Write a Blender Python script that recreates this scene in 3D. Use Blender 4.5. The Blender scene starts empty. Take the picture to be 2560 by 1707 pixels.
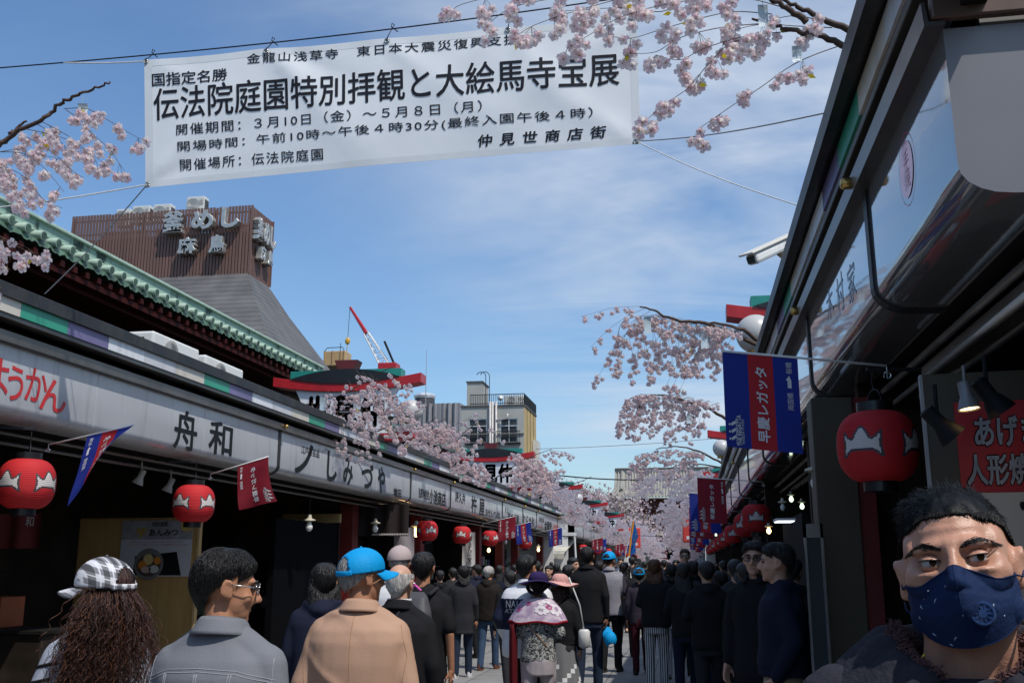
import bpy, bmesh, math, random
import numpy as np
from mathutils import Vector, Matrix, Euler, noise as mnoise
R = math.radians
SC = bpy.context.scene
COL = SC.collection
rnd = random.Random(7)

# ------------------------------------------------------------------ camera
F, CX, CY = 2494.7, 1280.0, 853.5          # focal length and centre in pixels of the 2560x1707 photograph
PITCH, YAW, EYE = 12.45, 10.03, 1.6
cam = bpy.data.cameras.new('camera'); camo = bpy.data.objects.new('camera', cam); COL.objects.link(camo)
cam.sensor_width = 36.0; cam.lens = 36.0 * F / 2560.0
cam.clip_start = 0.05; cam.clip_end = 3000
camo.location = (0, 0, EYE); camo.rotation_euler = (R(90 + PITCH), 0, R(YAW))
SC.camera = camo
SC.render.resolution_x, SC.render.resolution_y = 1024, 682

# ------------------------------------------------------------------ light
SUN = Vector((0.50, -0.39, 1.0)).normalized()      # towards the sun
elev = math.asin(SUN.z); azim = math.atan2(SUN.x, SUN.y)
W = bpy.data.worlds.new('World'); SC.world = W; W.use_nodes = True
nt = W.node_tree; nt.nodes.clear()
def wn(t, **k):
    n = nt.nodes.new(t)
    for a, b in k.items(): setattr(n, a, b)
    return n
wl = nt.links.new
sky = wn('ShaderNodeTexSky', sky_type='NISHITA', sun_disc=False, sun_elevation=elev, sun_rotation=azim,
         altitude=20, air_density=1.25, dust_density=0.5, ozone_density=2.2)
tc = wn('ShaderNodeTexCoord'); sep = wn('ShaderNodeSeparateXYZ'); wl(tc.outputs['Generated'], sep.inputs[0])
zz = wn('ShaderNodeMath', operation='MAXIMUM'); zz.inputs[1].default_value = 0.0; wl(sep.outputs['Z'], zz.inputs[0])
za = wn('ShaderNodeMath', operation='ADD'); za.inputs[1].default_value = 0.16; wl(zz.outputs[0], za.inputs[0])
dx = wn('ShaderNodeMath', operation='DIVIDE'); wl(sep.outputs['X'], dx.inputs[0]); wl(za.outputs[0], dx.inputs[1])
dy = wn('ShaderNodeMath', operation='DIVIDE'); wl(sep.outputs['Y'], dy.inputs[0]); wl(za.outputs[0], dy.inputs[1])
cmb = wn('ShaderNodeCombineXYZ'); wl(dx.outputs[0], cmb.inputs[0]); wl(dy.outputs[0], cmb.inputs[1])
def cloud(rot, sc, scale, detail, lo, hi, dist=0.3):
    mp = wn('ShaderNodeMapping'); mp.inputs['Rotation'].default_value = (0, 0, R(rot)); mp.inputs['Scale'].default_value = sc
    wl(cmb.outputs[0], mp.inputs[0])
    n = wn('ShaderNodeTexNoise'); n.inputs['Scale'].default_value = scale; n.inputs['Detail'].default_value = detail
    n.inputs['Roughness'].default_value = 0.62; n.inputs['Distortion'].default_value = dist; wl(mp.outputs[0], n.inputs['Vector'])
    r = wn('ShaderNodeMapRange', interpolation_type='SMOOTHSTEP'); r.inputs['From Min'].default_value = lo; r.inputs['From Max'].default_value = hi
    wl(n.outputs['Fac'], r.inputs['Value']); return r.outputs[0]
streak = cloud(-16, (0.6, 1.9, 1), 1.3, 9, 0.38, 0.74, .9)
veil = cloud(-10, (0.6, 1.0, 1), 0.85, 6, 0.38, 0.68, 0.5)
# the veil of cirrus is thicker over the right-hand (eastern) half of the street
side = wn('ShaderNodeMapRange', interpolation_type='SMOOTHSTEP'); side.inputs['From Min'].default_value = -0.80; side.inputs['From Max'].default_value = 0.0
side.inputs['To Min'].default_value = 0.07; side.inputs['To Max'].default_value = 1.0; wl(dx.outputs[0], side.inputs['Value'])
m1 = wn('ShaderNodeMath', operation='MULTIPLY'); wl(veil, m1.inputs[0]); wl(side.outputs[0], m1.inputs[1])
m2 = wn('ShaderNodeMath', operation='MULTIPLY'); wl(streak, m2.inputs[0]); wl(side.outputs[0], m2.inputs[1])
m3 = wn('ShaderNodeMath', operation='MULTIPLY_ADD'); m3.inputs[1].default_value = 1.0; wl(m1.outputs[0], m3.inputs[0])
m4 = wn('ShaderNodeMath', operation='MULTIPLY'); m4.inputs[1].default_value = 0.42; wl(m2.outputs[0], m4.inputs[0]); wl(m4.outputs[0], m3.inputs[2])
cm = wn('ShaderNodeMath', operation='MINIMUM'); cm.inputs[1].default_value = 0.85; wl(m3.outputs[0], cm.inputs[0])
mix = wn('ShaderNodeMix', data_type='RGBA'); mix.inputs[7].default_value = (5.4, 6.1, 7.1, 1)
wl(cm.outputs[0], mix.inputs[0]); 
tint = wn('ShaderNodeMix', data_type='RGBA', blend_type='MULTIPLY'); tint.inputs[0].default_value = 1.0
tint.inputs[7].default_value = (0.78, 0.99, 1.20, 1); wl(sky.outputs[0], tint.inputs[6]); wl(tint.outputs[2], mix.inputs[6])
bg = wn('ShaderNodeBackground'); bg.inputs['Strength'].default_value = 0.118
out = wn('ShaderNodeOutputWorld'); wl(mix.outputs[2], bg.inputs[0]); wl(bg.outputs[0], out.inputs[0])
sun = bpy.data.lights.new('sun', 'SUN'); suno = bpy.data.objects.new('sun', sun); COL.objects.link(suno)
sun.energy = 3.6; sun.angle = R(0.55); sun.color = (1.0, 0.955, 0.89)
suno.rotation_euler = SUN.to_track_quat('Z', 'Y').to_euler(); suno.location = (20, -20, 40)
SC.view_settings.view_transform = 'Standard'; SC.view_settings.look = 'None'
SC.view_settings.exposure = 0.0; SC.view_settings.gamma = 1.0
SC.cycles.use_denoising = True
SC.cycles.max_bounces = 6; SC.cycles.diffuse_bounces = 3; SC.cycles.glossy_bounces = 3; SC.cycles.transparent_max_bounces = 6
SC.cycles.sample_clamp_indirect = 4.0; SC.cycles.caustics_reflective = False; SC.cycles.caustics_refractive = False

# ------------------------------------------------------------------ pixel -> place (authoring help: every use names a real distance)
_rot = camo.rotation_euler.to_matrix()
def ray(px, py): return _rot @ Vector(((px - CX) / F, -(py - CY) / F, -1.0))
def atX(px, py, X): r = ray(px, py); return r * (X / r.x) + Vector((0, 0, EYE))
def atY(px, py, Y): r = ray(px, py); return r * (Y / r.y) + Vector((0, 0, EYE))

# ------------------------------------------------------------------ materials
MATS = {}
def mat(name, col, rough=0.6, metal=0.0, var=0.12, vs=6.0, bump=0.0, bs=40.0, spec=None, emit=None, es=0.0, trans=0.0, coat=0.0, stretch=None, sheen=0.0, vcol2=None, alpha=1.0):
    if name in MATS: return MATS[name]
    m = bpy.data.materials.new(name); m.use_nodes = True; t = m.node_tree; b = t.nodes['Principled BSDF']
    c = tuple(col) + (1,)
    if spec is None: spec = 0.16 if (max(col) < .06 and rough > .4) else 0.5
    b.inputs['Roughness'].default_value = rough; b.inputs['Metallic'].default_value = metal
    b.inputs['Specular IOR Level'].default_value = spec
    if coat: b.inputs['Coat Weight'].default_value = coat; b.inputs['Coat Roughness'].default_value = 0.06
    if sheen: b.inputs['Sheen Weight'].default_value = sheen
    if emit is not None: b.inputs['Emission Color'].default_value = tuple(emit) + (1,); b.inputs['Emission Strength'].default_value = es
    if alpha < 1: b.inputs['Alpha'].default_value = alpha
    co = t.nodes.new('ShaderNodeTexCoord'); vec = co.outputs['Object']
    if stretch:
        mp = t.nodes.new('ShaderNodeMapping'); mp.inputs['Scale'].default_value = stretch; t.links.new(vec, mp.inputs[0]); vec = mp.outputs[0]
    if var > 0:
        n = t.nodes.new('ShaderNodeTexNoise'); n.inputs['Scale'].default_value = vs; n.inputs['Detail'].default_value = 5; t.links.new(vec, n.inputs['Vector'])
        x = t.nodes.new('ShaderNodeMix'); x.data_type = 'RGBA'
        c2 = vcol2 if vcol2 else [min(1, v * (1 + var)) for v in col]; c1 = col if vcol2 else [v * (1 - var) for v in col]
        x.inputs[6].default_value = tuple(c1) + (1,); x.inputs[7].default_value = tuple(c2) + (1,)
        rr = t.nodes.new('ShaderNodeMapRange'); rr.inputs['From Min'].default_value = 0.3; rr.inputs['From Max'].default_value = 0.7
        t.links.new(n.outputs['Fac'], rr.inputs['Value']); t.links.new(rr.outputs[0], x.inputs[0]); t.links.new(x.outputs[2], b.inputs['Base Color'])
        r2 = t.nodes.new('ShaderNodeMapRange'); r2.inputs['To Min'].default_value = max(0.02, rough * 0.85); r2.inputs['To Max'].default_value = min(1, rough * 1.15)
        t.links.new(n.outputs['Fac'], r2.inputs['Value']); t.links.new(r2.outputs[0], b.inputs['Roughness'])
    else: b.inputs['Base Color'].default_value = c
    if bump > 0:
        n2 = t.nodes.new('ShaderNodeTexNoise'); n2.inputs['Scale'].default_value = bs; n2.inputs['Detail'].default_value = 4; t.links.new(vec, n2.inputs['Vector'])
        bp = t.nodes.new('ShaderNodeBump'); bp.inputs['Strength'].default_value = bump; bp.inputs['Distance'].default_value = 0.02
        t.links.new(n2.outputs['Fac'], bp.inputs['Height']); t.links.new(bp.outputs[0], b.inputs['Normal'])
    if trans > 0:                                             # thin cloth or petal: part of the light passes through
        tr = t.nodes.new('ShaderNodeBsdfTranslucent'); tr.inputs['Color'].default_value = c
        ms = t.nodes.new('ShaderNodeMixShader'); ms.inputs[0].default_value = trans
        t.links.new(b.outputs[0], ms.inputs[1]); t.links.new(tr.outputs[0], ms.inputs[2]); t.links.new(ms.outputs[0], t.nodes['Material Output'].inputs[0])
    MATS[name] = m; return m

# a bare side scene where single meshes are evaluated (removed at the end)
WS = bpy.data.scenes.new('workbench')
def evaluated_mesh(o):
    WS.collection.objects.link(o)
    with bpy.context.temp_override(scene=WS, view_layer=WS.view_layers[0]):
        WS.view_layers[0].update(); dg = bpy.context.evaluated_depsgraph_get()
        me = bpy.data.meshes.new_from_object(o.evaluated_get(dg), depsgraph=dg)
    WS.collection.objects.unlink(o); return me
# ------------------------------------------------------------------ mesh helpers
class MB:
    """collects geometry that becomes ONE mesh object"""
    def __init__(s): s.v = []; s.f = []; s.m = []
    def add(s, vs, fs, mi=0):
        o = len(s.v); s.v.extend([tuple(v) for v in vs]); s.f.extend([tuple(i + o for i in f) for f in fs]); s.m.extend([mi] * len(fs)); return s
    def box(s, a, b, mi=0):
        (x0, y0, z0), (x1, y1, z1) = a, b
        return s.add([(x0,y0,z0),(x1,y0,z0),(x1,y1,z0),(x0,y1,z0),(x0,y0,z1),(x1,y0,z1),(x1,y1,z1),(x0,y1,z1)],
                     [(0,3,2,1),(4,5,6,7),(0,1,5,4),(1,2,6,5),(2,3,7,6),(3,0,4,7)], mi)
    def obox(s, c, size, rot=None, mi=0):
        hx, hy, hz = [q / 2 for q in size]; c = Vector(c); M = rot if rot else Matrix.Identity(3)
        vs = [c + M @ Vector(p) for p in [(-hx,-hy,-hz),(hx,-hy,-hz),(hx,hy,-hz),(-hx,hy,-hz),(-hx,-hy,hz),(hx,-hy,hz),(hx,hy,hz),(-hx,hy,hz)]]
        return s.add(vs, [(0,3,2,1),(4,5,6,7),(0,1,5,4),(1,2,6,5),(2,3,7,6),(3,0,4,7)], mi)
    def quad(s, a, b, c, d, mi=0): return s.add([a, b, c, d], [(0,1,2,3)], mi)
    def tube(s, pts, rad, n=6, mi=0, cap=True):
        pts = [Vector(p) for p in pts]; k = len(pts); rr = rad if isinstance(rad, (list, tuple)) else [rad] * k
        vs = []; up = Vector((0.123, 0.31, 0.94))
        for i, p in enumerate(pts):
            d = (pts[min(i+1,k-1)] - pts[max(i-1,0)])
            d = d.normalized() if d.length > 1e-9 else Vector((0,0,1))
            a = d.cross(up)
            if a.length < 0.05: a = d.cross(Vector((1,0,0)))
            a.normalize(); b = d.cross(a)
            for j in range(n):
                t = 2*math.pi*j/n; vs.append(p + (a*math.cos(t) + b*math.sin(t))*rr[i])
        fs = [(i*n+j, i*n+(j+1)%n, (i+1)*n+(j+1)%n, (i+1)*n+j) for i in range(k-1) for j in range(n)]
        if cap and n > 2: fs += [tuple(range(n))[::-1], tuple((k-1)*n+j for j in range(n))]
        return s.add(vs, fs, mi)
    def lathe(s, prof, c=(0,0,0), n=24, mi=0, rot=None, cap=True, arc=None):
        c = Vector(c); M = rot if rot else Matrix.Identity(3); vs = []; k = len(prof)
        for r, z in prof:
            for j in range(n):
                t = 2*math.pi*j/n; vs.append(c + M @ Vector((r*math.cos(t), r*math.sin(t), z)))
        fs = [(i*n+j, i*n+(j+1)%n, (i+1)*n+(j+1)%n, (i+1)*n+j) for i in range(k-1) for j in range(n)]
        if cap: fs += [tuple(range(n))[::-1], tuple((k-1)*n+j for j in range(n))]
        return s.add(vs, fs, mi)
    def sph(s, c, r, nu=16, nv=10, mi=0, rot=None):
        c = Vector(c); r = r if isinstance(r, (tuple, list)) else (r, r, r); M = rot if rot else Matrix.Identity(3)
        vs = [c + M @ Vector((0,0,-r[2]))]
        for i in range(1, nv):
            p = -math.pi/2 + math.pi*i/nv
            for j in range(nu):
                t = 2*math.pi*j/nu; vs.append(c + M @ Vector((r[0]*math.cos(p)*math.cos(t), r[1]*math.cos(p)*math.sin(t), r[2]*math.sin(p))))
        vs.append(c + M @ Vector((0,0,r[2]))); L = len(vs)-1
        fs = [(0, 1+(j+1)%nu, 1+j) for j in range(nu)]
        fs += [(1+i*nu+j, 1+i*nu+(j+1)%nu, 1+(i+1)*nu+(j+1)%nu, 1+(i+1)*nu+j) for i in range(nv-2) for j in range(nu)]
        fs += [(1+(nv-2)*nu+j, 1+(nv-2)*nu+(j+1)%nu, L) for j in range(nu)]
        return s.add(vs, fs, mi)
    def prism_y(s, prof, y0, y1, mi=0, closed=True):          # profile of (x, z) run along y
        k = len(prof); vs = [(x, y0, z) for x, z in prof] + [(x, y1, z) for x, z in prof]
        fs = [(i, (i+1)%k, k+(i+1)%k, k+i) for i in range(k if closed else k-1)]
        if closed: fs += [tuple(range(k))[::-1], tuple(range(k, 2*k))]
        return s.add(vs, fs, mi)
    def grid(s, fn, nu, nv, mi=0, mfn=None):
        vs = [fn(i/nu, j/nv) for j in range(nv+1) for i in range(nu+1)]
        fs = [(j*(nu+1)+i, j*(nu+1)+i+1, (j+1)*(nu+1)+i+1, (j+1)*(nu+1)+i) for j in range(nv) for i in range(nu)]
        s.add(vs, fs, mi)
        if mfn:
            n = nu*nv
            for q in range(n): s.m[len(s.m)-n+q] = mfn((q % nu + .5)/nu, (q//nu + .5)/nv)
        return s
    def obj(s, name, mats, parent=None, smooth=False, bevel=0.0, solid=0.0, normals=True, angle=None):
        me = bpy.data.meshes.new(name); me.from_pydata(s.v, [], s.f)
        for m in (mats if isinstance(mats, (list, tuple)) else [mats]): me.materials.append(m)
        me.polygons.foreach_set('material_index', s.m)
        if normals:
            bm = bmesh.new(); bm.from_mesh(me); bmesh.ops.recalc_face_normals(bm, faces=bm.faces); bm.to_mesh(me); bm.free()
        if smooth: me.polygons.foreach_set('use_smooth', [True]*len(me.polygons))
        me.update()
        o = bpy.data.objects.new(name, me); COL.objects.link(o)
        if parent: o.parent = parent
        if solid: md = o.modifiers.new('thick', 'SOLIDIFY'); md.thickness = solid; md.offset = 0
        if bevel: md = o.modifiers.new('bevel', 'BEVEL'); md.width = bevel; md.segments = 2; md.limit_method = 'ANGLE'; md.angle_limit = R(40)
        if angle and smooth: me.set_sharp_from_angle(angle=R(angle))
        return o

def thing(name, label, cat, loc=(0,0,0), rz=0.0, group=None):
    o = bpy.data.objects.new(name, None); COL.objects.link(o); o.empty_display_size = 0.1
    o.location = loc; o.rotation_euler = (0, 0, rz); return tag(o, label, cat, group)
def tag(o, label, cat, group=None, kind=None):
    o['label'] = label; o['category'] = cat
    if group: o['group'] = group
    if kind: o['kind'] = kind
    return o
def struct(o, kind='structure'): o['kind'] = kind; return o
def dup(root, loc=None, rz=None, label=None, group=None, scale=None):
    r = root.copy(); COL.objects.link(r)
    if loc is not None: r.location = loc
    if rz is not None: r.rotation_euler = (0, 0, rz)
    if scale is not None: r.scale = (scale,)*3
    if label: r['label'] = label
    if group: r['group'] = group
    for ch in list(root.children):
        c = ch.copy(); COL.objects.link(c); c.parent = r
        for g in list(ch.children):
            d = g.copy(); COL.objects.link(d); d.parent = c
    return r

# lettering: the writing of the place as flat meshes
_tx = {}
def text_mesh(body, bold=0.0, extrude=0.0, res=3, spacing=1.0, bev=0.0, shear=0.0, dense=0.0, off=0.0):
    key = (body, bold, extrude, res, spacing, bev, shear, dense, off)
    if key in _tx: return _tx[key]
    c = bpy.data.curves.new('lettering', 'FONT'); c.body = body; c.offset = off; c.extrude = extrude; c.resolution_u = res
    c.space_character = spacing; c.align_x = 'CENTER'; c.align_y = 'CENTER'; c.bevel_depth = bev; c.shear = shear; c.space_line = 0.82
    o = bpy.data.objects.new('lettering', c); me = evaluated_mesh(o)
    if dense:
        bm = bmesh.new(); bm.from_mesh(me); bmesh.ops.triangulate(bm, faces=bm.faces)
        for k in range(4):
            ed = [e for e in bm.edges if e.calc_length() > dense]
            if not ed: break
            bmesh.ops.subdivide_edges(bm, edges=ed, cuts=1, use_grid_fill=False); bmesh.ops.triangulate(bm, faces=[f for f in bm.faces if len(f.verts) > 3])
        bm.to_mesh(me); bm.free()
    vs = np.array([v.co[:] for v in me.vertices]) if len(me.vertices) else np.zeros((0, 3)); fs = [tuple(p.vertices) for p in me.polygons]
    bpy.data.objects.remove(o); bpy.data.curves.remove(c); bpy.data.meshes.remove(me)
    if len(vs):
        if bold:                                     # heavier strokes: the glyph laid down a few times, each layer a hair above the last
            n = len(vs); k = 6; V = []; Fs = []
            for i in range(k):
                a = 2*math.pi*i/k; V.append(vs + np.array([math.cos(a)*bold, math.sin(a)*bold*1.0, i*.0004])); Fs += [tuple(q+i*n for q in f) for f in fs]
            vs = np.concatenate(V); fs = Fs
        lo, hi = vs.min(0), vs.max(0); vs[:, :2] = (vs[:, :2] - (lo[:2]+hi[:2])/2) / np.maximum(hi[:2]-lo[:2], 1e-6)
    _tx[key] = (vs, fs); return vs, fs
def letter(mb, body, fn, u0, v0, u1, v1, mi=0, bold=0.0, extrude=0.0, rot=0, **k):
    """fits the writing into the rectangle u0..u1, v0..v1 (u right, v up) of a surface fn(u, v, lift) -> point"""
    vs, fs = text_mesh(body, bold, extrude, **k); cu, cv, w, h = (u0+u1)/2, (v0+v1)/2, u1-u0, v1-v0
    mb.add([fn(cu + x*w, cv + y*h, z) for x, y, z in vs], fs, mi)
# ------------------------------------------------------------------ the shared materials
M_par = mat('dark_grey_metal', (0.040, 0.041, 0.044), 0.45, 0.3, 0.25, 3)
M_lip = mat('weathered_steel', (0.10, 0.095, 0.09), 0.42, 0.5, 0.3, 2.5)
M_gut = mat('brushed_gutter_steel', (0.15, 0.14, 0.13), 0.34, 0.6, 0.3, 2.0)
M_dark = mat('near_black_wood', (0.012, 0.011, 0.010), 0.75, 0, 0.4, 3)  # near-black brown, varied a little at random
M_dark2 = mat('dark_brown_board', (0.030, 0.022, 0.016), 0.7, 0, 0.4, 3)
M_red = mat('red_lacquer', (0.42, 0.012, 0.018), 0.4, 0, 0.15, 4)
M_dred = mat('dark_red_paint', (0.14, 0.010, 0.008), 0.6, 0, 0.3, 3)
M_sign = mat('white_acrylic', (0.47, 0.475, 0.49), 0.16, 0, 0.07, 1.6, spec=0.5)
M_signr = mat('white_acrylic_painted_shade', (0.15, 0.155, 0.165), 0.05, 0, 0.05, 1.6, spec=1.0, coat=1.0, bump=0.07, bs=4.5)  # same white acrylic, with the right row's shade put into its base colour
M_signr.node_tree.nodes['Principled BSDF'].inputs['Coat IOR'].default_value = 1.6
M_ink = mat('black_ink', (0.012, 0.012, 0.013), 0.5, 0, 0.1, 8)
M_redink = mat('red_ink', (0.55, 0.02, 0.02), 0.45, 0, 0.1, 8)
M_brass = mat('brass', (0.55, 0.36, 0.12), 0.3, 0.9, 0.2, 8)
M_white = mat('white_paint', (0.74, 0.74, 0.72), 0.45, 0, 0.08, 3)
M_grey = mat('grey_paint', (0.30, 0.30, 0.30), 0.5, 0, 0.12, 3)
M_black = mat('black_lacquer', (0.012, 0.012, 0.014), 0.35, 0, 0.2, 5)
M_teal = mat('teal_paint', (0.015, 0.24, 0.20), 0.45, 0, 0.12, 4)
M_tile = [mat('green_band_tile', (0.03, 0.30, 0.19), 0.4, 0, 0.1, 3), mat('purple_band_tile', (0.16, 0.135, 0.27), 0.4, 0, 0.18, 2),
          mat('white_band_tile', (0.74, 0.75, 0.77), 0.4, 0, 0.05, 3), mat('pale_grey_band_tile', (0.58, 0.58, 0.60), 0.4, 0, 0.05, 3),
          mat('cream_band_tile', (0.60, 0.55, 0.47), 0.4, 0, 0.06, 3)]
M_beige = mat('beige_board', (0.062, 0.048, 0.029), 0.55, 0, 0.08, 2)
M_tan = mat('tan_wood_panel', (0.52, 0.32, 0.12), 0.5, 0, 0.12, 1.5, stretch=(8, 8, 1))
M_bulb = mat('bulb_glass_lit', (1, 0.85, 0.6), 0.2, 0, 0, emit=(1, 0.62, 0.25), es=7)
M_bulboff = mat('bulb_glass', (0.75, 0.75, 0.72), 0.05, 0, 0.03, 5, spec=1.0)
M_tube = mat('lit_tube', (1, 1, 1), 0.3, 0, 0, emit=(0.8, 0.9, 1), es=2.2)

def grime(m, sc, lo, hi, amt, stretch):
    t = m.node_tree; b = t.nodes['Principled BSDF']; co = t.nodes.new('ShaderNodeTexCoord'); mp = t.nodes.new('ShaderNodeMapping'); mp.inputs['Scale'].default_value = stretch; n = t.nodes.new('ShaderNodeTexNoise'); n.inputs['Scale'].default_value = sc; n.inputs['Detail'].default_value = 8; n.inputs['Roughness'].default_value = .65
    t.links.new(co.outputs['Object'], mp.inputs[0]); t.links.new(mp.outputs[0], n.inputs['Vector']); r = t.nodes.new('ShaderNodeMapRange'); r.inputs['From Min'].default_value = lo; r.inputs['From Max'].default_value = hi; r.inputs['To Max'].default_value = amt; t.links.new(n.outputs['Fac'], r.inputs[0])
    old = b.inputs['Base Color'].links[0].from_socket; x = t.nodes.new('ShaderNodeMix'); x.data_type = 'RGBA'; x.inputs[7].default_value = (.10, .09, .075, 1); t.links.new(r.outputs[0], x.inputs[0]); t.links.new(old, x.inputs[6]); t.links.new(x.outputs[2], b.inputs['Base Color'])
for m_ in (M_sign, M_tile[2], M_tile[3], M_tile[4], M_white): grime(m_, 2.2, .52, .80, .40, (3, 3, .35))
for m_ in (M_gut, M_lip, M_par): grime(m_, 3.0, .5, .75, .6, (1.5, 1.5, .6))
# paving: stone slabs
pv = mat('paving_stone', (0.20, 0.195, 0.185), 0.75, 0, 0.25, 1.2)
t = pv.node_tree; b = t.nodes['Principled BSDF']
co = t.nodes.new('ShaderNodeTexCoord'); br = t.nodes.new('ShaderNodeTexBrick'); br.inputs['Scale'].default_value = 1.0
mp = t.nodes.new('ShaderNodeMapping'); mp.inputs['Rotation'].default_value = (0, 0, R(90)); t.links.new(co.outputs['Object'], mp.inputs[0]); t.links.new(mp.outputs[0], br.inputs['Vector'])
br.inputs['Color1'].default_value = (0.27, 0.262, 0.25, 1); br.inputs['Color2'].default_value = (0.20, 0.196, 0.19, 1); br.inputs['Mortar'].default_value = (0.07, 0.068, 0.065, 1)
br.inputs['Mortar Size'].default_value = 0.008; br.inputs['Brick Width'].default_value = 0.95; br.inputs['Row Height'].default_value = 0.62
old = b.inputs['Base Color'].links[0].from_socket
mx = t.nodes.new('ShaderNodeMix'); mx.data_type = 'RGBA'; mx.blend_type = 'MULTIPLY'; mx.inputs[0].default_value = 1.0
n = t.nodes.new('ShaderNodeTexNoise'); n.inputs['Scale'].default_value = 3; n.inputs['Detail'].default_value = 8; t.links.new(co.outputs['Object'], n.inputs['Vector'])
rm = t.nodes.new('ShaderNodeMapRange'); rm.inputs['To Min'].default_value = 0.65; rm.inputs['To Max'].default_value = 1.3; t.links.new(n.outputs['Fac'], rm.inputs[0])
t.links.new(br.outputs['Color'], mx.inputs[6]); t.links.new(rm.outputs[0], mx.inputs[7]); t.links.new(mx.outputs[2], b.inputs['Base Color'])
struct(MB().quad((-5.9, -40, 0.004), (1.3, -40, 0.004), (1.3, 200, 0.004), (-5.9, 200, 0.004)).obj('pavement', pv))
M_asph = mat('ground_asphalt', (0.055, 0.055, 0.055), 0.85, 0, 0.3, 0.8)
struct(MB().quad((-900, -300, 0), (900, -300, 0), (900, 1800, 0), (-900, 1800, 0)).obj('ground', M_asph))

# ------------------------------------------------------------------ the rows of shops
SIGN_PROF = [(0.172, 3.347), (0.175, 2.86)] + [(0.175 + 0.165*(1-math.cos(a)), 2.86 - 0.105*math.sin(a)) for a in [0.3, 0.6, 0.9, 1.2, 1.5708]] + [(0.48, 2.752)]
def shop_row(label, side, Xp, Y0, Y1, brackets, ub, tile0, signs_from=None, deep=3.3, letters=(), signmat=None, simple=False):
    X = lambda u: Xp + side*u
    root = thing('shop_building', label, 'shop building')
    P = lambda prof, y0, y1, mb=None, mi=0, closed=True: (mb or MB()).prism_y([(X(u), z) for u, z in prof], y0, y1, mi, closed)
    P([(0, 3.67), (0, 3.775), (0.02, 3.785), (0.10, 3.785), (0.10, 3.70), (0.05, 3.67)], Y0, Y1).obj('parapet', M_par, root)
    P([(0.10, 3.775), (0.10, 3.70), (deep, 3.70), (deep, 3.775)], (Y0+.01 if signs_from is None else signs_from-.02), Y1-.01).obj('roof', M_par, root)
    mb = MB(); y = tile0; k = 0
    while y > Y0: y -= 0.637; k -= 1
    while y < Y1:
        a, c = max(y, Y0), min(y+0.637, Y1)
        if c > a: mb.box((min(X(ub), X(ub+.03)), a+.0015, 3.55), (max(X(ub), X(ub+.03)), c-.0015, 3.675), k % 5)
        y += 0.637; k += 1
    mb.obj('colour_band', M_tile, root)
    P([(ub+.012, 3.505), (ub+.012, 3.550), (ub+.10, 3.56), (0.22, 3.56), (0.22, 3.505)], Y0, Y1).obj('lip', M_lip, root, bevel=0.006)
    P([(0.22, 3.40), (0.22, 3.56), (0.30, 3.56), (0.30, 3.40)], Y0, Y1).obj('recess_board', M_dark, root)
    P([(0.105, 3.345), (0.10, 3.43), (0.112, 3.432), (0.12, 3.36), (0.172, 3.36), (0.172, 3.345)], Y0 if signs_from is None else signs_from-.03, Y1).obj('gutter', M_gut, root)
    ys = [Y0 if signs_from is None else signs_from] + [b for b in brackets] + [Y1]
    for i in range(len(ys)-1):
        a, c = ys[i]+.004, ys[i+1]-.004
        s = MB(); prof = [(X(u), z) for u, z in SIGN_PROF]
        s.prism_y(prof, a, c, 0, closed=False)
        if i == 0 and signs_from is not None or i == len(ys)-2:           # end caps of the light box
            yy = a if i == 0 and signs_from is not None else c
            for ye in ([a] if (i == 0 and signs_from is not None) else []) + ([c] if i == len(ys)-2 else []):
                s.add([(x, ye, z) for x, z in prof] + [(X(1.25), ye, 2.752), (X(1.25), ye, 3.347)], [tuple(range(len(prof)+2))], 1)
        sg = s.obj('sign_panel', [signmat or M_sign, mat('grey_end_panel', (.22,.215,.23), .35, 0, .06, 2)], root, smooth=True, angle=45)
        ns = int((c-a)/2.15)
        if ns > 1 and Y0 < 40:
            sm = MB()
            for q in range(1, ns): yq = a+(c-a)*q/ns; sm.tube([(X(u)-side*.0015, yq, z) for u, z in SIGN_PROF[:-1]], .0028, 4)
            sm.obj('panel_joint', mat('panel_joint', (.50,.50,.52), .5, 0, .2, 5), root)
        fn = lambda u, v, l, X=X: (X(0.175) - side*(0.004 + l), -side*u, v)         # u runs to the reader's right
        for (yy0, yy1, z0, z1, body, m, bold, kw) in letters:
            if a <= (yy0+yy1)/2 < c:
                lm = MB(); u0, u1 = sorted((-side*yy0, -side*yy1)); letter(lm, body, fn, u0, z0, u1, z1, 0, bold, **kw); lm.obj('lettering', m, sg, normals=False)
    for b in brackets:
        s = MB(); pr = SIGN_PROF
        q = [(u-.012, z) for u, z in pr[:2]] + [(u-.012*math.cos(i*.31), z-.012*math.sin(i*.31)) for i, (u, z) in enumerate(pr[2:])]
        s.prism_y([(X(u), z) for u, z in q] + [(X(u+.03), z+.01) for u, z in pr[::-1]], b-.04, b+.04)
        s.obj('bracket', M_par, root)
        s = MB(); s.lathe([(.018, -.03), (.03, -.02), (.03, .02), (.018, .03)], (X(0.085), b, 3.40), 10, rot=Matrix.Rotation(R(90), 3, 'Y')); s.obj('brass_clip', M_brass, root, smooth=True)
    # under the eaves
    ya = Y0 if signs_from is None else signs_from+.02
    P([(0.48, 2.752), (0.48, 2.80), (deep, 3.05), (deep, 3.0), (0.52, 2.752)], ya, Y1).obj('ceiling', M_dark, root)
    s = MB()
    for u, z, r in ((0.56, 2.70, .022), (0.62, 2.62, .018), (0.80, 2.66, .03)): s.tube([(X(u), ya, z), (X(u), Y1, z)], r, 8)
    s.obj('pipe_rail', M_gut, root, smooth=True)
    s = MB(); s.box((min(X(deep), X(deep+.1)), ya, 0), (max(X(deep), X(deep+.1)), Y1, 3.7)); s.obj('back_wall', M_dark2, root)
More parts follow.
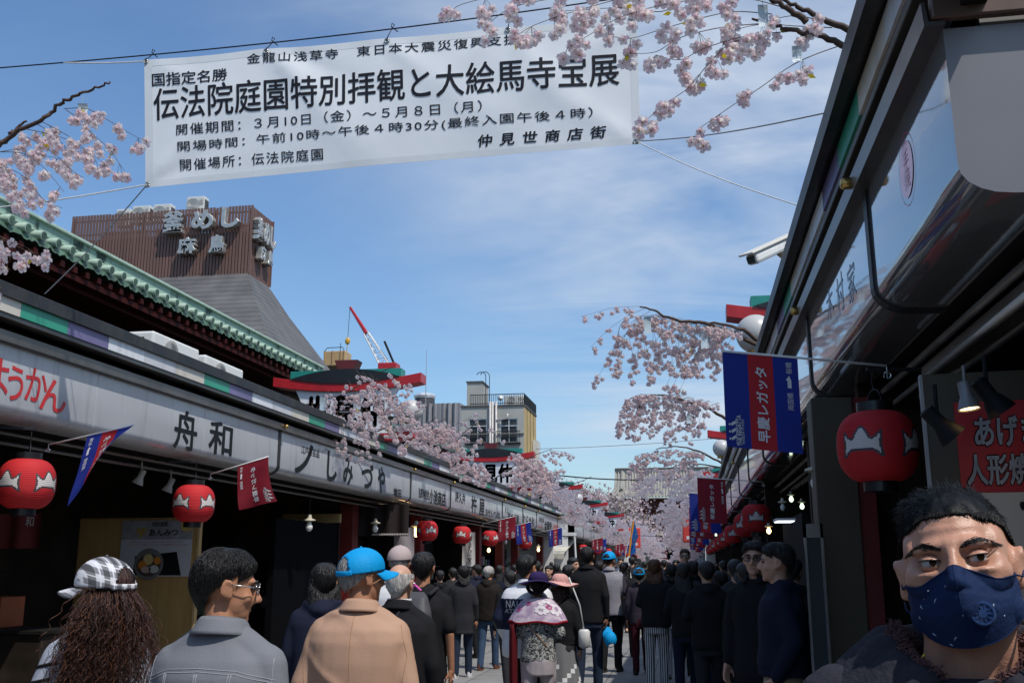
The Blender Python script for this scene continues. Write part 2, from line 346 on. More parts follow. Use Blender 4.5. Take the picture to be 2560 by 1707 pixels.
    for yy in ((Y0 if signs_from is None else signs_from+.1), Y1-.1):
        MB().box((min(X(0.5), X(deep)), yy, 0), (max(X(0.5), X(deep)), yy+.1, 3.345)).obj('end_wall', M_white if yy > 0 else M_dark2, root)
    MB().box((min(X(0.30), X(deep)), ya+.02, 3.345), (max(X(0.30), X(deep)), Y1-.02, 3.70)).obj('attic', M_grey, root)
    return root, X
def pxb(xc, y0, y1, x0, x1, Xs=-5.475):            # letter box in the photograph -> y and z extent on the sign face
    ym = (y0+y1)/2
    return atX(x0, ym, Xs).y, atX(x1, ym, Xs).y, atX(xc, y1, Xs).z, atX(xc, y0, Xs).z
LT = []
def L(x0, x1, y0, y1, body, m=M_ink, bold=0.02, **kw): a, c, z0, z1 = pxb((x0+x1)/2, y0, y1, x0, x1); LT.append((a, c, z0, z1, body, m, bold, kw))
L(-28, 22, 893, 988, 'よ', M_redink, .012); L(18, 58, 915, 1003, 'う', M_redink, .012); L(62, 118, 920, 1006, 'か', M_redink, .012); L(100, 166, 948, 1030, 'ん', M_redink, .012)
L(434, 493, 1026, 1127, '舟'); L(521, 581, 1054, 1138, '和')
L(817, 842, 1128, 1204, 'し', bold=.03); L(858, 882, 1142, 1214, 'み', bold=.03); L(903, 933, 1157, 1221, 'づ', bold=.03); L(944, 962, 1166, 1233, 'や', bold=.03)
L(752, 798, 1119, 1139, '江戸民芸品', bold=.01); L(983, 1003, 1220, 1243, '増田', bold=.02); L(737, 782, 1106, 1186, 'ノ', bold=.02)
L(1046, 1072, 1222, 1247, '浅草仲見世', bold=.015); L(1073, 1114, 1226, 1262, '小池商店', bold=.03)
L(1138, 1163, 1230, 1257, '評久弁'); L(1178, 1192, 1240, 1282, '杵', bold=.025); L(1198, 1211, 1246, 1289, '屋', bold=.025); L(1214, 1250, 1274, 1293, 'おせんべい丸', bold=.015)
L(1262, 1270, 1267, 1282, '手工', bold=.01); L(1270, 1297, 1283, 1309, 'うさぎ屋', bold=.025); L(1257, 1269, 1290, 1300, 'おみやげ', bold=.01); L(1307, 1335, 1288, 1320, 'むらめや', bold=.015)
L(1347, 1360, 1293, 1305, '浅草名産', bold=.01); L(1345, 1357, 1313, 1320, 'せんべい', M_redink); L(1361, 1379, 1301, 1330, '金龍堂', bold=.03); L(1380, 1396, 1310, 1330, '人形焼', M_redink)
left_row, XL = shop_row('long left-hand row of shops with grey light-box signs and a coloured tile band', -1, -5.3, -26.0, 42.9,
    [12.78, 19.35, 22.75, 29.3, 33.0, 36.0, 41.8], 0.03, 7.09, letters=LT)
M_faint = mat('faded_blue_ink', (.05, .07, .12), .3, 0, .1, 8)
LR = [(6.10, 6.38, 3.06, 3.26, '木', M_faint, .0, {}), (5.68, 5.95, 3.00, 3.22, '村', M_faint, .0, {}), (5.28, 5.53, 2.96, 3.17, '家', M_faint, .0, {})]
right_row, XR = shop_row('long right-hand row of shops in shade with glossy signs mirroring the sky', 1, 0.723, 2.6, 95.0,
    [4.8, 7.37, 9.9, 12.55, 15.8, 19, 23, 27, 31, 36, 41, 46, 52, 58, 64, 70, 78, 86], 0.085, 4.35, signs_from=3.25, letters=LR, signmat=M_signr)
second_row, _ = shop_row('second block of shops on the left beyond the cross lane, white end wall', -1, -5.3, 48.0, 92.0, [52, 56, 60, 64, 68, 72, 76, 80, 84, 88], 0.03, 48.2)
third_row, _ = shop_row('farthest block of shops on the left below the blossom', -1, -5.3, 97.0, 150.0, [104, 112, 120, 130, 140], 0.03, 97.2)
fourth_row, _ = shop_row('farthest block of shops on the right behind hanging flags', 1, 0.723, 100.0, 150.0, [110, 120, 130, 140], 0.085, 100.2)
south_row, _ = shop_row('block of shops behind the camera, south of the cross lane', 1, 0.723, -26.0, -0.30, [-22, -18, -14, -10, -6, -2], 0.085, -25)
# pink round emblem on the first right-hand sign
s = MB(); m_pk = mat('pink_emblem', (0.75, 0.06, 0.22), 0.2, 0, 0.05, 5, coat=0.6)
def ring(mb, cy, cz, r0, r1, n=40, mi=0, sx=1.0):
    vs = []
    for j in range(n):
        a = 2*math.pi*j/n
        for r in (r0, r1): vs.append((0.898-.004, cy + r*math.cos(a)*sx, cz + r*math.sin(a)))
    mb.add(vs, [(2*j, 2*j+1, (2*j+3) % (2*n), (2*j+2) % (2*n)) for j in range(n)], mi)
ec = atX(2268, 424, 0.898)
ring(s, ec.y, ec.z, 0.001, 0.115, sx=1.0); ring(s, ec.y, ec.z, 0.142, 0.146); 
o = s.obj('round_emblem', m_pk, right_row)
s = MB(); letter(s, '手\n焼', lambda u, v, l: (0.898-.007, ec.y - u, ec.z + v), -.045, -.08, .045, .08, 0, .0); s.obj('lettering', mat('pale_pink_ink', (.8, .45, .55), .4), o, normals=False)
# brown cap and inner board of the first light box on the right
MB().box((0.852, 3.205, 3.365), (1.98, 3.245, 3.50)).obj('end_cap', mat('brown_metal_cap', (0.16, 0.10, 0.075), 0.4, 0.3, 0.2, 4), right_row, bevel=.006)

# shop interiors on the left: partitions and posts of the building itself
for y, x1 in ((22.75, -5.55), (29.3, -5.55), (36.0, -5.55)):
    MB().box((-8.6, y-.06, 0), (x1-1.1, y+.06, 2.80)).obj('partition', M_dark, left_row)
for y in (18.1, 22.9, 29.5, 33.2, 36.2, 42.3):
    MB().box((-6.42, y-.16, 0), (-6.16, y+.16, 2.86)).obj('post', M_dred, left_row, bevel=.01)
for y in (6.9, 9.9, 15.8, 23, 31, 41, 52):
    MB().box((1.12, y-.07, 0), (3.9, y+.07, 2.80)).obj('partition', M_dark2, right_row)

# ------------------------------------------------------------------ gate-like gable signs on the roofs
def curved_beam(mb, x0, x1, y0, y1, z, h, sag, n=16, mi=0, flat_top=False):
    for i in range(n):
        a, c = i/n, (i+1)/n; q = lambda s: z - sag*(1-(2*s-1)**2)
        xa, xc = x0+(x1-x0)*a, x0+(x1-x0)*c; za, zc = q(a), q(c)
        ta, tcc = (z+h, z+h) if flat_top else (za+h, zc+h)
        mb.add([(xa,y0,za),(xc,y0,zc),(xc,y1,zc),(xa,y1,za),(xa,y0,ta),(xc,y0,tcc),(xc,y1,tcc),(xa,y1,ta)],
               [(0,3,2,1),(4,5,6,7),(0,1,5,4),(2,3,7,6)] + ([(3,0,4,7)] if i == 0 else []) + ([(1,2,6,5)] if i == n-1 else []), mi)
def gable_sign(Y, x0, x1, label, z=4.72):
    t = thing('gable_sign', label, 'gable sign', (0, 0, 0), group='red beamed gable signs on the shop roofs')
    w = x1-x0; D = 0.34
    m = MB(); curved_beam(m, x0, x1, Y, Y+D, z+.02, .17, .13); m.obj('upper_beam', M_red, t, bevel=.004)
    m = MB(); curved_beam(m, x0+.32, x1-.38, Y+.03, Y+D-.03, z+.14, .15, .05, flat_top=True); m.obj('ridge_beam', M_teal, t)
    m = MB(); n = 18                                                     # black lens-shaped roof front
    top = [(x0+.34+(w-.74)*i/n, z+.13+.17*math.sin(math.pi*i/n)**0.8) for i in range(n+1)]; bot = [(x0+.34+(w-.74)*i/n, z+.14-.11*(1-(2*i/n-1)**2)) for i in range(n+1)]
    m.add([(x, Y-.005, zz) for x, zz in top] + [(x, Y-.005, zz) for x, zz in bot], [(i, i+1, n+2+i, n+1+i) for i in range(n)])
    m.obj('roof_front', M_black, t, solid=.02)
    m = MB(); cx = (x0+x1)/2 - .02; m.add([(cx-.22,Y+.02,z+.47),(cx+.22,Y+.02,z+.47),(cx+.22,Y+.3,z+.47),(cx-.22,Y+.3,z+.47),(cx-.14,Y+.02,z+.27),(cx+.14,Y+.02,z+.27),(cx+.14,Y+.3,z+.27),(cx-.14,Y+.3,z+.27)],
        [(0,1,2,3),(4,5,1,0),(5,6,2,1),(6,7,3,2),(7,4,0,3)]); m.obj('ridge_ornament', mat('maroon_lacquer', (.12,.015,.015), .35, 0, .2, 6), t)
    # white panel with flaring sides
    m = MB(); n = 8
    L_ = [(x0+.36+.30*math.sin(math.pi/2*i/n), z+.06-.86*i/n) for i in range(n+1)]; R_ = [(x1-.36-.30*math.sin(math.pi/2*i/n), z+.06-.86*i/n) for i in range(n+1)]
    m.add([(x, Y+.10, zz) for x, zz in L_] + [(x, Y+.10, zz) for x, zz in R_], [(i, i+1, n+2+i, n+1+i) for i in range(n)]); pn = m.obj('panel', mat('white_sign_board', (.72,.74,.78), .5, 0, .08, 3), t, solid=.08)
    m = MB(); letter(m, '世見仲', lambda u, v, l: (u, Y+.055, v), x0+.62, z-.76, x1-.68, z-.16, 0, .045, spacing=1.12); m.obj('lettering', M_ink, pn, normals=False)
    m = MB(); curved_beam(m, x0+.55, x1-.10, Y, Y+D, z-.98, .13, .05); m.obj('lower_beam', M_red, t, bevel=.004)
    return t
gable_sign(17.0, -7.46, -4.66, 'nearest gable sign above the left shops, three black characters half behind blossom')
gable_sign(30.2, -7.34, -4.66, 'second gable sign on the left, in front of the grey apartment block')
gable_sign(43.5, -7.3, -4.6, 'third gable sign on the left roofs, mostly behind blossom')
gable_sign(57, -7.3, -4.6, 'fourth gable sign on the left, teal ridge deep in blossom')
gable_sign(71, -7.3, -4.6, 'fifth and farthest gable sign seen on the left roofs')
gable_sign(13.0, 0.56, 3.3, 'nearest gable sign on the right, red and teal beam ends past the roof edge')
gable_sign(26.0, 0.50, 3.3, 'second gable sign on the right, just a red beam end beside the big flag')
gable_sign(38.0, 0.50, 3.3, 'third gable sign on the right, red beam end above the maroon flag')

# ------------------------------------------------------------------ copper-roofed hall behind the left shops
M_cop = mat('verdigris_copper', (0.20, 0.34, 0.26), 0.65, 0.1, 0.3, 1.6, vcol2=(0.36, 0.51, 0.42), bump=.1, bs=12)
t = M_cop.node_tree; b = t.nodes['Principled BSDF']; co = t.nodes.new('ShaderNodeTexCoord')
n = t.nodes.new('ShaderNodeTexNoise'); n.inputs['Scale'].default_value = 2.6; n.inputs['Detail'].default_value = 6; mp = t.nodes.new('ShaderNodeMapping'); mp.inputs['Scale'].default_value = (1, 1, .35)
t.links.new(co.outputs['Object'], mp.inputs[0]); t.links.new(mp.outputs[0], n.inputs['Vector'])
rp = t.nodes.new('ShaderNodeMapRange'); rp.inputs['From Min'].default_value = .53; rp.inputs['From Max'].default_value = .62; t.links.new(n.outputs['Fac'], rp.inputs[0])
old = b.inputs['Base Color'].links[0].from_socket; x = t.nodes.new('ShaderNodeMix'); x.data_type = 'RGBA'; x.inputs[7].default_value = (.02, .05, .035, 1); t.links.new(rp.outputs[0], x.inputs[0]); t.links.new(old, x.inputs[6]); t.links.new(x.outputs[2], b.inputs['Base Color'])
M_copl = mat('pale_verdigris', (0.34, 0.47, 0.38), 0.65, 0.05, 0.3, 5, vcol2=(0.48, 0.60, 0.50))
M_eav = mat('dark_maroon_timber', (0.042, 0.006, 0.005), 0.75, 0, 0.4, 3)
M_copd = mat('dark_patina', (0.035, 0.06, 0.045), 0.6, 0.1, 0.5, 5, vcol2=(0.10, .19, .13))
def copper_hall(y0, y1, label, dz=0.0, xo=-8.5):
    t = thing('copper_roofed_hall', label, 'hall')
    X = lambda q: xo - q; m = MB()
    m.box((X(.22), y0, 6.02+dz), (X(.16), y1, 6.17+dz)); m.obj('fascia', M_cop, t)
    m = MB(); m.box((X(.30), y0, 6.17+dz), (X(.11), y1, 6.215+dz)); m.box((X(.22), y0, 5.99+dz), (X(.13), y1, 6.02+dz)); m.obj('trim', M_copl, t, bevel=.008)
    m = MB(); c = MB(); y = y0+.15; c2 = MB(); k = 0
    while y < y1:
        m.tube([(X(.7), y, 6.0+dz), (X(.0), y, 5.915+dz)], .058, 12); 
        c.tube([(X(.07), y, 5.923+dz), (X(-.012), y, 5.913+dz)], .068, 14); c2.tube([(X(-.0121), y, 5.913+dz), (X(-.02), y, 5.912+dz)], .052, 12)
        y += .33; k += 1
    m.obj('round_tile', M_copl, t, smooth=True, angle=50)['kind'] = 'stuff'; c.obj('tile_cap', M_copl, t, smooth=True, angle=50)['kind'] = 'stuff'; c2.obj('cap_face', M_copd, t)['kind'] = 'stuff'
    m = MB(); n = int((y1-y0)/.055)
    pts = [(y0+(y1-y0)*i/n, 5.80 - .035*abs(math.sin(math.pi*i/6.0)) - .014*math.sin(i*2.3)) for i in range(n+1)]
    for i in range(n):
        (ya, za), (yb, zb) = pts[i], pts[i+1]; m.quad((X(.02), ya, za+dz), (X(.02), yb, zb+dz), (X(.06), yb, 5.87+dz), (X(.06), ya, 5.87+dz))
    m.box((X(.7), y0, 5.80+dz), (X(.06), y1, 5.86+dz)); m.obj('eave_tiles', M_copd, t)
    m = MB(); m.quad((X(.25), y0, 6.19+dz), (X(.25), y1, 6.19+dz), (X(3.2), y1, 6.95+dz), (X(3.2), y0, 6.95+dz)); m.obj('roof', M_cop, t)
    m = MB(); m.box((X(1.5), y0+.2, 0), (X(1.3), y1-.3, 5.6+dz)); m.obj('wall', M_eav, t)
    m = MB(); m.box((X(1.29), y0+.2, 5.55+dz), (X(.10), y1-.1, 5.64+dz)); m.box((X(.42), y0+.1, 5.48+dz), (X(.28), y1-.1, 5.56+dz))
    y = y0
    while y < y1-.1: m.box((X(1.3), y, 5.64+dz), (X(.05), y+.09, 5.73+dz)); y += .30
    m.obj('rafters', M_eav, t)
    return t
copper_hall(5.5, 22.6, 'low dark-red hall with verdigris copper eaves rising behind the left shops')
h2 = copper_hall(29.5, 44.0, 'farther hall with a green copper eave line half lost in blossom', -.25)
MB().lathe([(.02,0),(.18,.02),(.22,.18),(.10,.30),(.16,.42),(.02,.55)], (-8.6, 30.2, 6.0), 12).obj('ridge_ornament', M_copl, h2, smooth=True)

# ------------------------------------------------------------------ tower with brown louvres and slate skirt
tw = thing('louvred_tower', 'brown louvred rooftop box with silver characters over a slate roof', 'building', (0,0,0))
M_lou = mat('brown_louvre_boards', (0.165, 0.092, 0.076), 0.6, 0, 0.22, 0.7, stretch=(6, 6, .4))
M_slate = mat('slate_shingle', (0.125, 0.120, 0.118), 0.55, 0, 0.25, 0.9)
t = M_slate.node_tree; b = t.nodes['Principled BSDF']; co = t.nodes.new('ShaderNodeTexCoord'); wv = t.nodes.new('ShaderNodeTexWave'); wv.wave_type = 'BANDS'; wv.bands_direction = 'Z'; wv.wave_profile = 'SAW'
wv.inputs['Scale'].default_value = 1.1; wv.inputs['Distortion'].default_value = .25; t.links.new(co.outputs['Object'], wv.inputs[0])
bp = t.nodes.new('ShaderNodeBump'); bp.inputs['Strength'].default_value = .9; bp.inputs['Distance'].default_value = .06; t.links.new(wv.outputs['Fac'], bp.inputs['Height']); t.links.new(bp.outputs[0], b.inputs['Normal'])
cr = t.nodes.new('ShaderNodeMapRange'); cr.inputs['From Min'].default_value = .0; cr.inputs['From Max'].default_value = .2; cr.inputs['To Min'].default_value = .35; t.links.new(wv.outputs['Fac'], cr.inputs[0])
old = b.inputs['Base Color'].links[0].from_socket; x = t.nodes.new('ShaderNodeMix'); x.data_type = 'RGBA'; x.blend_type = 'MULTIPLY'; x.inputs[0].default_value = 1; t.links.new(old, x.inputs[6]); t.links.new(cr.outputs[0], x.inputs[7]); t.links.new(x.outputs[2], b.inputs['Base Color'])
TX0, TX1, TY0, TY1, TZ0, TZ1 = -31.4, -21.4, 45.0, 47.6, 15.7, 19.3
m = MB(); x = TX0
while x < TX1: m.box((x, TY0, TZ0), (x+.125, TY0+.05, TZ1 - (.0 if rnd.random() < .8 else .04))); x += .172
y = TY0+.10
while y < TY1: m.box((TX1-.05, y, TZ0), (TX1, y+.10, TZ1)); y += .16
x = TX0
while x < TX1: m.box((x, TY1, TZ0), (x+.125, TY1+.05, TZ1)); x += .172
m.obj('louvre_screen', M_lou, tw)
m = MB()
for z in (TZ0+.1, TZ0+1.3, TZ0+2.5, TZ1-.35): m.box((TX0, TY0+.055, z), (TX1-.06, TY0+.11, z+.07)); m.box((TX1-.11, TY0+.12, z), (TX1-.056, TY1, z+.07))
for i in range(6): m.box((TX0+i*1.98, TY0+.12, TZ0), (TX0+i*1.98+.08, TY0+.2, TZ1-.1))
m.obj('screen_frame', M_dark2, tw)
MB().box((TX0+.3, TY0+.35, TZ0), (TX1-.35, TY1-.3, TZ1-1.25)).obj('plant_room', mat('plant_room_wall', (.06,.045,.04), .8, 0, .2, 1), tw)
m = MB(); rings = [((TX0, TX1+.0, TY0, TY1), TZ0), ((TX0-.5, TX1+.9, TY0-1.1, TY1+.8), 14.2), ((TX0-1.5, TX1+3.8, TY0-4.6, TY1+2.6), 10.2), ((TX0-2, TX1+4.6, TY0-5.4, TY1+3.2), 9.0)]
cr_ = lambda r: [(r[0][0], r[0][2], r[1]), (r[0][1], r[0][2], r[1]), (r[0][1], r[0][3], r[1]), (r[0][0], r[0][3], r[1])]
for a, c in zip(rings, rings[1:]):
    A, B = cr_(a), cr_(c)
    for i in range(4): m.quad(A[i], A[(i+1) % 4], B[(i+1) % 4], B[i])
m.obj('slate_roof', M_slate, tw)
MB().box((TX0-1, TY0-4, 0), (TX1+3.6, TY1+2, 9.1)).obj('wall', mat('tower_wall', (.2,.17,.15), .8, 0, .2, 1), tw)
M_sil = mat('silver_letters', (0.50, 0.49, 0.46), 0.34, 0.55, 0.15, 4)
def tower_text(body, p0, p1, y=TY0-.26):      # px box on the front plane
    a, c = atY(p0[0], p1[1], TY0), atY(p1[0], p0[1], TY0); m = MB()
    letter(m, body, lambda u, v, l: (u, y - l, v), a.x, a.z, c.x, c.z, 0, 0, .16, bev=.03, off=.02); m.obj('lettering', M_sil, tw, normals=False)
tower_text('釜', (413, 532), (472, 590)); tower_text('め', (486, 530), (545, 583)); tower_text('し', (560, 522), (610, 578)); tower_text('麻', (452, 598), (501, 643)); tower_text('鳥', (529, 592), (571, 640))
def tower_side(body, px0, px1, z0, z1):
    y0, y1 = atX(px0, 550, TX1).y, atX(px1, 560, TX1).y; m = MB()
    letter(m, body, lambda u, v, l: (TX1+.26 + l, u, v), y0, z0, y1, z1, 0, 0, .16, bev=.03, off=.02); m.obj('lettering', M_sil, tw, normals=False)
for i, ch in enumerate('釜めし'): 
    yc = TY0 + .42 + i*.82; m = MB(); letter(m, ch, lambda u, v, l: (TX1+.22+l, u, v), yc-.36, 17.55-.0*i, yc+.36, 18.75, 0, 0, .14, bev=.03, off=.02); m.obj('lettering', M_sil, tw, normals=False)
for i, ch in enumerate('麻鳥'):
    yc = TY0 + .95 + i*.85; m = MB(); letter(m, ch, lambda u, v, l: (TX1+.22+l, u, v), yc-.3, 16.6, yc+.3, 17.4, 0, 0, .14, bev=.03, off=.02); m.obj('lettering', M_sil, tw, normals=False)

# air conditioners: body, grille, side louvre
M_ac = mat('white_unit_paint', (0.70, 0.70, 0.67), 0.45, 0, 0.07, 2)
M_grille = mat('grille_grey', (0.38, 0.37, 0.35), 0.5, 0, 0.1, 3)
def aircon(x, y, z, lx, ly, lz, label, face='X', group=None):
    t = thing('air_conditioner', label, 'air conditioner', (x, y, z), group=group)
    MB().box((0, 0, 0), (lx, ly, lz)).obj('casing', M_ac, t, bevel=.03)
    m = MB()
    if face == 'X':
        c = (lx+.012, ly*.36, lz*.5); 
        for r in [lz*.40*q/7 for q in range(1, 8)]: m.tube([(c[0], c[1]+r*math.cos(a), c[2]+r*math.sin(a)) for a in [k*math.pi/12 for k in range(25)]], .006, 4)
        m.box((lx+.003, ly*.68, lz*.16), (lx+.008, ly*.94, lz*.42)); m.box((lx+.003, ly*.1, .05), (lx+.008, ly*.66, .09))
    else:
        c = (lx*.36, -.012, lz*.5)
        for r in [lz*.40*q/7 for q in range(1, 8)]: m.tube([(c[0]+r*math.cos(a), c[1], c[2]+r*math.sin(a)) for a in [k*math.pi/12 for k in range(25)]], .008, 4)
        m.box((lx*.72, -.01, lz*.5), (lx*.92, -.004, lz*.8))
    m.obj('fan_grille', M_grille, t)
    m = MB()
    for i in range(9): z_ = lz*(.14+.08*i); m.box((.04, -.012, z_), (lx-.12, -.002, z_+lz*.045)) if face == 'X' else m.box((lx+.002, .04, z_), (lx+.012, ly-.04, z_+lz*.045))
    m.obj('side_louvre', M_dark2, t)
    m = MB(); m.box((.05, .06, -.1), (.10, .12, 0)); m.box((lx-.1, ly-.12, -.1), (lx-.05, ly-.06, 0)); m.obj('foot', M_grey, t)
    return t
aircon(-6.45, 10.45, 3.82, .36, 1.12, .42, 'left one of two white air conditioners on the near left roof', group='roof air conditioners of the left shops')
aircon(-6.45, 11.75, 3.82, .36, 1.12, .40, 'right one of two white air conditioners on the near left roof', group='roof air conditioners of the left shops')
for px, pz, w, lab in ((292, 524, .8, 'leftmost, lowest air conditioner peeping over the brown louvres'), (332, 516, 1.0, 'second air conditioner from the left above the brown louvres'), (384, 512, 1.0, 'third air conditioner from the left above the brown louvres'), (468, 493, 1.0, 'tallest air conditioner above the brown louvres, just left of the silver characters')):
    p = atY(px, pz, 46.2); aircon(p.x, 46.2, p.z-.95, w, .5, .95, lab, face='Y', group='air conditioners on the louvred tower')

# ------------------------------------------------------------------ grey apartment block, netted building, crane, tank
ap = thing('apartment_block', 'grey concrete apartment block with a mustard side wall and roof railing', 'building', (0,0,0))
M_con = mat('grey_concrete', (0.40, 0.40, 0.37), 0.8, 0, 0.10, .35); M_mus = mat('mustard_wall', (0.50, 0.36, 0.15), 0.7, 0, 0.1, .5)
M_glass = mat('window_glass', (0.05, 0.06, 0.065), 0.08, 0, 0.3, .6, spec=0.8); M_rail = mat('dark_rail', (0.03, 0.03, 0.035), 0.5, 0.3, 0.1, 3)
ax0, ax1, ay0, ay1 = -19.6, -13.98, 85.0, 92.0
PXA = lambda px, py: atY(px, py, 85.0)
win = [((1171, 1046), (1217, 1108)), ((1250, 1045), (1294, 1107)), ((1262, 1128), (1292, 1162))]
# front wall with real openings: build as strips
m = MB(); xs = [ax0]; 
def wallrects(x0, x1, z0, z1, holes):
    X_ = sorted({x0, x1, *[h[0] for h in holes], *[h[1] for h in holes]}); Z_ = sorted({z0, z1, *[h[2] for h in holes], *[h[3] for h in holes]})
    for i in range(len(X_)-1):
        for j in range(len(Z_)-1):
            cx_, cz_ = (X_[i]+X_[i+1])/2, (Z_[j]+Z_[j+1])/2
            if not any(h[0] < cx_ < h[1] and h[2] < cz_ < h[3] for h in holes): yield X_[i], X_[i+1], Z_[j], Z_[j+1]
holes = []
for (a, c) in win: p, q = PXA(a[0], c[1]), PXA(c[0], a[1]); holes.append((p.x, q.x, p.z, q.z))
for x0, x1, z0, z1 in wallrects(ax0, ax1, 0, 14.95, holes): m.quad((x0, ay0, z0), (x1, ay0, z0), (x1, ay0, z1), (x0, ay0, z1))
m.quad((ax0, ay0, 14.95), (ax1, ay0, 14.95), (ax1, ay1, 14.95), (ax0, ay1, 14.95)); m.quad((ax0, ay0, 0), (ax0, ay1, 0), (ax0, ay1, 14.95), (ax0, ay0, 14.95))
m.obj('wall', M_con, ap)
MB().box((ax0-.02, ay0-.12, 12.45), (ax1+.03, ay0-.004, 12.53)).obj('floor_line', mat('concrete_ledge', (.30,.30,.28), .8), ap)
MB().box((ax0-.05, ay0-.10, 14.90), (ax1+.08, ay1, 15.02)).obj('roof_edge', mat('dark_capping', (.10,.095,.09), .6), ap)
mr = MB().quad((ax1+.002, ay0, 0), (ax1+.002, ay1, 0), (ax1+.002, ay1, 14.9), (ax1+.002, ay0, 14.9)); mr.obj('side_wall', M_mus, ap)
m = MB()
for y in (86.6, 88.4, 90.2): m.box((ax1+.003, y, 4), (ax1+.03, y+.06, 14.9))
m.box((ax1+.003, 86.2, 9.9), (ax1+.25, 88.6, 10.0)); m.obj('side_joint', M_rail, ap)
MB().box((ax1+.04, 89.6, 4), (ax1+.5, 91.4, 12.4)).obj('vertical_signboard', mat('faded_white_sign', (.6,.6,.58), .5, 0, .1, 1), ap)
for h in holes:
    w_ = MB().box((h[0], ay0+.12, h[2]), (h[1], ay0+.16, h[3])).obj('window', M_glass, ap); m = MB(); cx_ = (h[0]+h[1])/2
    for x in (h[0], cx_-.04, h[1]-.08): m.box((x, ay0+.05, h[2]), (x+.08, ay0+.119, h[3]))
    for z in (h[2], h[2]+(h[3]-h[2])*.68, h[3]-.08): m.box((h[0], ay0+.04, z), (h[1], ay0+.118, z+.08))
    m.obj('window_frame', mat('aluminium_frame', (.62,.64,.66), .4, .3, .05, 3), w_)
    MB().box((cx_+.1, ay0+.161, h[2]), (h[1], ay0+.2, h[3]-.2)).obj('curtain', mat('pale_curtain', (.45,.47,.40), .9, 0, .2, 4), w_)
for h in holes[:2]:
    m = MB(); z1 = h[2]+.95
    for z in (h[2]-.05, z1): m.box((h[0]-.3, ay0-.4, z), (h[1]+.3, ay0-.35, z+.05))
    x = h[0]-.3
    while x < h[1]+.3: m.box((x, ay0-.39, h[2]), (x+.03, ay0-.36, z1)); x += .16
    m.box((h[0]-.3, ay0-.4, h[2]-.1), (h[1]+.3, ay0-.01, h[2]-.05)); m.obj('balcony_rail', M_rail, ap)
m = MB()
for px in (1226, 1232, 1241): x = PXA(px, 1100).x; m.tube([(x, ay0-.15, 3), (x, ay0-.15, 15.3)], .09, 8)
x = PXA(1241, 1030).x; m.tube([(x, ay0-.2, 13.6), (x+1.0, ay0-.2, 13.8), (x+1.05, ay0-.2, 14.2)], .08, 8); m.obj('drain_pipe', mat('pale_pipe', (.55,.52,.50), .5), ap, smooth=True)
m = MB()
for a, c in (((ax0+.8, ay0+.1), (ax1, ay0+.1)), ((ax1, ay0+.1), (ax1, ay1))):
    L_ = math.dist(a, c); n = int(L_/.16)
    for i in range(n+1): x, y = a[0]+(c[0]-a[0])*i/n, a[1]+(c[1]-a[1])*i/n; m.box((x-.02, y-.02, 15.0), (x+.02, y+.02, 16.0))
    for z in (15.95, 15.15): m.box((min(a[0], c[0])-.02, min(a[1], c[1])-.02, z), (max(a[0], c[0])+.02, max(a[1], c[1])+.02, z+.06))
m.obj('roof_railing', M_rail, ap)
p, q = atY(1167, 1010, 88), atY(1205, 955, 88)
MB().box((p.x, 88, 15), (q.x, 91, q.z)).obj('stair_tower', M_con, ap); MB().box((p.x-.08, 87.9, q.z), (q.x+.1, 91.1, q.z+.1)).obj('stair_roof', mat('dark_capping', (.1,.1,.1)), ap)
m = MB(); 
for dx_ in (0, .35): m.tube([(q.x+.35+dx_, 88, 14.8), (q.x+.35+dx_, 88, q.z+.5)] + [(q.x+.35+dx_-.45+.45*math.cos(a), 88, q.z+.5+.45*math.sin(a)) for a in (.5, 1.0, 1.57, 2.1, 2.7)], .035, 6)
m.obj('ladder', M_rail, ap)
d = thing('satellite_dish', 'small white satellite dish on the apartment roof railing', 'satellite dish', PXA(1252, 1006)[:]); d.scale = (.6,)*3
MB().lathe([(.02,0),(.25,.04),(.42,.12),(.44,.13)], (0,-.1,.6), 20, rot=Matrix.Rotation(R(75), 3, 'X')).obj('dish', M_white, d, smooth=True); MB().tube([(0,0,-.3),(0,0,.55)], .03).obj('mast', M_rail, d)
aircon(PXA(1257, 1012).x, 85.8, 15.05, 1.7, .6, .9, 'air conditioner behind the railing of the apartment roof', face='Y')
nb = thing('netted_building', 'grey building wrapped in scaffold netting beside the apartment block', 'building', (0,0,0))
m = MB(); p = atY(985, 1000, 100); q = atY(1150, 993, 100)
n = 44; prof = [(p.x+(q.x-p.x)*i/n, 100 - .25*abs(math.sin(i*.72)) - .1*math.sin(i*1.9)) for i in range(n+1)] + [(q.x+.4, 107)]
for (xa, ya), (xb, yb) in zip(prof, prof[1:]): m.quad((xa, ya, 0), (xb, yb, 0), (xb, yb, 17.7), (xa, ya, 17.7))
m.add([(x, y, 17.7) for x, y in prof] + [(p.x, 107, 17.7)], [tuple(range(len(prof)+1))]); m.obj('net', mat('scaffold_net', (.25,.25,.265), .8, 0, .12, .25), nb)
m = MB(); a, c = atY(1035, 995, 103), atY(1090, 963, 103); m.lathe([(1.1, 0), (1.12, .2), (1.08, 1.1), (1.0, 1.2)], ((a.x+c.x)/2, 103, 17.6), 14); m.obj('roof_tank', mat('wrapped_black_tank', (.05,.05,.06), .6, 0, .3, 2), nb)
m = MB(); m.lathe([(1.12, 0), (1.2, .25), (1.0, .5), (.5, .62)], ((a.x+c.x)/2, 103, 18.75), 11); m.obj('tank_wrap', mat('crumpled_silver_sheet', (.7,.72,.75), .25, .5, .2, 3, bump=.5, bs=5), nb)
mast = atY(1062, 950, 100); ms = MB(); ms.tube([(mast.x, 100.5, 17.5), (mast.x, 100.5, atY(1062, 872, 100).z)], [.05, .02], 6)
tag(ms.obj('roof_antenna', M_grey), 'thin tall mast on the netted building against the sky', 'antenna')
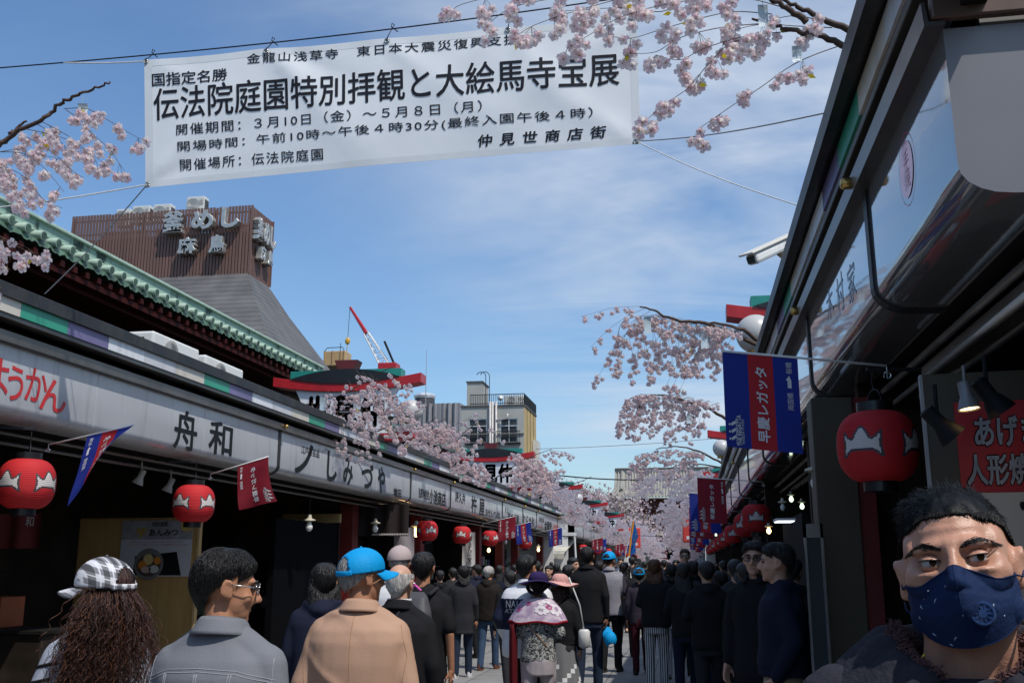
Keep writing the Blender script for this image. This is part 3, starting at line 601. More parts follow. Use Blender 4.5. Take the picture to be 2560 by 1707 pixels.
ck = thing('water_tank', 'tan panelled water tank on a rooftop left of the crane', 'water tank', (0,0,0)); p, q = atY(840, 905, 60), atY(863, 872, 60)
q2 = atY(862, 876, 60); p2 = atY(842, 910, 60)
m = MB().box((atY(840, 900, 60).x-.05, 60, p2.z), (q2.x+.05, 61.2, q2.z)); 
MB().box((atY(812+25, 900, 60).x-.75, 60, p2.z-.1), (q2.x+.05, 61.2, q2.z)).obj('tank', mat('tan_tank_panel', (.50,.34,.17), .5, 0, .12, 1.2), ck, bevel=.05)
m = MB(); x0 = atY(837, 900, 60).x-.75; x1 = q2.x+.05; m.tube([(x0+.05, 60, q2.z), (x0+.2, 60, q2.z+.22), (x1-.2, 60, q2.z+.22), (x1-.1, 60, q2.z)], .025); m.tube([(x1-.35, 60, q2.z), (x1-.35, 60, q2.z+.5)], .02)
m.obj('guard_rail', M_rail, ck); m = MB()
for x in (x0, x0+.55, x1-.35, x1-.12): m.box((x, 59.95, p2.z-.12), (x+.05, 60, q2.z+.02))
m.obj('rib', mat('tan_tank_rib', (.36,.24,.12), .5), ck); MB().box((x0+.2, 60, 4), (x1-.2, 61, p2.z-.1)).obj('stand', M_dark2, ck)
cr0, cr1, cr2 = atY(968, 922, 150), atY(916, 833, 150), atY(875, 768, 150)
cn = thing('crane', 'distant red and white crane jib with a hanging hook', 'crane', (cr0.x, 150, 0))
o0 = Vector((cr0.x, 150, 0)); m = MB(); a, c = cr0-o0, cr1-o0; d_ = (c-a).normalized(); nrm = Vector((d_.z, 0, -d_.x))
for s_ in (-1, 1):
    for t_ in (-.35, .35): m.tube([a+nrm*s_*.75+Vector((0,t_,0)), c+nrm*s_*.35+Vector((0,t_,0))], .11, 5)
for i in range(12):
    f0, f1 = i/12, (i+1)/12; w0, w1 = .75-.4*f0, .75-.4*f1; m.tube([a.lerp(c, f0)+nrm*w0*(1 if i % 2 else -1), a.lerp(c, f1)+nrm*w1*(-1 if i % 2 else 1)], .07, 4)
m.obj('lattice_jib', M_white, cn)
MB().tube([c, cr2-o0], [.34, .20], 6).obj('red_jib', M_red, cn); h = cr2-o0
m = MB(); m.tube([h, h+Vector((-.3,0,-8.2))], .05, 4); m.tube([h, a+Vector((0,0,1.5))], .05, 4); m.tube([a+Vector((-.6,0,4.5)), a+Vector((1.0,0,1.0))], .2, 5); m.obj('cable', M_rail, cn)
m = MB(); m.sph(h+Vector((-.2,0,-5.6)), (.45,.3,.6), 10, 8); m.tube([h+Vector((-.2,0,-6)), h+Vector((-.3,0,-11))], .05, 4); m.obj('hook_block', mat('yellow_hook', (.6,.35,.05), .5), cn)
MB().box((-1.2, -1.2, cr0.z-2.5), (1.8, 1.2, cr0.z+.8)).obj('cab', M_red, cn, bevel=.1); MB().box((-.8,-.8,0), (.8,.8,cr0.z-2.4)).obj('tower', M_white, cn)

# ------------------------------------------------------------------ the great gate at the end of the street
gt = thing('temple_gate', 'great two-storeyed temple gate with a grey tiled roof at the street end', 'temple gate', (0,0,0))
GY = 225; gx0, gx1 = -16.2, 7.5; gz1 = 22.0; M_gtile = mat('grey_roof_tile', (0.30, 0.29, 0.255), 0.6, 0.1, 0.1, .3)
def gate_roof(x0, x1, xb0, xb1, zt, zb, y0, yb, name, kirizuma=True):
    m = MB(); n = int((x1-x0)/.62)
    def P_(s, t): return (x0+(x1-x0)*s + ((xb0-x0)*(1-s)+(xb1-x1)*s)*max(0, (t-.72)/.28), y0+(yb-y0)*t, zt+(zb-zt)*(t**.85))
    m.grid(lambda u, v: P_(u, v), 40, 8)
    for i in range(n+1): m.tube([tuple(Vector(P_(i/n, t_))+Vector((0, -.08, .1))) for t_ in (0, .2, .4, .6, .8, 1)], .16, 6)
    return m.obj(name, M_gtile, gt)
gate_roof(gx0, gx1, gx0-1.9, gx1+1.9, gz1-.6, 15.2, GY, GY-6.5, 'main_roof')
m = MB(); m.box((gx0-.2, GY-.5, gz1-.9), (gx1+.2, GY+.5, gz1)); m.box((gx0-.1, GY-.8, gz1-.15), (gx1+.1, GY+.8, gz1+.08)); m.obj('ridge', M_gtile, gt, bevel=.05)
m = MB()
for x in (gx0+1.5, gx1-1.5): m.tube([(x, GY-.3, gz1-.7), (x, GY-3.0, gz1-4.0), (x, GY-5.2, 16.9)], .38, 8)
m.obj('descending_ridge', M_gtile, gt)
m = MB(); m.box((gx0-1.4, GY-6.2, 14.75), (gx1+1.4, GY+2, 15.05)); m.obj('eave_soffit', mat('gate_rafters', (.16,.06,.045), .7, 0, .2, .5), gt)
m = MB(); x = gx0-1.4
while x < gx1+1.4: m.box((x, GY-6.5, 14.95), (x+.25, GY-6.2, 15.15)); x += .6
m.obj('rafter_end', mat('pale_rafter_end', (.5,.47,.38), .7), gt)['kind'] = 'stuff'
for i, (z0, z1, d_) in enumerate(((13.6, 14.7, -4.4), (12.6, 13.6, -3.4))): MB().box((gx0+3.2-i*.0, GY+d_, z0), (gx1-3.2, GY+2, z1)).obj('bracket_tier', mat('dark_red_timber', (.10,.018,.014), .7, 0, .3, .4), gt)
MB().box((gx0+4, GY-2.4, 8.6), (gx1-4, GY+2, 12.6)).obj('upper_wall', mat('dark_red_timber', (.10,.018,.014)), gt)
m = MB(); m.box((gx0+2.4, GY-4.2, 9.0), (gx1-2.4, GY-4.05, 9.15)); m.box((gx0+2.4, GY-4.2, 9.9), (gx1-2.4, GY-4.05, 10.05)); m.box((gx0+2.4, GY-4.2, 8.5), (gx1-2.4, GY-2, 8.75))
x = gx0+2.4
while x < gx1-2.4: m.box((x, GY-4.2, 8.7), (x+.14, GY-4.06, 10)); x += 1.1
m.obj('balcony', M_dred, gt)
gate_roof(gx0+1.5, gx1-1.5, gx0+.2, gx1-.2, 8.6, 7.1, GY-3, GY-6.2, 'lower_roof')
for i in range(6):
    x = gx0+4.2 + i*(gx1-gx0-8.4)/5; MB().lathe([(.55, 0), (.55, 7.2)], (x, GY-3.2, 0), 14).obj('column', mat('vermilion_column', (.40,.05,.03), .5, 0, .15, .5), gt, smooth=True, angle=40)
MB().box((gx0+4, GY, 0), (gx1-4, GY+1, 8.5)).obj('inner_wall', M_dark, gt)
# ------------------------------------------------------------------ banner over the street
BY = 7.0
bn = thing('street_banner', 'large white cloth banner with black Japanese lettering strung across the street', 'banner', (0,0,0))
M_ban = mat('banner_cloth', (0.88, 0.89, 0.90), 0.6, 0, 0.03, 3, trans=0.18, bump=.08, bs=9)
BX0, BX1 = -4.32, -0.265
def btop(u): return 5.70 - .01*u - .010*abs(math.sin(math.pi*u*4.0))
def bbot(u): return 4.56 + .075*u + .015*math.sin(math.pi*u)
FOLD = ((.27, 1.0, .06, 1.25, .020), (.30, 1.0, .04, .62, -.010), (.0, .0, .05, -1.1, .020), (.0, 0.0, .03, -.45, -.008), (.5, 1.0, .055, .9, .013), (1.0, 1.0, .055, -.7, .015), (1.0, .0, .055, .8, .013), (.74, 1.0, .055, -.9, .011), (0.0, 1.0, .055, .5, .010), (.75, 1.0, .065, 1.5, .011))
def bsurf(u, v, l=0.0):
    z = bbot(u) + (btop(u)-bbot(u))*v
    x0 = -4.255 - .11*v; x = x0 + (-.265-x0)*u
    d = .02*math.sin(math.pi*v)*math.sin(math.pi*u)
    for (a, b, w, s, amp) in FOLD:                # radiating pull folds from the ties
        du, dv = (u-a)*3.65, (v-b); r = math.hypot(du, dv)+1e-6; q = (du*s + dv)/math.hypot(1, s); d += amp*math.exp(-(q/(w+.10*r))**2)*math.exp(-r/1.3)*min(1, r*5)
    return (x, BY - d - l, z)
m = MB(); m.grid(lambda u, v: bsurf(u, v), 220, 64); m.obj('cloth', M_ban, bn, smooth=True)
m = MB()
for (u0, u1, v0, v1) in ((0, 1, .945, 1), (0, 1, 0, .05), (0, .018, .05, .945), (.985, 1, .05, .945)):
    m.grid(lambda u, v: bsurf(u0+(u1-u0)*u, v0+(v1-v0)*v, .0012), 160 if u1-u0 > .5 else 2, 30 if v1-v0 > .5 else 2)
m.obj('hem', mat('banner_hem', (0.78, 0.80, 0.82), .6, 0, .05, 3, trans=.15), bn, smooth=True)
M_bink = mat('banner_ink', (0.018, 0.018, 0.024), .55, 0, .05, 5)
def buv(px, py):
    p = atY(px, py, BY); u = (p.x+4.30)/(4.30-.265); return u, (p.z-bbot(u))/(btop(u)-bbot(u))
def bline(body, xl, xr, yl, yr, h, bold=.0, **k):
    k['dense'] = .12            # px of the line's left and right ends (middle height) and letter height
    u0, v0 = buv(xl, yl); u1, v1 = buv(xr, yr); hh = h/322.0; m = MB()
    fn = lambda s, t_, l: bsurf(u0+(u1-u0)*s, v0+(v1-v0)*s + t_, .0022 + l)
    letter(m, body, fn, 0, -hh/2, 1, hh/2, 0, bold, **k); m.obj('lettering', M_bink, bn, normals=False)
bline('金龍山浅草寺　東日本大震災復興支援', 632, 1300, 149, 100, 27, .008, spacing=1.25)
bline('国指定名勝', 393, 581, 200, 187, 34, .012)
bline('伝法院庭園特別拝観と大絵馬寺宝展', 391, 1548, 262, 172, 84, .013)
bline('開催期間：３月10日（金）～５月８日（月）', 443, 1206, 327, 268, 29, .006, spacing=1.2)
bline('開場時間：午前10時～午後４時30分(最終入園午後４時）', 443, 1482, 371, 285, 29, .006, spacing=1.2)
bline('開催場所：伝法院庭園', 443, 803, 414, 387, 29, .006, spacing=1.2)
bline('仲見世商店街', 1192, 1516, 355, 331, 30, .025, spacing=1.9, shear=.12)
m = MB(); knots = []
for u, v in ((.004, .985), (.265, .975), (.515, .975), (.755, .975), (.99, .985), (.005, .02), (.992, .02)):
    c = Vector(bsurf(u, v, .008)); 
    m.tube([c+Vector((.018*math.cos(a), 0, .018*math.sin(a))) for a in [k*math.pi/6 for k in range(13)]], .006, 5); knots.append(c)
m.obj('eyelet', mat('eyelet_metal', (.5, .5, .48), .3, .9, .1, 5), bn, smooth=True)
wl_ = Vector((-6.3, BY+.05, 5.735)); wr_ = Vector((1.5, BY+.05, 5.95))
wire = lambda x: wl_.lerp(wr_, (x-wl_.x)/(wr_.x-wl_.x)) + Vector((0, 0, -.10*math.sin(math.pi*(x-wl_.x)/(wr_.x-wl_.x))+.055))
m = MB(); 
for c in knots[:5]:
    w = wire(c.x+.02); m.tube([c, c+Vector((.006,-.01,.02)), c.lerp(w, .5)+Vector((-.006,0,0)), w, w+Vector((.02,0,.035)), w+Vector((.0,0,.05)), w+Vector((-.006,0,.02)), w+Vector((.05,0,-.03))], .0045, 5)
m.obj('tie', mat('dark_cord', (.03,.03,.04), .8), bn)
m = MB(); m.tube([wire(-6.3+7.8*i/40) for i in range(41)], .006, 6); tag(m.obj('support_wire', mat('dark_wire', (.02,.022,.03), .6)), 'dark wire above the banner, carrying its ties', 'wire')
M_rope = mat('white_rope', (.70,.70,.68), .8, 0, .1, 30); M_rope2 = mat('grey_cord', (.25,.25,.26), .8)
def rope(a, b, label, m_=M_rope, r=.006, sag=.03, name='rope'):
    a, b = Vector(a), Vector(b); m = MB(); m.tube([a.lerp(b, i/20)+Vector((0,0,-sag*math.sin(math.pi*i/20))) for i in range(21)], r, 6); return tag(m.obj(name, m_), label, 'rope')
bl, br_, tl = knots[5], knots[6], knots[0]
rope(tl, wire(-5.15), 'short white rope from the upper left banner corner to the wire', sag=.01)
rope(bl, (-5.9, 6.9, 4.42), 'white rope running left from the lower left banner corner', sag=.02)
rope(bl, (-5.28, 7.3, 3.80), 'cord slanting down from the lower left banner corner to the roof edge', M_rope2, .005)
rope(br_, (0.74, 6.2, 3.80), 'white cord slanting down from the lower right banner corner', M_rope, .004)
rope(br_, (0.74, 4.85, 3.80), 'thin grey cord rising right from the lower right banner corner', M_rope2, .004)

# ------------------------------------------------------------------ lanterns
CROWN = [(-.48,.26),(-.40,.20),(-.34,.12),(-.25,.07),(-.20,.10),(-.16,.20),(-.10,.31),(-.03,.38),(.03,.38),(.10,.31),(.16,.20),(.20,.10),(.25,.07),(.34,.12),(.40,.20),(.48,.26),(.46,.10),(.45,-.05),(.46,-.20),(.50,-.38),(.42,-.34),(.34,-.26),(.26,-.215),(-.26,-.215),(-.34,-.26),(-.42,-.34),(-.50,-.38),(-.46,-.20),(-.45,-.05),(-.46,.10)]
CR = np.array(CROWN)
def in_poly(x, y):
    r = False; n = len(CR); j = n-1
    for i in range(n):
        if (CR[i][1] > y) != (CR[j][1] > y) and x < (CR[j][0]-CR[i][0])*(y-CR[i][1])/(CR[j][1]-CR[i][1])+CR[i][0]: r = not r
        j = i
    return r
def poly_d(x, y):
    a = CR; b = np.roll(CR, -1, 0); ab = b-a; t_ = np.clip(((np.array([x, y])-a)*ab).sum(1)/(ab*ab).sum(1), 0, 1); return np.sqrt(((a+ab*t_[:, None]-np.array([x, y]))**2).sum(1)).min()
M_lred = mat('red_lantern_paper', (0.62, 0.020, 0.026), .72, 0, .08, 6, trans=.18); M_lwh = mat('white_lantern_paper', (0.74, .70, .66), .55, 0, .05, 6, trans=.12); M_lbk = mat('lantern_outline', (.06, .05, .06), .55)
def lantern_mesh(nu, nv):
    m = MB()
    def prof(v):                       # v from 0 bottom to 1 top
        z = -.205 + .41*v; r = .105 + .125*(1-abs(2*v-1)**2.6)**.62; return r, z
    vs, fs, mi = [], [], []
    for j in range(nv+1):
        v = j/nv; r, z = prof(v); r += .0028*math.cos(v*2*math.pi*26)
        for i in range(nu): a = 2*math.pi*i/nu; vs.append((r*math.cos(a), r*math.sin(a), z))
    for j in range(nv):
        for i in range(nu):
            fs.append((j*nu+i, j*nu+(i+1) % nu, (j+1)*nu+(i+1) % nu, (j+1)*nu+i)); k = 0
            q = ((i+.5)/nu*4) % 1.0; x = (q-.5)/.68; y = ((j+.5)/nv-.53)/.54
            if abs(y) < .6 and abs(x) < .6:
                ins = in_poly(x, y); d = poly_d(x, y)
                k = 2 if d < .030 else (1 if ins else 0)
            mi.append(k)
    m.v, m.f, m.m = vs, fs, mi; return m
LM_hi = None
def lantern_proto(nu, nv):
    t = thing('paper_lantern', 'red paper lantern with white crown pattern hung from the eaves', 'lantern', (0,0,0), group='red paper lanterns under the eaves')
    lantern_mesh(nu, nv).obj('shade', [M_lred, M_lwh, M_lbk], t, smooth=True, normals=False)
    MB().lathe([(.098,.20),(.104,.20),(.104,.262),(.098,.262),(.085,.25),(.085,.20)], n=28, cap=False).obj('top_ring', M_black, t, smooth=True, angle=40)
    MB().lathe([(.088,-.20),(.095,-.20),(.095,-.262),(.088,-.262),(.06,-.255)], n=28).obj('bottom_ring', M_black, t, smooth=True, angle=40)
    m = MB(); m.tube([(.0,-.10,.24)] + [(.0, -.10*math.cos(a), .27+.07*math.sin(a)) for a in [k*math.pi/10 for k in range(11)]] + [(0,.10,.24)], .004, 5); m.tube([(0,0,.34),(0,.01,.40),(0,0,.47)], .004, 5); m.obj('handle', M_rail, t)
    m = MB(); m.tube([(0,0,.46),(0,-.02,.44),(0,0,.42)], .004, 5); m.box((-.03,-.012,.455),(.30,.012,.475)); m.obj('hook_arm', M_rail, t)
    return t
LP = lantern_proto(220, 78); LPs = lantern_proto(72, 52)
def hang(x, y, rz, label, first=[True], proto=None, z=2.24, s=1.0):
    if proto is LP and first[0]: first[0] = False; o = LP; o.location = (x, y, z); o.rotation_euler = (0,0,rz); o['label'] = label; return o
    return dup(proto, (x, y, z), rz, label, 'red paper lanterns under the eaves', s)
hang(-5.5, 7.62, R(180+38), 'nearest red lantern on the left, cut off by the frame edge beside the blue flag', proto=LP)
hang(-5.5, 10.55, R(180+30), 'second red lantern on the left, under the black two-character shop name', proto=LP)
hang(-5.5, 20.8, R(180-5), 'red lantern beside the glowing bulb, above the plain pale cap', proto=LP)
hang(-5.5, 24.1, R(180+52), 'red lantern just left of the maroon flag on the far left row', proto=LP)
hang(-5.5, 27.6, R(180+20), 'red lantern half hidden behind the maroon flag', proto=LP)
hang(-5.5, 33.6, R(180+55), 'small red lantern between two blue flags at the end of the left row', proto=LP)
hang(0.945, 5.3, R(12), 'largest red lantern, shaded, under the right eaves above the masked man', proto=LP, s=.86, z=2.17)
for y, a, lab in ((15.6, 40, 'second red lantern of the right row, crown mark facing the camera'), (18.6, 20, 'third red lantern of the right row, tucked behind the second'), (24.5, 40, 'fourth red lantern of the right row, lower left of the pair'),
                  (30, 30, 'fifth red lantern of the right row'), (36, 40, 'sixth red lantern of the right row'), (43, 20, 'seventh red lantern of the right row'), (50, 35, 'eighth red lantern of the right row, small and dark'), (58, 40, 'ninth red lantern of the right row, tiny')):
    hang(0.97, y, R(a), lab, proto=LPs)
for y, lab in ((50.5, 'red lantern behind the tall black-haired man, second block'), (58, 'red lantern left of the distant blue cap, second block'), (66, 'red lantern in the second block near the blue guide flag'), (75, 'tiny red lantern under the guide flag foot'), (84, 'tiny red lantern at the far end of the second block')):
    hang(-5.35, y, R(180+30), lab, proto=LPs)
bpy.data.objects.remove(LPs.children[0]) if False else None
LPs.location = (-5.35, 100, 2.24); LPs['label'] = 'farthest tiny red lantern on the left'
# square red shop placards far down the street
for (x, y, z, lab) in ((-4.6, 78, 3.4, 'distant square red hanging sign left of the street end'), (0.15, 46, 3.0, 'distant square red hanging sign on the right, beside the blossoms')):
    t = thing('hanging_sign', lab, 'hanging sign', (x, y, z)); w = .55 if x > 0 else .75
    MB().box((-w, -.05, -w), (w, .05, w)).obj('board', mat('orange_red_board', (.62,.06,.04), .5, 0, .08, 3), t, bevel=.08); MB().box((-w*.7, -.06, -w*.75), (w*.7, -.052, -w*.5)).obj('white_stripe', M_white, t)
    MB().tube([(0,0,w), (0.3*(1 if x > 0 else -1),0,w+.5)], .02).obj('bracket', M_rail, t)

# ------------------------------------------------------------------ flags
M_fb = mat('blue_flag_cloth', (0.015, 0.035, 0.30), .7, 0, .08, 12, trans=.35); M_fr = mat('red_flag_cloth', (0.50, 0.020, 0.030), .7, 0, .08, 12, trans=.35); M_fm = mat('maroon_flag_cloth', (0.28, 0.012, 0.028), .7, 0, .08, 12, trans=.35)
M_fink = mat('white_flag_print', (0.72, .72, .74), .7, 0, .03, 10)
def flag(a, b, label, kind, h, wav=0.02, mirror=False, blow=(0,0,0), fold=0.0, sx=1.0, group='team flags along both rows of shops', pole_len=.28):
    """a: pole root, b: flag edge nearest the root; the cloth hangs from the pole beyond b. kind 'blue' (striped) or 'maroon'"""
    a, b = Vector(a), Vector(b); d = (b-a).normalized(); Lf = sx*.40
    t = thing('flag', label, 'flag', a[:], group=group)
    e = b + d*Lf
    MB().tube([Vector((0,0,0)), e-a], .0065, 8).obj('pole', mat('white_pole', (.75,.75,.74), .35, 0, .05, 5), t, smooth=True)
    nrm = d.cross(Vector((0,0,1))).normalized(); bw = Vector(blow)
    def S(u, v, l=0.0):               # u 0..1 along the pole away from its root, v 0 top..1 bottom
        s = fold*max(0, u-.15)
        p = b - a + d*(Lf*u*(1-.0*v)) + Vector((0,0,-h*v)) + bw*(v*v*(.4+.6*u)) + nrm*(wav*math.sin(u*7+v*3.0)*v + wav*.5*math.sin(v*9+u*2)*v + l)
        if fold: p = p + Vector((0, 0, h*v*fold*u)) + nrm*(.10*v*u*fold) - d*(.12*v*fold)
        return p
    m = MB()
    m.grid(lambda u, v: S(u, v), 30, 30, 0, (lambda u, v: 0) if kind == 'maroon' else (lambda u, v: 1 if 1/3 < u < 2/3 else 0))
    cl = m.obj('cloth', [M_fm] if kind == 'maroon' else [M_fb, M_fr], t, smooth=True)
    for sgn in (1, -1):               # the print reads on one side and shows mirrored on the other
        m = MB()
        def P(s_, w_, l): return S(s_, w_, sgn*(.0022))
        # writing runs up the flag: rotate a quarter turn
        def put(body, u0, u1, v0, v1, bold, **k):
            vs, fs = text_mesh(body, bold, **k); pts = []
            for x, y, z in vs: pts.append(S((u0+u1)/2 + y*(u1-u0), (v0+v1)/2 - x*(v1-v0), sgn*(.0022+z)))
            m.add(pts, fs)
        put('早慶レガッタ', .42, .58, .14, .92, .02); put('両国橋', .085, .165, .38, .56, .0); put('桜橋', .085, .165, .06, .18, .0); put('▲', .10, .16, .24, .34, .0) if False else None
        m.add([S(.10, .33, sgn*.0022), S(.15, .33, sgn*.0022), S(.15, .25, sgn*.0022), S(.175, .25, sgn*.0022), S(.125, .20, sgn*.0022), S(.10, .25, sgn*.0022)], [(0,1,2,3,4,5)])
        put('THE REGATTA', .79, .85, .66, .98, .025); put('WASEDA VS KEIO', .755, .785, .70, .96, .0)
        for k_ in range(3):           # three rowers above the word
            v_ = .72 + k_*.075
            m.add([S(.87, v_, sgn*.0022), S(.93, v_+.035, sgn*.0022), S(.915, v_+.06, sgn*.0022), S(.862, v_+.028, sgn*.0022)], [(0,1,2,3)]); m.add([S(.945+.014*math.cos(q), v_+.045+.012*math.sin(q), sgn*.0022) for q in [i*.785 for i in range(8)]], [tuple(range(8))])
        m.add([S(.855, .70, sgn*.0022), S(.862, .70, sgn*.0022), S(.862, .97, sgn*.0022), S(.855, .97, sgn*.0022)], [(0,1,2,3)])
        m.obj('print', M_fink, cl, normals=False)
    m = MB(); m.tube([(0,0,-.0)]+[Vector((.018*math.sin(q), .0, -.05-.018*math.cos(q)+.0)) for q in [i*.6 for i in range(10)]], .0028, 5); m.obj('ring_clip', mat('chrome_clip', (.7,.7,.7), .2, 1, .05, 5), t)
    return t
GR = 'team flags along both rows of shops'
def fl_left(y, label, kind, h=.50, x=-5.42, z=2.585, dxy=(.32, -.01, .055), **k): return flag((x, y, z), (x+dxy[0], y+dxy[1], z+dxy[2]), label, kind, h, **k)
fl_left(7.75, 'twisted blue and red striped flag blown up into a triangle, nearest on the left', 'blue', h=.58, fold=.78, blow=(-.06,-.02,0), dxy=(.36, .0, .07), sx=1.08)
fl_left(10.75, 'plain maroon flag hanging square beside the second left lantern', 'maroon', h=.50, blow=(.10,.05,0), dxy=(.33,.0,.09), sx=.95)
fl_left(26.2, 'maroon flag in front of a red lantern on the far left row', 'maroon', h=.56, dxy=(.42,0,.09), sx=1.2)
fl_left(29.6, 'blue and red striped flag right of the far maroon flag', 'blue', h=.56, blow=(.08,0,0), dxy=(.3,0,.07), sx=1.15)
fl_left(35.2, 'small blue and red striped flag at the end of the near left row', 'blue', h=.58, dxy=(.5,0,.10), sx=1.2)
for y, kd, lab in ((50.5, 'maroon', 'maroon flag of the second left block'), (52.5, 'blue', 'blue striped flag of the second left block behind a maroon one'), (66, 'maroon', 'tiny maroon flag under the blue guide flag'), (72, 'blue', 'tiny blue flag below the square red sign'), (80, 'blue', 'tiniest blue flag at the end of the second left block')):
    flag((-5.3, y, 2.6), (-4.9, y, 2.68), lab, kd, .6, sx=1.4)
flag((1.02, 5.3, 2.585), (0.575, 5.26, 2.635), 'largest blue and red flag, hung from a pole beside the big shaded lantern', 'blue', .50, wav=.006, mirror=False, sx=.965)
flag((0.98, 14.0, 2.66), (0.48, 14.0, 2.70), 'maroon flag hanging large on the right before the blossom', 'maroon', .60, wav=.008, sx=.95)
for y, x, kd, z, lab in ((17.0, .36, 'blue', 2.62, 'blue striped flag peeping out under the large right maroon flag'), (21.5, .34, 'maroon', 2.62, 'second maroon flag of the right row behind the first'), (27, .32, 'blue', 2.6, 'small blue striped flag lower down the right row'), (33, .3, 'maroon', 2.6, 'dark maroon flag low in the right row'), (40, .3, 'blue', 2.6, 'far blue flag of the right row'), (48, .3, 'maroon', 2.6, 'farthest maroon flag of the right row')):
    flag((.98, y, z), (x+.12, y, z+.05), lab, kd, .62, sx=1.25)

# ------------------------------------------------------------------ blossom branches
M_bark = mat('branch_bark', (0.075, 0.045, 0.035), .8, 0, .35, 14, bump=.4, bs=60); M_twig = mat('twig_brown', (0.10, 0.055, 0.035), .7, 0, .2, 20)
M_pet = [mat('pink_petal', (0.96, 0.79, 0.80), .6, 0, .06, 30, trans=.5), mat('pale_petal', (0.97, 0.90, 0.88), .6, 0, .05, 30, trans=.52), mat('deep_petal', (0.90, 0.66, 0.73), .6, 0, .10, 30, trans=.52)]
M_eye = mat('flower_centre', (.42, .26, .04), .7); M_leafy = mat('yellow_leaf', (.72, .55, .02), .5, 0, .15, 20, trans=.4)
M_tag = mat('clear_tag', (.42, .50, .55), .12, 0, .1, 9, spec=.8)
def flower(mb, c, d, r, rg, lod):
    """an open blossom facing d: two layers of five notched, cupped petals"""
    d = d.normalized(); a = d.cross(Vector((rg.random()-.5, rg.random()-.5, rg.random()-.5))).normalized(); b = d.cross(a)
    if lod == 2:
        for k in range(5):
            t_ = k*1.2566 + rg.random()*.4; e = a*math.cos(t_)+b*math.sin(t_); w = a*math.cos(t_+1.57)+b*math.sin(t_+1.57); q = rg.random()*.5
            mb.add([c, c+(e*.6+w*.42)*r+d*r*.2*q, c+e*r+d*r*.45*q, c+(e*.6-w*.42)*r+d*r*.2*q], [(0,1,2,3)], 1 if rg.random() < .45 else 0)
        return
    for lay, (rr, cup, off) in enumerate(((1.0, .22, 0), (.72, .62, .6))):
        for k in range(5):
            t_ = k*1.2566 + off + (rg.random()-.5)*.35; e = a*math.cos(t_)+b*math.sin(t_); w = a*math.cos(t_+1.57)+b*math.sin(t_+1.57); R_ = r*rr*(.88+.24*rg.random()); cu = cup*(.6+.9*rg.random()); tw = (rg.random()-.5)*.5
            P = lambda s, h, up: c + e*(R_*s) + w*(R_*h) + d*(R_*(up+tw*h))
            vs = [P(.04,0,0), P(.35,.26,cu*.30), P(.38,0,cu*.18), P(.35,-.26,cu*.30), P(.74,.36,cu*.66), P(.78,0,cu*.52), P(.74,-.36,cu*.66), P(1.0,.17,cu*1.02), P(.92,0,cu*.80), P(1.0,-.17,cu*1.02)]
            mi = 1 if rg.random() < (.5 if lay == 0 else .3) else (0 if rg.random() < .85 else 2)
            mb.add(vs, [(0,1,2),(0,2,3),(1,4,5,2),(2,5,6,3),(4,7,8,5),(5,8,9,6)], mi)
    mb.sph(c + d*r*.06, r*.13, 6, 4, 3)
def catmull(pts, n=8):
    pts = [Vector(p) for p in pts]; out = []
    for i in range(len(pts)-1):
        p0, p1, p2, p3 = pts[max(i-1,0)], pts[i], pts[i+1], pts[min(i+2,len(pts)-1)]
        for k in range(n):
            t_ = k/n; out.append(.5*((2*p1)+(p2-p0)*t_+(2*p0-5*p1+4*p2-p3)*t_*t_+(3*p1-p0-3*p2+p3)*t_**3))
    out.append(pts[-1]); return out
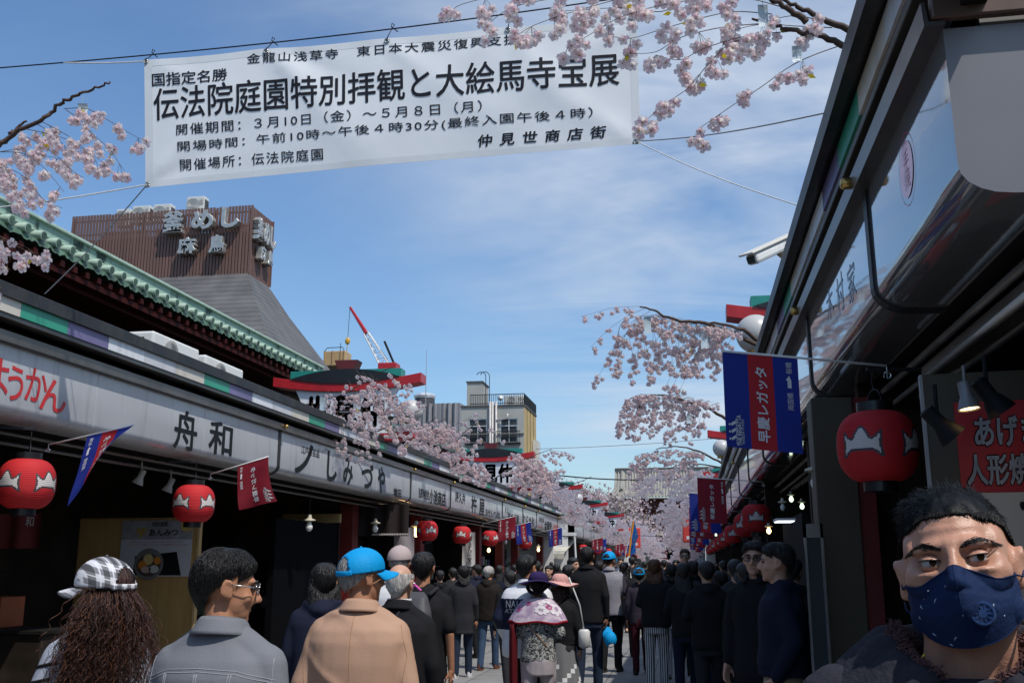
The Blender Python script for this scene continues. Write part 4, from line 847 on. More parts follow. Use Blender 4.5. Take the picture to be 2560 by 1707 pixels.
def branch(label, limbs, twigs, fr, seed, lod=0, per=(3, 5), r0=.02, tags=(), leaf=.12, spread=2.2, group='artificial cherry branches along the street', gap=.16, start=.25):
    """limbs: thick polylines; twigs: thin drooping polylines that carry hanging clusters"""
    rg = random.Random(seed); base = Vector(limbs[0][0]) if limbs else Vector(twigs[0][0])
    t = thing('cherry_branch', label, 'blossom branch', base[:], group=group)
    m = MB()
    for pl in limbs:
        c = catmull(pl, 6); c = [p + Vector((rg.gauss(0,1), rg.gauss(0,1), rg.gauss(0,1)))*r0*.25 - base for p in c]; n = len(c); m.tube(c, [r0*(1-.72*i/n) for i in range(n)], 7 if lod == 0 else 5)
    if limbs: m.obj('limb', M_bark, t, smooth=True)
    tw = MB(); fl = MB(); lf = MB(); st = fr*.10
    for pl in twigs:
        c = catmull(pl, 8); L_ = sum((c[i+1]-c[i]).length for i in range(len(c)-1)); tw.tube([p-base for p in c], [max(fr*.085, .0016)*(1-.5*i/len(c)) for i in range(len(c))], 5 if lod == 0 else 3)
        s = start*L_; acc = 0.0
        for i in range(len(c)-1):
            seg = (c[i+1]-c[i]).length
            while acc + seg >= s or (i == len(c)-2 and s < L_+gap*.5):
                f = min(1, max(0, (s-acc)/max(seg, 1e-6))); p = c[i].lerp(c[i+1], f); k = rg.randint(*per)
                hang_ = p + Vector((rg.gauss(0,.25), rg.gauss(0,.25), -1.1+rg.gauss(0,.25)))*fr*1.5
                for q in range(k):
                    o = Vector((rg.gauss(0,1), rg.gauss(0,1), rg.gauss(0,.8))); o = o.normalized()*fr*(.75+.4*rg.random()) if o.length > .01 else o
                    cc = hang_ + o*(1.4 if lod == 0 else 1.35)
                    if lod < 2: tw.tube([p-base, p.lerp(cc, .5)-base+Vector((0,0,.2*fr)), cc-base], fr*.035, 3, cap=False)
                    flower(fl, cc-base, o + Vector((0, -.5, -.25)), fr*(.85+.3*rg.random()), rg, lod)
                if rg.random() < leaf:
                    e = Vector((rg.gauss(0,1), rg.gauss(0,.6), rg.gauss(0,1))).normalized(); w = e.cross(Vector((0.1,1,.2))).normalized(); lc = hang_-base+e*fr*.3
                    lf.add([lc, lc+e*fr*.6+w*fr*.38, lc+e*fr*1.45, lc+e*fr*.6-w*fr*.38], [(0,1,2,3)])
                s += gap*(.7+.6*rg.random())
                if s > L_+gap*.5: break
            acc += seg
    tw.obj('twig', M_twig, t); fl.obj('blossom', M_pet+[M_eye], t, normals=False)
    if lf.v: lf.obj('leaf', M_leafy, t, normals=False)
    for (p, w, h, q) in tags:
        m = MB(); P_ = Vector(p)-base; m.tube([P_, P_+Vector((0,0,-.05))], .0015, 3); e = Vector((math.cos(q), math.sin(q), .15)); m.grid(lambda u, v: P_ + e*(w*(u-.5)) + Vector((0, .012*math.sin(v*3), -.05-h*v)), 2, 5); m.obj('tag', M_tag, t)
    return t
def PY(x, y, Y): return atY(x, y, Y)
# near branch, upper right: limbs leave the roof edge, thin twigs droop left over the banner
d = 4.35; _n0 = PY; PYo = PY
def PY(x, y, Y): return atY(x, y, 4.35 + (Y-4.35)*.25)
lm = [[PY(2120, 118, d+.25), PY(2060, 92, d+.15), PY(1985, 78, d), PY(1930, 62, d-.05), PY(1880, 48, d-.05)], [PY(2130, 82, d+.1), PY(2040, 40, d), PY(1975, 8, d-.1), PY(1930, -18, d-.15)], [PY(2020, 55, d), PY(1965, 20, d-.2), PY(1920, -5, d-.25), PY(1860, -30, d-.3)]]
tws = [[PY(1985, 78, d), PY(1860, 92, d-.1), PY(1760, 122, d-.2), PY(1700, 150, d-.25), PY(1640, 138, d-.25)],
       [PY(1930, 78, d), PY(1830, 108, d-.1), PY(1780, 150, d-.15), PY(1720, 220, d-.2), PY(1660, 262, d-.25), PY(1612, 305, d-.25)],
       [PY(2100, 115, d+.2), PY(2030, 140, d+.1), PY(1970, 170, d), PY(1900, 220, d-.1), PY(1830, 265, d-.1), PY(1762, 312, d-.15), PY(1748, 320, d-.15)],
       [PY(1930, 36, d-.1), PY(1840, 30, d-.2), PY(1760, 44, d-.3), PY(1660, 72, d-.4), PY(1580, 96, d-.4), PY(1530, 92, d-.45)],
       [PY(1960, 20, d-.2), PY(1850, -5, d-.4), PY(1700, 5, d-.5), PY(1560, 40, d-.6), PY(1470, 90, d-.6), PY(1420, 118, d-.6)],
       [PY(1900, -10, d-.3), PY(1760, -25, d-.4), PY(1600, -12, d-.5), PY(1450, 25, d-.6), PY(1340, 62, d-.7), PY(1295, 88, d-.7)],
       [PY(1860, -30, d-.3), PY(1640, -30, d-.5), PY(1420, -8, d-.6), PY(1280, 20, d-.7), PY(1212, 70, d-.8)],
       [PY(1700, -30, d-.4), PY(1500, -30, d-.5), PY(1300, -20, d-.6), PY(1160, 10, d-.7), PY(1130, 30, d-.7)],
       [PY(1900, 60, d), PY(1800, 70, d-.1), PY(1700, 95, d-.2), PY(1640, 130, d-.2), PY(1570, 135, d-.3)],
       [PY(2080, 70, d+.1), PY(1990, 66, d), PY(1900, 62, d), PY(1800, 85, d-.1)], [PY(2060, 55, d), PY(1990, 40, d), PY(1930, 50, d)], [PY(1700, 8, d-.3), PY(1650, 30, d-.4), PY(1560, 20, d-.5), PY(1380, 30, d-.6)]]
branch('nearest cherry branch at the upper right, twigs drooping over the banner', lm, tws, .030, 11, 0, (3, 5), .017, [(PY(1905, -12, d-.2), .05, .11, .4), (PY(1990, 90, d), .048, .08, .3), (PY(1838, 60, d), .02, .06, .2)], .2, gap=.155, start=.25)
# near branch, upper left
PY = PYo
d = 4.6
lm = [[Vector((-5.32, 5.4, 3.80)), Vector((-4.4, 5.0, 3.55)), PY(-60, 400, d), PY(20, 345, d), PY(100, 302, d), PY(150, 262, d), PY(190, 240, d), PY(230, 222, d), PY(276, 204, d)], [PY(-30, 375, d), PY(20, 345, d+.05), PY(40, 325, d+.1), PY(64, 303, d+.1)]]
tws = [[PY(160, 272, d), PY(215, 272, d), PY(260, 295, d-.1), PY(310, 325, d-.1), PY(345, 345, d-.1)], [PY(165, 275, d), PY(200, 300, d), PY(235, 338, d-.1), PY(275, 375, d-.1), PY(305, 420, d-.1)],
       [PY(100, 302, d), PY(170, 340, d-.1), PY(215, 375, d-.1), PY(262, 410, d-.1)], [PY(60, 322, d), PY(120, 335, d-.1), PY(180, 355, d-.1), PY(240, 400, d-.2)], [PY(40, 330, d), PY(80, 350, d-.1), PY(130, 380, d-.1), PY(185, 430, d-.2), PY(210, 445, d-.2)],
       [PY(0, 380, d), PY(60, 385, d-.1), PY(110, 420, d-.2), PY(160, 480, d-.2)], [PY(-40, 400, d), PY(20, 420, d-.1), PY(70, 450, d-.2), PY(110, 500, d-.3), PY(155, 520, d-.3)], [PY(-60, 410, d), PY(0, 440, d-.2), PY(40, 480, d-.3), PY(95, 530, d-.3)],
       [PY(0, 380, d), PY(40, 375, d), PY(85, 385, d-.1), PY(140, 395, d-.1)], [PY(-60, 380, d), PY(-10, 395, d-.1), PY(20, 430, d-.2), PY(50, 490, d-.2)], [PY(90, 310, d), PY(125, 330, d), PY(160, 365, d), PY(175, 395, d)]]
branch('near cherry branch at the left edge, clusters beside the banner', lm, tws, .027, 5, 0, (3, 5), .018, [(PY(208, 238, d), .05, .05, .6), (PY(137, 312, d), .035, .06, .3)], .14, gap=.13, start=.2)
tws = [[PY(-60, 570, d), PY(0, 590, d), PY(50, 620, d), PY(110, 640, d)], [PY(-60, 575, d), PY(20, 600, d-.1), PY(75, 625, d-.1), PY(98, 665, d-.1)], [PY(-70, 590, d), PY(-10, 620, d-.1), PY(10, 660, d-.1), PY(25, 675, d-.1)], [PY(-60, 640, d), PY(-20, 680, d), PY(0, 715, d), PY(5, 730, d)], [PY(-60, 580, d), PY(-10, 595, d), PY(25, 610, d), PY(30, 640, d)]]
branch('lower sprig of blossom cut by the left edge, in front of the copper eave', [[Vector((-5.32, 5.2, 3.80)), Vector((-4.3, 4.9, 3.2)), PY(-65, 580, d)]], tws, .028, 6, 0, (3, 4), .02, (), .2, gap=.14, start=.4)
# middle branches, left row
def spray(label, root, tips, Y, fr, seed, lod, n=10, droop=.35, r0=.016, jitter=.3, gap=.12, per=(3, 5), start=.2, group='artificial cherry branches along the street', tags=()):
    rg = random.Random(seed); root = Vector(root); limbs = []; tw = []
    for tp in tips:
        tp = Vector(tp); mid = root.lerp(tp, .5)+Vector((0, 0, (tp-root).length*.10)); limbs.append([root, mid, tp])
        L_ = (tp-root).length
        for k in range(n):
            f = .15+.85*(k+rg.random()*.7)/n; p = (root.lerp(mid, f*2) if f < .5 else mid.lerp(tp, f*2-1)); e = (tp-root).normalized()
            q = p + (e*rg.uniform(.15, .6) + Vector((rg.gauss(0,jitter), rg.gauss(0,jitter), -abs(rg.gauss(.25, .2)))))*L_*.45
            tw.append([p, p.lerp(q, .5)+Vector((0,0,L_*.05)), q+Vector((0,0,-droop*L_*.15))])
    return branch(label, limbs, tw, fr, seed, lod, per, r0, tags, .05, gap=gap, start=start, group=group)
branch('blossom sprays in front of the nearest gable sign, left of its characters', [[PY(720, 1125, 15.5), PY(800, 1010, 15.2), PY(860, 985, 15), PY(925, 945, 15), PY(985, 915, 14.8)], [PY(770, 1080, 15.6), PY(850, 1040, 15.2), PY(930, 1010, 15), PY(1000, 990, 14.8)], [PY(780, 1085, 15.4), PY(840, 1030, 15), PY(905, 1025, 15)]],
       [[PY(890+dx_, 985+dy_, 15), PY(905+dx_*1.15, 1010+dy_*1.05, 14.9), PY(915+dx_*1.3+ex, 1045+dy_*1.1+ey, 14.8)] for dx_, dy_, ex, ey in [(-60,0,-10,20),(-30,-20,0,30),(0,-25,10,40),(30,-30,20,60),(60,-35,10,30),(80,-10,15,40),(-20,30,10,60),(20,30,10,50),(55,35,20,40),(0,50,10,30),(40,10,25,40),(-70,-10,0,30),(85,30,20,30),(-110,20,-15,10),(95,-45,20,20),(60,5,25,40),(-40,10,-5,70),(-5,-15,5,50),(30,-10,15,45),(75,10,5,45),(50,-40,30,30),(-95,35,-10,20),(-130,40,-10,35),(-75,15,-5,30),(-120,15,-10,10),(-20,-35,5,40),(15,-55,10,40),(65,30,20,30),(100,10,25,20),(105,45,15,20),(-50,40,-10,35),(-100,70,-10,25),(35,-50,20,10),(70,-60,15,25),(0,-60,5,20)]],
       .036, 21, 1, (2, 4), .016, [(PY(893, 985, 15), .12, .25, .2), (PY(808, 985, 15), .10, .22, .2)], .10, gap=.15, start=.15)
branch('blossom spray below the nearest gable sign, trailing over the coloured band', [[PY(930, 1085, 16), PY(1000, 1050, 16.5), PY(1075, 1010, 17)]], [[PY(780+i*22, 1080+i*8, 15.6), PY(790+i*22, 1100+i*9, 15.4), PY(800+i*21+8*(i % 3), 1128+i*9-25*(i % 2), 15.2)] for i in range(6)], .032, 22, 1, (2, 3), .018, (), .1, gap=.2, start=.5)
branch('blossom mass between the two nearest left gable signs', [[PY(960, 1130, 20), PY(1040, 1080, 20), PY(1115, 1045, 20.2)], [PY(1010, 1110, 22), PY(1060, 1070, 22), PY(1090, 1040, 22)]],
       [[PY(1000+rnd.uniform(-20,150), 1100+rnd.uniform(-55,20), 20), PY(1040+rnd.uniform(-20,150), 1110+rnd.uniform(-45,30), 20), ] for i in range(30)] , .040, 23, 1, (2, 4), .02, (), .04, gap=.13, start=.05)
branch('blossom mass low against the roof edge before the apartment block', [[PY(1010, 1150, 22), PY(1100, 1120, 22), PY(1200, 1050, 22)]], [[PY(1020+i*13, 1105+i*5.5+rnd.uniform(-35,5), 22), PY(1040+i*13, 1125+i*5.5+rnd.uniform(-25,15), 22)] for i in range(15) for q in range(2)], .042, 24, 1, (3, 5), .02, (), .03, gap=.14, start=.05)
branch('thin twig of blossom crossing the apartment windows', [], [[PY(1160, 1050, 22), PY(1195, 1040, 22), PY(1240, 1080, 22), PY(1260, 1095, 22)], [PY(1150, 1060, 22), PY(1180, 1075, 22), PY(1210, 1100, 22)], [PY(1160, 1060, 22), PY(1190, 1090, 22), PY(1225, 1112, 22)], [PY(1140, 1060, 22), PY(1170, 1050, 22), PY(1205, 1060, 22)]], .045, 25, 1, (2, 3), .01, (), .1, gap=.4)
branch('blossom before the second gable sign, one long bare twig rising right', [[PY(1230, 1200, 28), PY(1310, 1150, 28), PY(1380, 1122, 28)], [PY(1340, 1240, 30), PY(1420, 1215, 30), PY(1480, 1190, 30)]],
       [[PY(1265+rnd.uniform(-5,100), 1190+rnd.uniform(-60,25), 28), PY(1285+rnd.uniform(-5,110), 1205+rnd.uniform(-45,35), 28)] for i in range(28)] + [[PY(1375, 1125, 28), PY(1400, 1128, 28), PY(1430, 1135, 28)], [PY(1360, 1135, 28), PY(1395, 1155, 28), PY(1408, 1172, 28)]], .052, 26, 1, (3, 5), .02, (), .03, gap=.18, start=.02)
# the pink mass along the far left roofs
for i, (x0, x1, y0, y1, Y, n, lab) in enumerate(((1290, 1420, 1185, 1250, 36, 46, 'blossom round the third gable sign'), (1340, 1450, 1215, 1290, 46, 64, 'blossom above the lane between the left blocks'), (1400, 1510, 1240, 1320, 60, 84, 'blossom along the second left block'), (1440, 1560, 1265, 1345, 75, 120, 'blossom above the second block, beside the guide flag'), (1500, 1605, 1300, 1370, 90, 120, 'blossom at the far end of the left roofs'), (1570, 1650, 1320, 1385, 100, 90, 'last pink blossom mass left of the gate columns'))):
    rg = random.Random(40+i); tw = []
    for k in range(n):
        f = rg.random(); x = x0+(x1-x0)*f; yy = y0+(y1-y0)*f + rg.uniform(-32, 22)*(1.0 if i else .8); p = PY(x, yy, Y+rg.uniform(-4, 4)); tw.append([p, p+Vector((rg.uniform(.2,.8), rg.uniform(-.3,.3), rg.uniform(-.5,.1)))])
    branch(lab, [[PY(x0, y1-20, Y), PY((x0+x1)/2, (y0+y1)/2, Y), PY(x1, y1-10, Y)]], tw, .062+.010*i, 50+i, 2, (5, 8), .03, (), .0, gap=.25, start=.0)
# right row branches
def rbranch(label, limb, twigs, Y, fr, seed, lod, **k): return branch(label, [[PY(x, y, Y+dy_) for x, y, dy_ in l] for l in limb], [[PY(x, y, Y+(j*.05)) for j, (x, y) in enumerate(tw)] for tw in twigs], fr, seed, lod, **k)
rg = random.Random(77)
tw1 = [[(1600, 766), (1540, 768), (1500, 778), (1455, 790)], [(1615, 770), (1570, 790), (1520, 825), (1478, 866)], [(1625, 778), (1590, 800), (1570, 830), (1540, 850)], [(1640, 790), (1590, 815), (1545, 855), (1520, 895)], [(1690, 798), (1640, 850), (1590, 905), (1575, 950)]]
for k in range(44):
    x = 1640+rg.random()*230; y = 785+(x-1640)*.17; L_ = rg.uniform(50, 215); a = rg.uniform(.35, .9); tw1.append([(x, y), (x-L_*.45, y+L_*.25*a), (x-L_*a, y+L_*(.55+.45*a)*.9)])
rbranch('upper cherry branch on the right, arching left below the white camera', [[(1920, 880, .3), (1850, 842, .2), (1760, 808, 0), (1690, 800, -.1), (1640, 778, -.1), (1600, 766, -.2)], [(1900, 850, .3), (1830, 815, .1), (1750, 805, .0)]], tw1, 11.0, .031, 61, 1, per=(2, 4), r0=.028, tags=[(PY(1618, 780, 10.9), .08, .20, .3), (PY(1760, 812, 11), .09, .22, .3), (PY(1708, 805, 11), .08, .1, .4)], leaf=.10, gap=.18, start=.2)
tw2 = []
for k in range(60):
    x = 1600+rg.random()*200; y = 985+max(0, x-1690)*.20; L_ = rg.uniform(30, 125); a = rg.uniform(.4, .9); tw2.append([(x, y), (x-L_*.4, y+L_*.2), (x-L_*a*.8, y+L_*.85)])
rbranch('middle cherry branch on the right, left of the large blue flag', [[(1830, 1058, .2), (1770, 1020, .1), (1720, 1005, 0), (1660, 988, 0), (1602, 990, 0)]], tw2, 17.0, .033, 62, 1, per=(2, 4), r0=.03, tags=[(PY(1722, 1030, 17), .09, .14, .3)], leaf=.06, gap=.17, start=.15)
tw3 = [[(1690, 1116), (1640, 1125), (1600, 1145), (1570, 1165)]]
for k in range(36):
    x = 1600+rg.random()*170; y = 1122+abs(x-1690)*.12; L_ = rg.uniform(20, 85); tw3.append([(x, y), (x-L_*.4, y+L_*.3), (x-L_*.7, y+L_)])
rbranch('lower cherry branch on the right, crossing the ridge of the temple gate', [[(1810, 1160, .2), (1750, 1130, .1), (1700, 1116, 0), (1640, 1122, 0)]], tw3, 24.0, .038, 63, 1, per=(3, 5), r0=.03, leaf=.05, gap=.22, start=.15)
for i, (x0, x1, y0, y1, Y, n, lab) in enumerate(((1620, 1785, 1160, 1215, 30, 42, 'blossom hanging over the gate roof on the right'), (1665, 1770, 1225, 1290, 38, 60, 'blossom left of the maroon right-hand flag'), (1670, 1760, 1280, 1345, 48, 75, 'dense pale blossom below the gate eaves on the right'), (1690, 1760, 1335, 1385, 58, 55, 'lowest blossom mass on the right, above the sunglasses man'))):
    tw = []
    for k in range(n):
        x = rg.uniform(x0, x1); yy = rg.uniform(y0, y1) + (x1-x)*.10; p = PY(x, yy, Y+rg.uniform(-2, 2)); tw.append([p, p+Vector((-rg.uniform(.1,.5), rg.uniform(-.3,.3), rg.uniform(-.5,0)))])
    branch(lab, [[PY(x1+30, y0+10, Y), PY((x0+x1)/2, y0, Y), PY(x0, y1, Y)]], tw, .044+.008*i, 70+i, 2, (5, 8), .025, (), 0, gap=.22, start=0)

# real cherry trees before the gate
M_far = [mat('far_blossom_pink', (.66,.52,.57), .8, 0, .2, .6, trans=.3), mat('far_blossom_grey', (.46,.40,.37), .8, 0, .2, .6, trans=.3), mat('far_twig', (.20,.15,.12), .8, 0, .2, .6)]
def tree(x, y, h, rad, seed, label, mats, n=5200, leaf=.34, zc=.62, vert=.36):
    rg = random.Random(seed); t = thing('cherry_tree', label, 'tree', (x, y, 0), group='cherry trees before the temple gate')
    m = MB(); m.tube([(0,0,0),(.1,0,h*.2),(-.05,.1,h*.38)], [.42,.34,.26], 8); ends = []
    for k in range(9):
        a = k*.7+rg.random(); e = Vector((math.cos(a)*rad*.75, math.sin(a)*rad*.75, h*(.62+.3*rg.random()))); s_ = Vector((0,0,h*(.22+.15*rg.random()))); mid = s_.lerp(e, .5)+Vector((0,0,h*.06)); m.tube([s_, mid, e], [.2,.11,.04], 5); ends.append(e)
    m.obj('trunk', M_bark, t)
    m = MB(); cl = [Vector((rg.gauss(0,.42)*rad, rg.gauss(0,.42)*rad, h*zc + rg.gauss(0,.42)*h*vert)) for k in range(46)]
    for k in range(n):
        c = cl[rg.randrange(len(cl))]; p = c + Vector((rg.gauss(0,1), rg.gauss(0,1), rg.gauss(0,.75)))*rad*.17
        if p.z < h*.22: continue
        e = Vector((rg.gauss(0,1), rg.gauss(0,1), rg.gauss(0,1))).normalized(); w = e.cross(Vector((rg.gauss(0,1), rg.gauss(0,1), rg.gauss(0,1)))).normalized(); s_ = leaf*(.5+rg.random())
        m.add([p-e*s_*.5, p+w*s_*.35, p+e*s_*.5, p-w*s_*.35], [(0,1,2,3)], mats[rg.randrange(len(mats))])
    m.obj('crown', M_far, t, normals=False); return t
P1 = lambda px, Y: PY(px, 1404, Y).x
tree(P1(1572, 150), 150, 11.3, 4.6, 1, 'grey-brown cherry tree in front of the gate, left of its columns', (1,1,1,2,0), 6500, .42)
tree(P1(1520, 160), 160, 13.0, 6.0, 2, 'pinkish cherry tree under the left end of the gate roof', (0,0,1), 6500, .42)
tree(P1(1440, 165), 165, 13.5, 6.5, 3, 'pale cherry tree rising behind the left shop roofs', (0,1,1,2), 6500, .42)
tree(P1(1370, 170), 170, 13.0, 6.5, 4, 'leftmost cherry tree of the far row, low over the gable signs', (0,1,0), 5500, .42)
tree(P1(1560, 120), 120, 7.5, 3.8, 5, 'lower cherry tree behind the guide flag', (0,0,1), 4500, .3)
tree(P1(1742, 140), 140, 9.6, 3.0, 6, 'cherry tree right of the gate columns', (0,0,1), 5000, .38)

# overhead cables near the gate
for (a, c, lab, s_) in ((PY(1230, 1165, 48), PY(1800, 1193, 48), 'dark overhead cable crossing before the gate roof', .35), (PY(1590, 1338, 60), PY(1760, 1338, 60), 'thin cable below the gate eaves', .05), (PY(1340, 1122, 70), PY(1800, 1095, 70), 'faint thin wire in the sky above the gate', .1)):
    rope(a, c, lab, mat('dark_wire', (.02,.022,.03)), .03 if s_ > .2 else .015, s_, name='overhead_cable')

# ------------------------------------------------------------------ camera housing, globe lamps, bulbs, spotlights
cc = thing('security_camera', 'white security camera housing poking out over the right roof edge', 'security camera', (0.72, 7.9, 4.0)); o0 = Vector(cc.location)
a, c = PY(1990, 598, 8.1)-o0, PY(1878, 650, 7.6)-o0; ax_ = (c-a).normalized(); rotm = ax_.to_track_quat('X', 'Z').to_matrix()
L_ = (c-a).length; mid = (a+c)/2
m = MB(); m.obox(mid, (L_, .105, .085), rotm); m.obj('housing', M_white, cc, bevel=.025)
m = MB(); m.obox(mid+rotm @ Vector((.03,0,.055)), (L_*1.06, .135, .018), rotm); m.obj('sun_hood', mat('warm_white_hood', (.66,.63,.56), .5, 0, .05, 4), cc, bevel=.006)
m = MB(); m.obox(mid+rotm @ Vector((L_*.5+.002,0,0)), (.006, .07, .055), rotm); m.obj('window', M_glass, cc)
m = MB(); m.tube([a*.6+c*.4+Vector((0,0,-.04)), a*.7+c*.3+Vector((.03,0,-.12)), Vector((.3,.2,-.3))], .03, 8); m.obj('arm', mat('beige_arm', (.42,.33,.22), .5), cc)
def globe(x, y, z, label, r=.215):
    t = thing('globe_lamp', label, 'globe lamp', (x, y, z), group='white globe lamps on the shop roofs')
    MB().sph((0,0,0), r, 28, 18).obj('globe', mat('milky_globe', (.50,.49,.48), .3, 0, .03, 3), t, smooth=True); MB().lathe([(.10,-.24),(.12,-.20),(.06,-.18)], n=14).obj('collar', M_brass, t); MB().tube([(0,0,-.23),(0,0,z*-1+3.78)], .03).obj('stem', M_grey, t)
globe(0.86, 12.2, 4.31, 'shaded globe lamp on the right roof behind the upper branch', .24)
globe(0.80, 25.0, 4.32, 'smaller globe lamp on the right roof beside the second red beam')
globe(-4.82, 17.0, 4.22, 'sunlit globe lamp at the right end of the nearest gable sign', .20)
globe(-4.75, 29.9, 4.22, 'globe lamp in blossom at the right end of the second gable sign', .225)
globe(-4.75, 43.0, 4.25, 'small globe lamp in blossom by the third gable sign', .225)
def bulb(x, y, z, label, lit, s=1.0, cord=.35):
    t = thing('hanging_bulb', label, 'light bulb', (x, y, z), group='bare bulbs hung under the eaves')
    MB().lathe([(.001,-.075),(.028,-.062),(.042,-.03),(.042,-.01),(.026,.025),(.018,.045)], n=16).obj('bulb', M_bulb if lit else M_bulboff, t, smooth=True)
    MB().lathe([(.02,.04),(.05,.055),(.075,.06),(.07,.072),(.03,.085),(.022,.13)], n=16).obj('socket', mat('cream_socket', (.55,.50,.38), .5), t, smooth=True, angle=40)
    MB().tube([(0,0,.12),(0,0,cord+.1)], .004, 4).obj('cord', M_rail, t); t.scale = (s,)*3; return t
B = lambda px, py, X: atX(px, py, X)
for px, py, X, lit, lab in ((773, 1313, -5.75, 0, 'unlit bulb under the eaves left of the red post'), (938, 1318, -5.75, 0, 'unlit bulb right of the red post'), (1040, 1327, -5.9, 1, 'round lit bulb glowing just left of a red lantern'), (916, 1316, -6.2, 1, 'lit warm bulb deep in the shop right of the red post'), (1264, 1352, -5.7, 0, 'unlit bulb beside the far blue flag'), (1346, 1372, -5.6, 1, 'small lit bulb near the white awning'), (1222, 1373, -6.5, 1, 'tiny lit bulb inside the shop behind the grey beanie')):
    p = B(px, py, X); bulb(p.x, p.y, p.z, lab, lit, s=1.7 if lit and px == 1040 else 1.25)
for px, py, Y, lit, lab in ((2043, 1200, 6.6, 0, 'white unlit bulb under the right eaves left of the beige board'), (1957, 1265, 11.5, 0, 'round glass bulb hanging deep in the right row'), (1978, 1245, 14, 2, 'bright small bulb in the dark right row'), (2005, 1263, 14, 2, 'greenish bulb right of the bright one'), (1975, 1204, 18, 2, 'tiny high bulb in the dark right row'), (1922, 1324, 14, 1, 'warm small bulb low in the right row'), (1790, 1335, 40, 2, 'tiny bulb far along the right row')):
    p = PY(px, py, Y); t = bulb(p.x, p.y, p.z, lab, lit == 1, s=1.0 if Y < 10 else .55 + .012*Y)
    if lit == 2: t.children[0].data.materials[0] = mat('cool_bulb_lit', (1,1,.9), .2, 0, 0, emit=(.8,1,.75), es=1.6)
def spot(p, aim, label, lit=False, s=1.0, body=M_black, grp='spotlights on the ceiling rails'):
    t = thing('spotlight', label, 'spotlight', p[:], group=grp); body = mat('matt_black_lamp', (.010,.010,.011), .6) if body is M_black else body; rm_ = Vector(aim).to_track_quat('Z', 'Y').to_matrix()
    MB().lathe([(.030,-.10),(.045,-.09),(.045,.02),(.06,.05),(.085,.12),(.078,.12),(.05,.06)], n=20, rot=rm_).obj('housing', body, t, smooth=True, angle=40)
    MB().lathe([(.074,.108),(.05,.112)], n=20, rot=rm_).obj('lens', M_bulb if lit else M_glass, t); MB().tube([(0,0,0),(0,.01,.10),(0,0,.22)], .012).obj('arm', body, t); t.scale = (s,)*3; return t
spot(PY(2345, 1055, 4.0), (.65,.0,-.75), 'unlit black spotlight left of the red food poster', False, .66)
spot(PY(2470, 985, 4.0), (.55,.05,-.83), 'larger spotlight glowing amber above the red food poster', True, .68)
spot(PY(2415, 985, 3.95), (.10,-.1,-1), 'small ribbed spotlight with a warm lit rim above the poster', True, .5, mat('grey_lamp_body', (.2,.2,.2), .4, .3))
p = B(352, 1190, -5.9); spot(p, (-.35,-.1,-.93), 'left one of two beige spotlights beside the second left lantern', False, .75, mat('beige_lamp_body', (.35,.31,.26), .5))
p = B(425, 1210, -5.9); spot(p, (-.35,-.1,-.93), 'right one of two beige spotlights beside the second left lantern', False, .75, mat('beige_lamp_body', (.35,.31,.26), .5))
t = thing('tube_light', 'white fluorescent tube lit deep in the right-hand shop', 'tube light', PY(1965, 1303, 9.5)[:]); MB().box((-.075, 0, 0), (.075, .35, .008)).obj('tube', M_tube, t); MB().box((-.085, -.02, .008), (.085, .37, .03)).obj('fixture', M_white, t)
t = thing('strip_light', 'unlit long fluorescent fitting along the right eaves', 'strip light', (1.30, 3.2, 2.60)); m = MB(); m.tube([(0,0,0),(0,2.6,0)], .016, 10); m.obj('tube', M_bulboff, t, smooth=True); MB().box((.01,-.03,.02),(.14,2.65,.07)).obj('fixture', M_gut, t)

# ------------------------------------------------------------------ shop goods and boards
pn = thing('partition_panel', 'tan wooden side panel of the shop with a food poster on it', 'panel', (0, 12.7, 0))
pa, pb = PY(200, 1290, 12.7), PY(503, 1290, 12.7); 
MB().box((pa.x, 0, 0), (pb.x, .08, 2.19)).obj('board', M_tan, pn, bevel=.02)
MB().box((pb.x-.03, -.02, 0), (pb.x+.005, -.002, 2.17)).obj('edge_strip', mat('pale_edge_wood', (.6,.42,.2), .5), pn)
po = thing('food_poster', 'paper poster of a dessert bowl on the tan panel', 'poster', (0, 12.69, 0)); q0, q1 = PY(296, 1440, 12.69), PY(484, 1300, 12.69)
X0, X1_, Z0, Z1 = q0.x, q1.x, q0.z, q1.z; hh = Z1-Z0; ww = X1_-X0
MB().box((X0, -.006, Z0), (X1_, 0, Z0+hh*.66)).obj('sheet', mat('poster_paper', (.62,.62,.66), .6, 0, .05, 3), po); MB().box((X0, -.006, Z0+hh*.66), (X1_, 0, Z1)).obj('heading', mat('poster_heading', (.34,.34,.37), .6, 0, .2, 9), po)
PF = lambda u, v, l: (X0+ww*u, -.009-l, Z0+hh*v)
m = MB(); letter(m, '舟和謹製', PF, .42, .89, .65, .98, 0, .01); letter(m, 'あんみつ', PF, .39, .72, .80, .85, 0, .02); m.obj('lettering', M_ink, po, normals=False)
m = MB(); letter(m, '芋', PF, .20, .70, .36, .87, 0, .03); m.obj('gold_lettering', mat('gold_ink', (.55,.36,.04), .5), po, normals=False)
m = MB(); letter(m, '舟和の芋ようかんを使った新しいあんみつです', PF, .15, .60, .88, .635); letter(m, 'ひとつひとつ手作りしました。ぜひ御賞味くださいませ', PF, .08, .545, .95, .58); m.obj('small_print', mat('dusty_red_ink', (.5,.15,.18), .6), po, normals=False)
m = MB(); m.add([PF(.20,.02,0), PF(.88,.02,0), PF(.80,.44,0), PF(.22,.36,0)], [(0,1,2,3)]); m.obj('picture_tray', M_black, po, normals=False)
def disc(m, u, v, ru, rv, mi, l, n=24): m.add([PF(u+ru*math.cos(a), v+rv*math.sin(a), l) for a in [2*math.pi*k/n for k in range(n)]], [tuple(range(n))], mi)
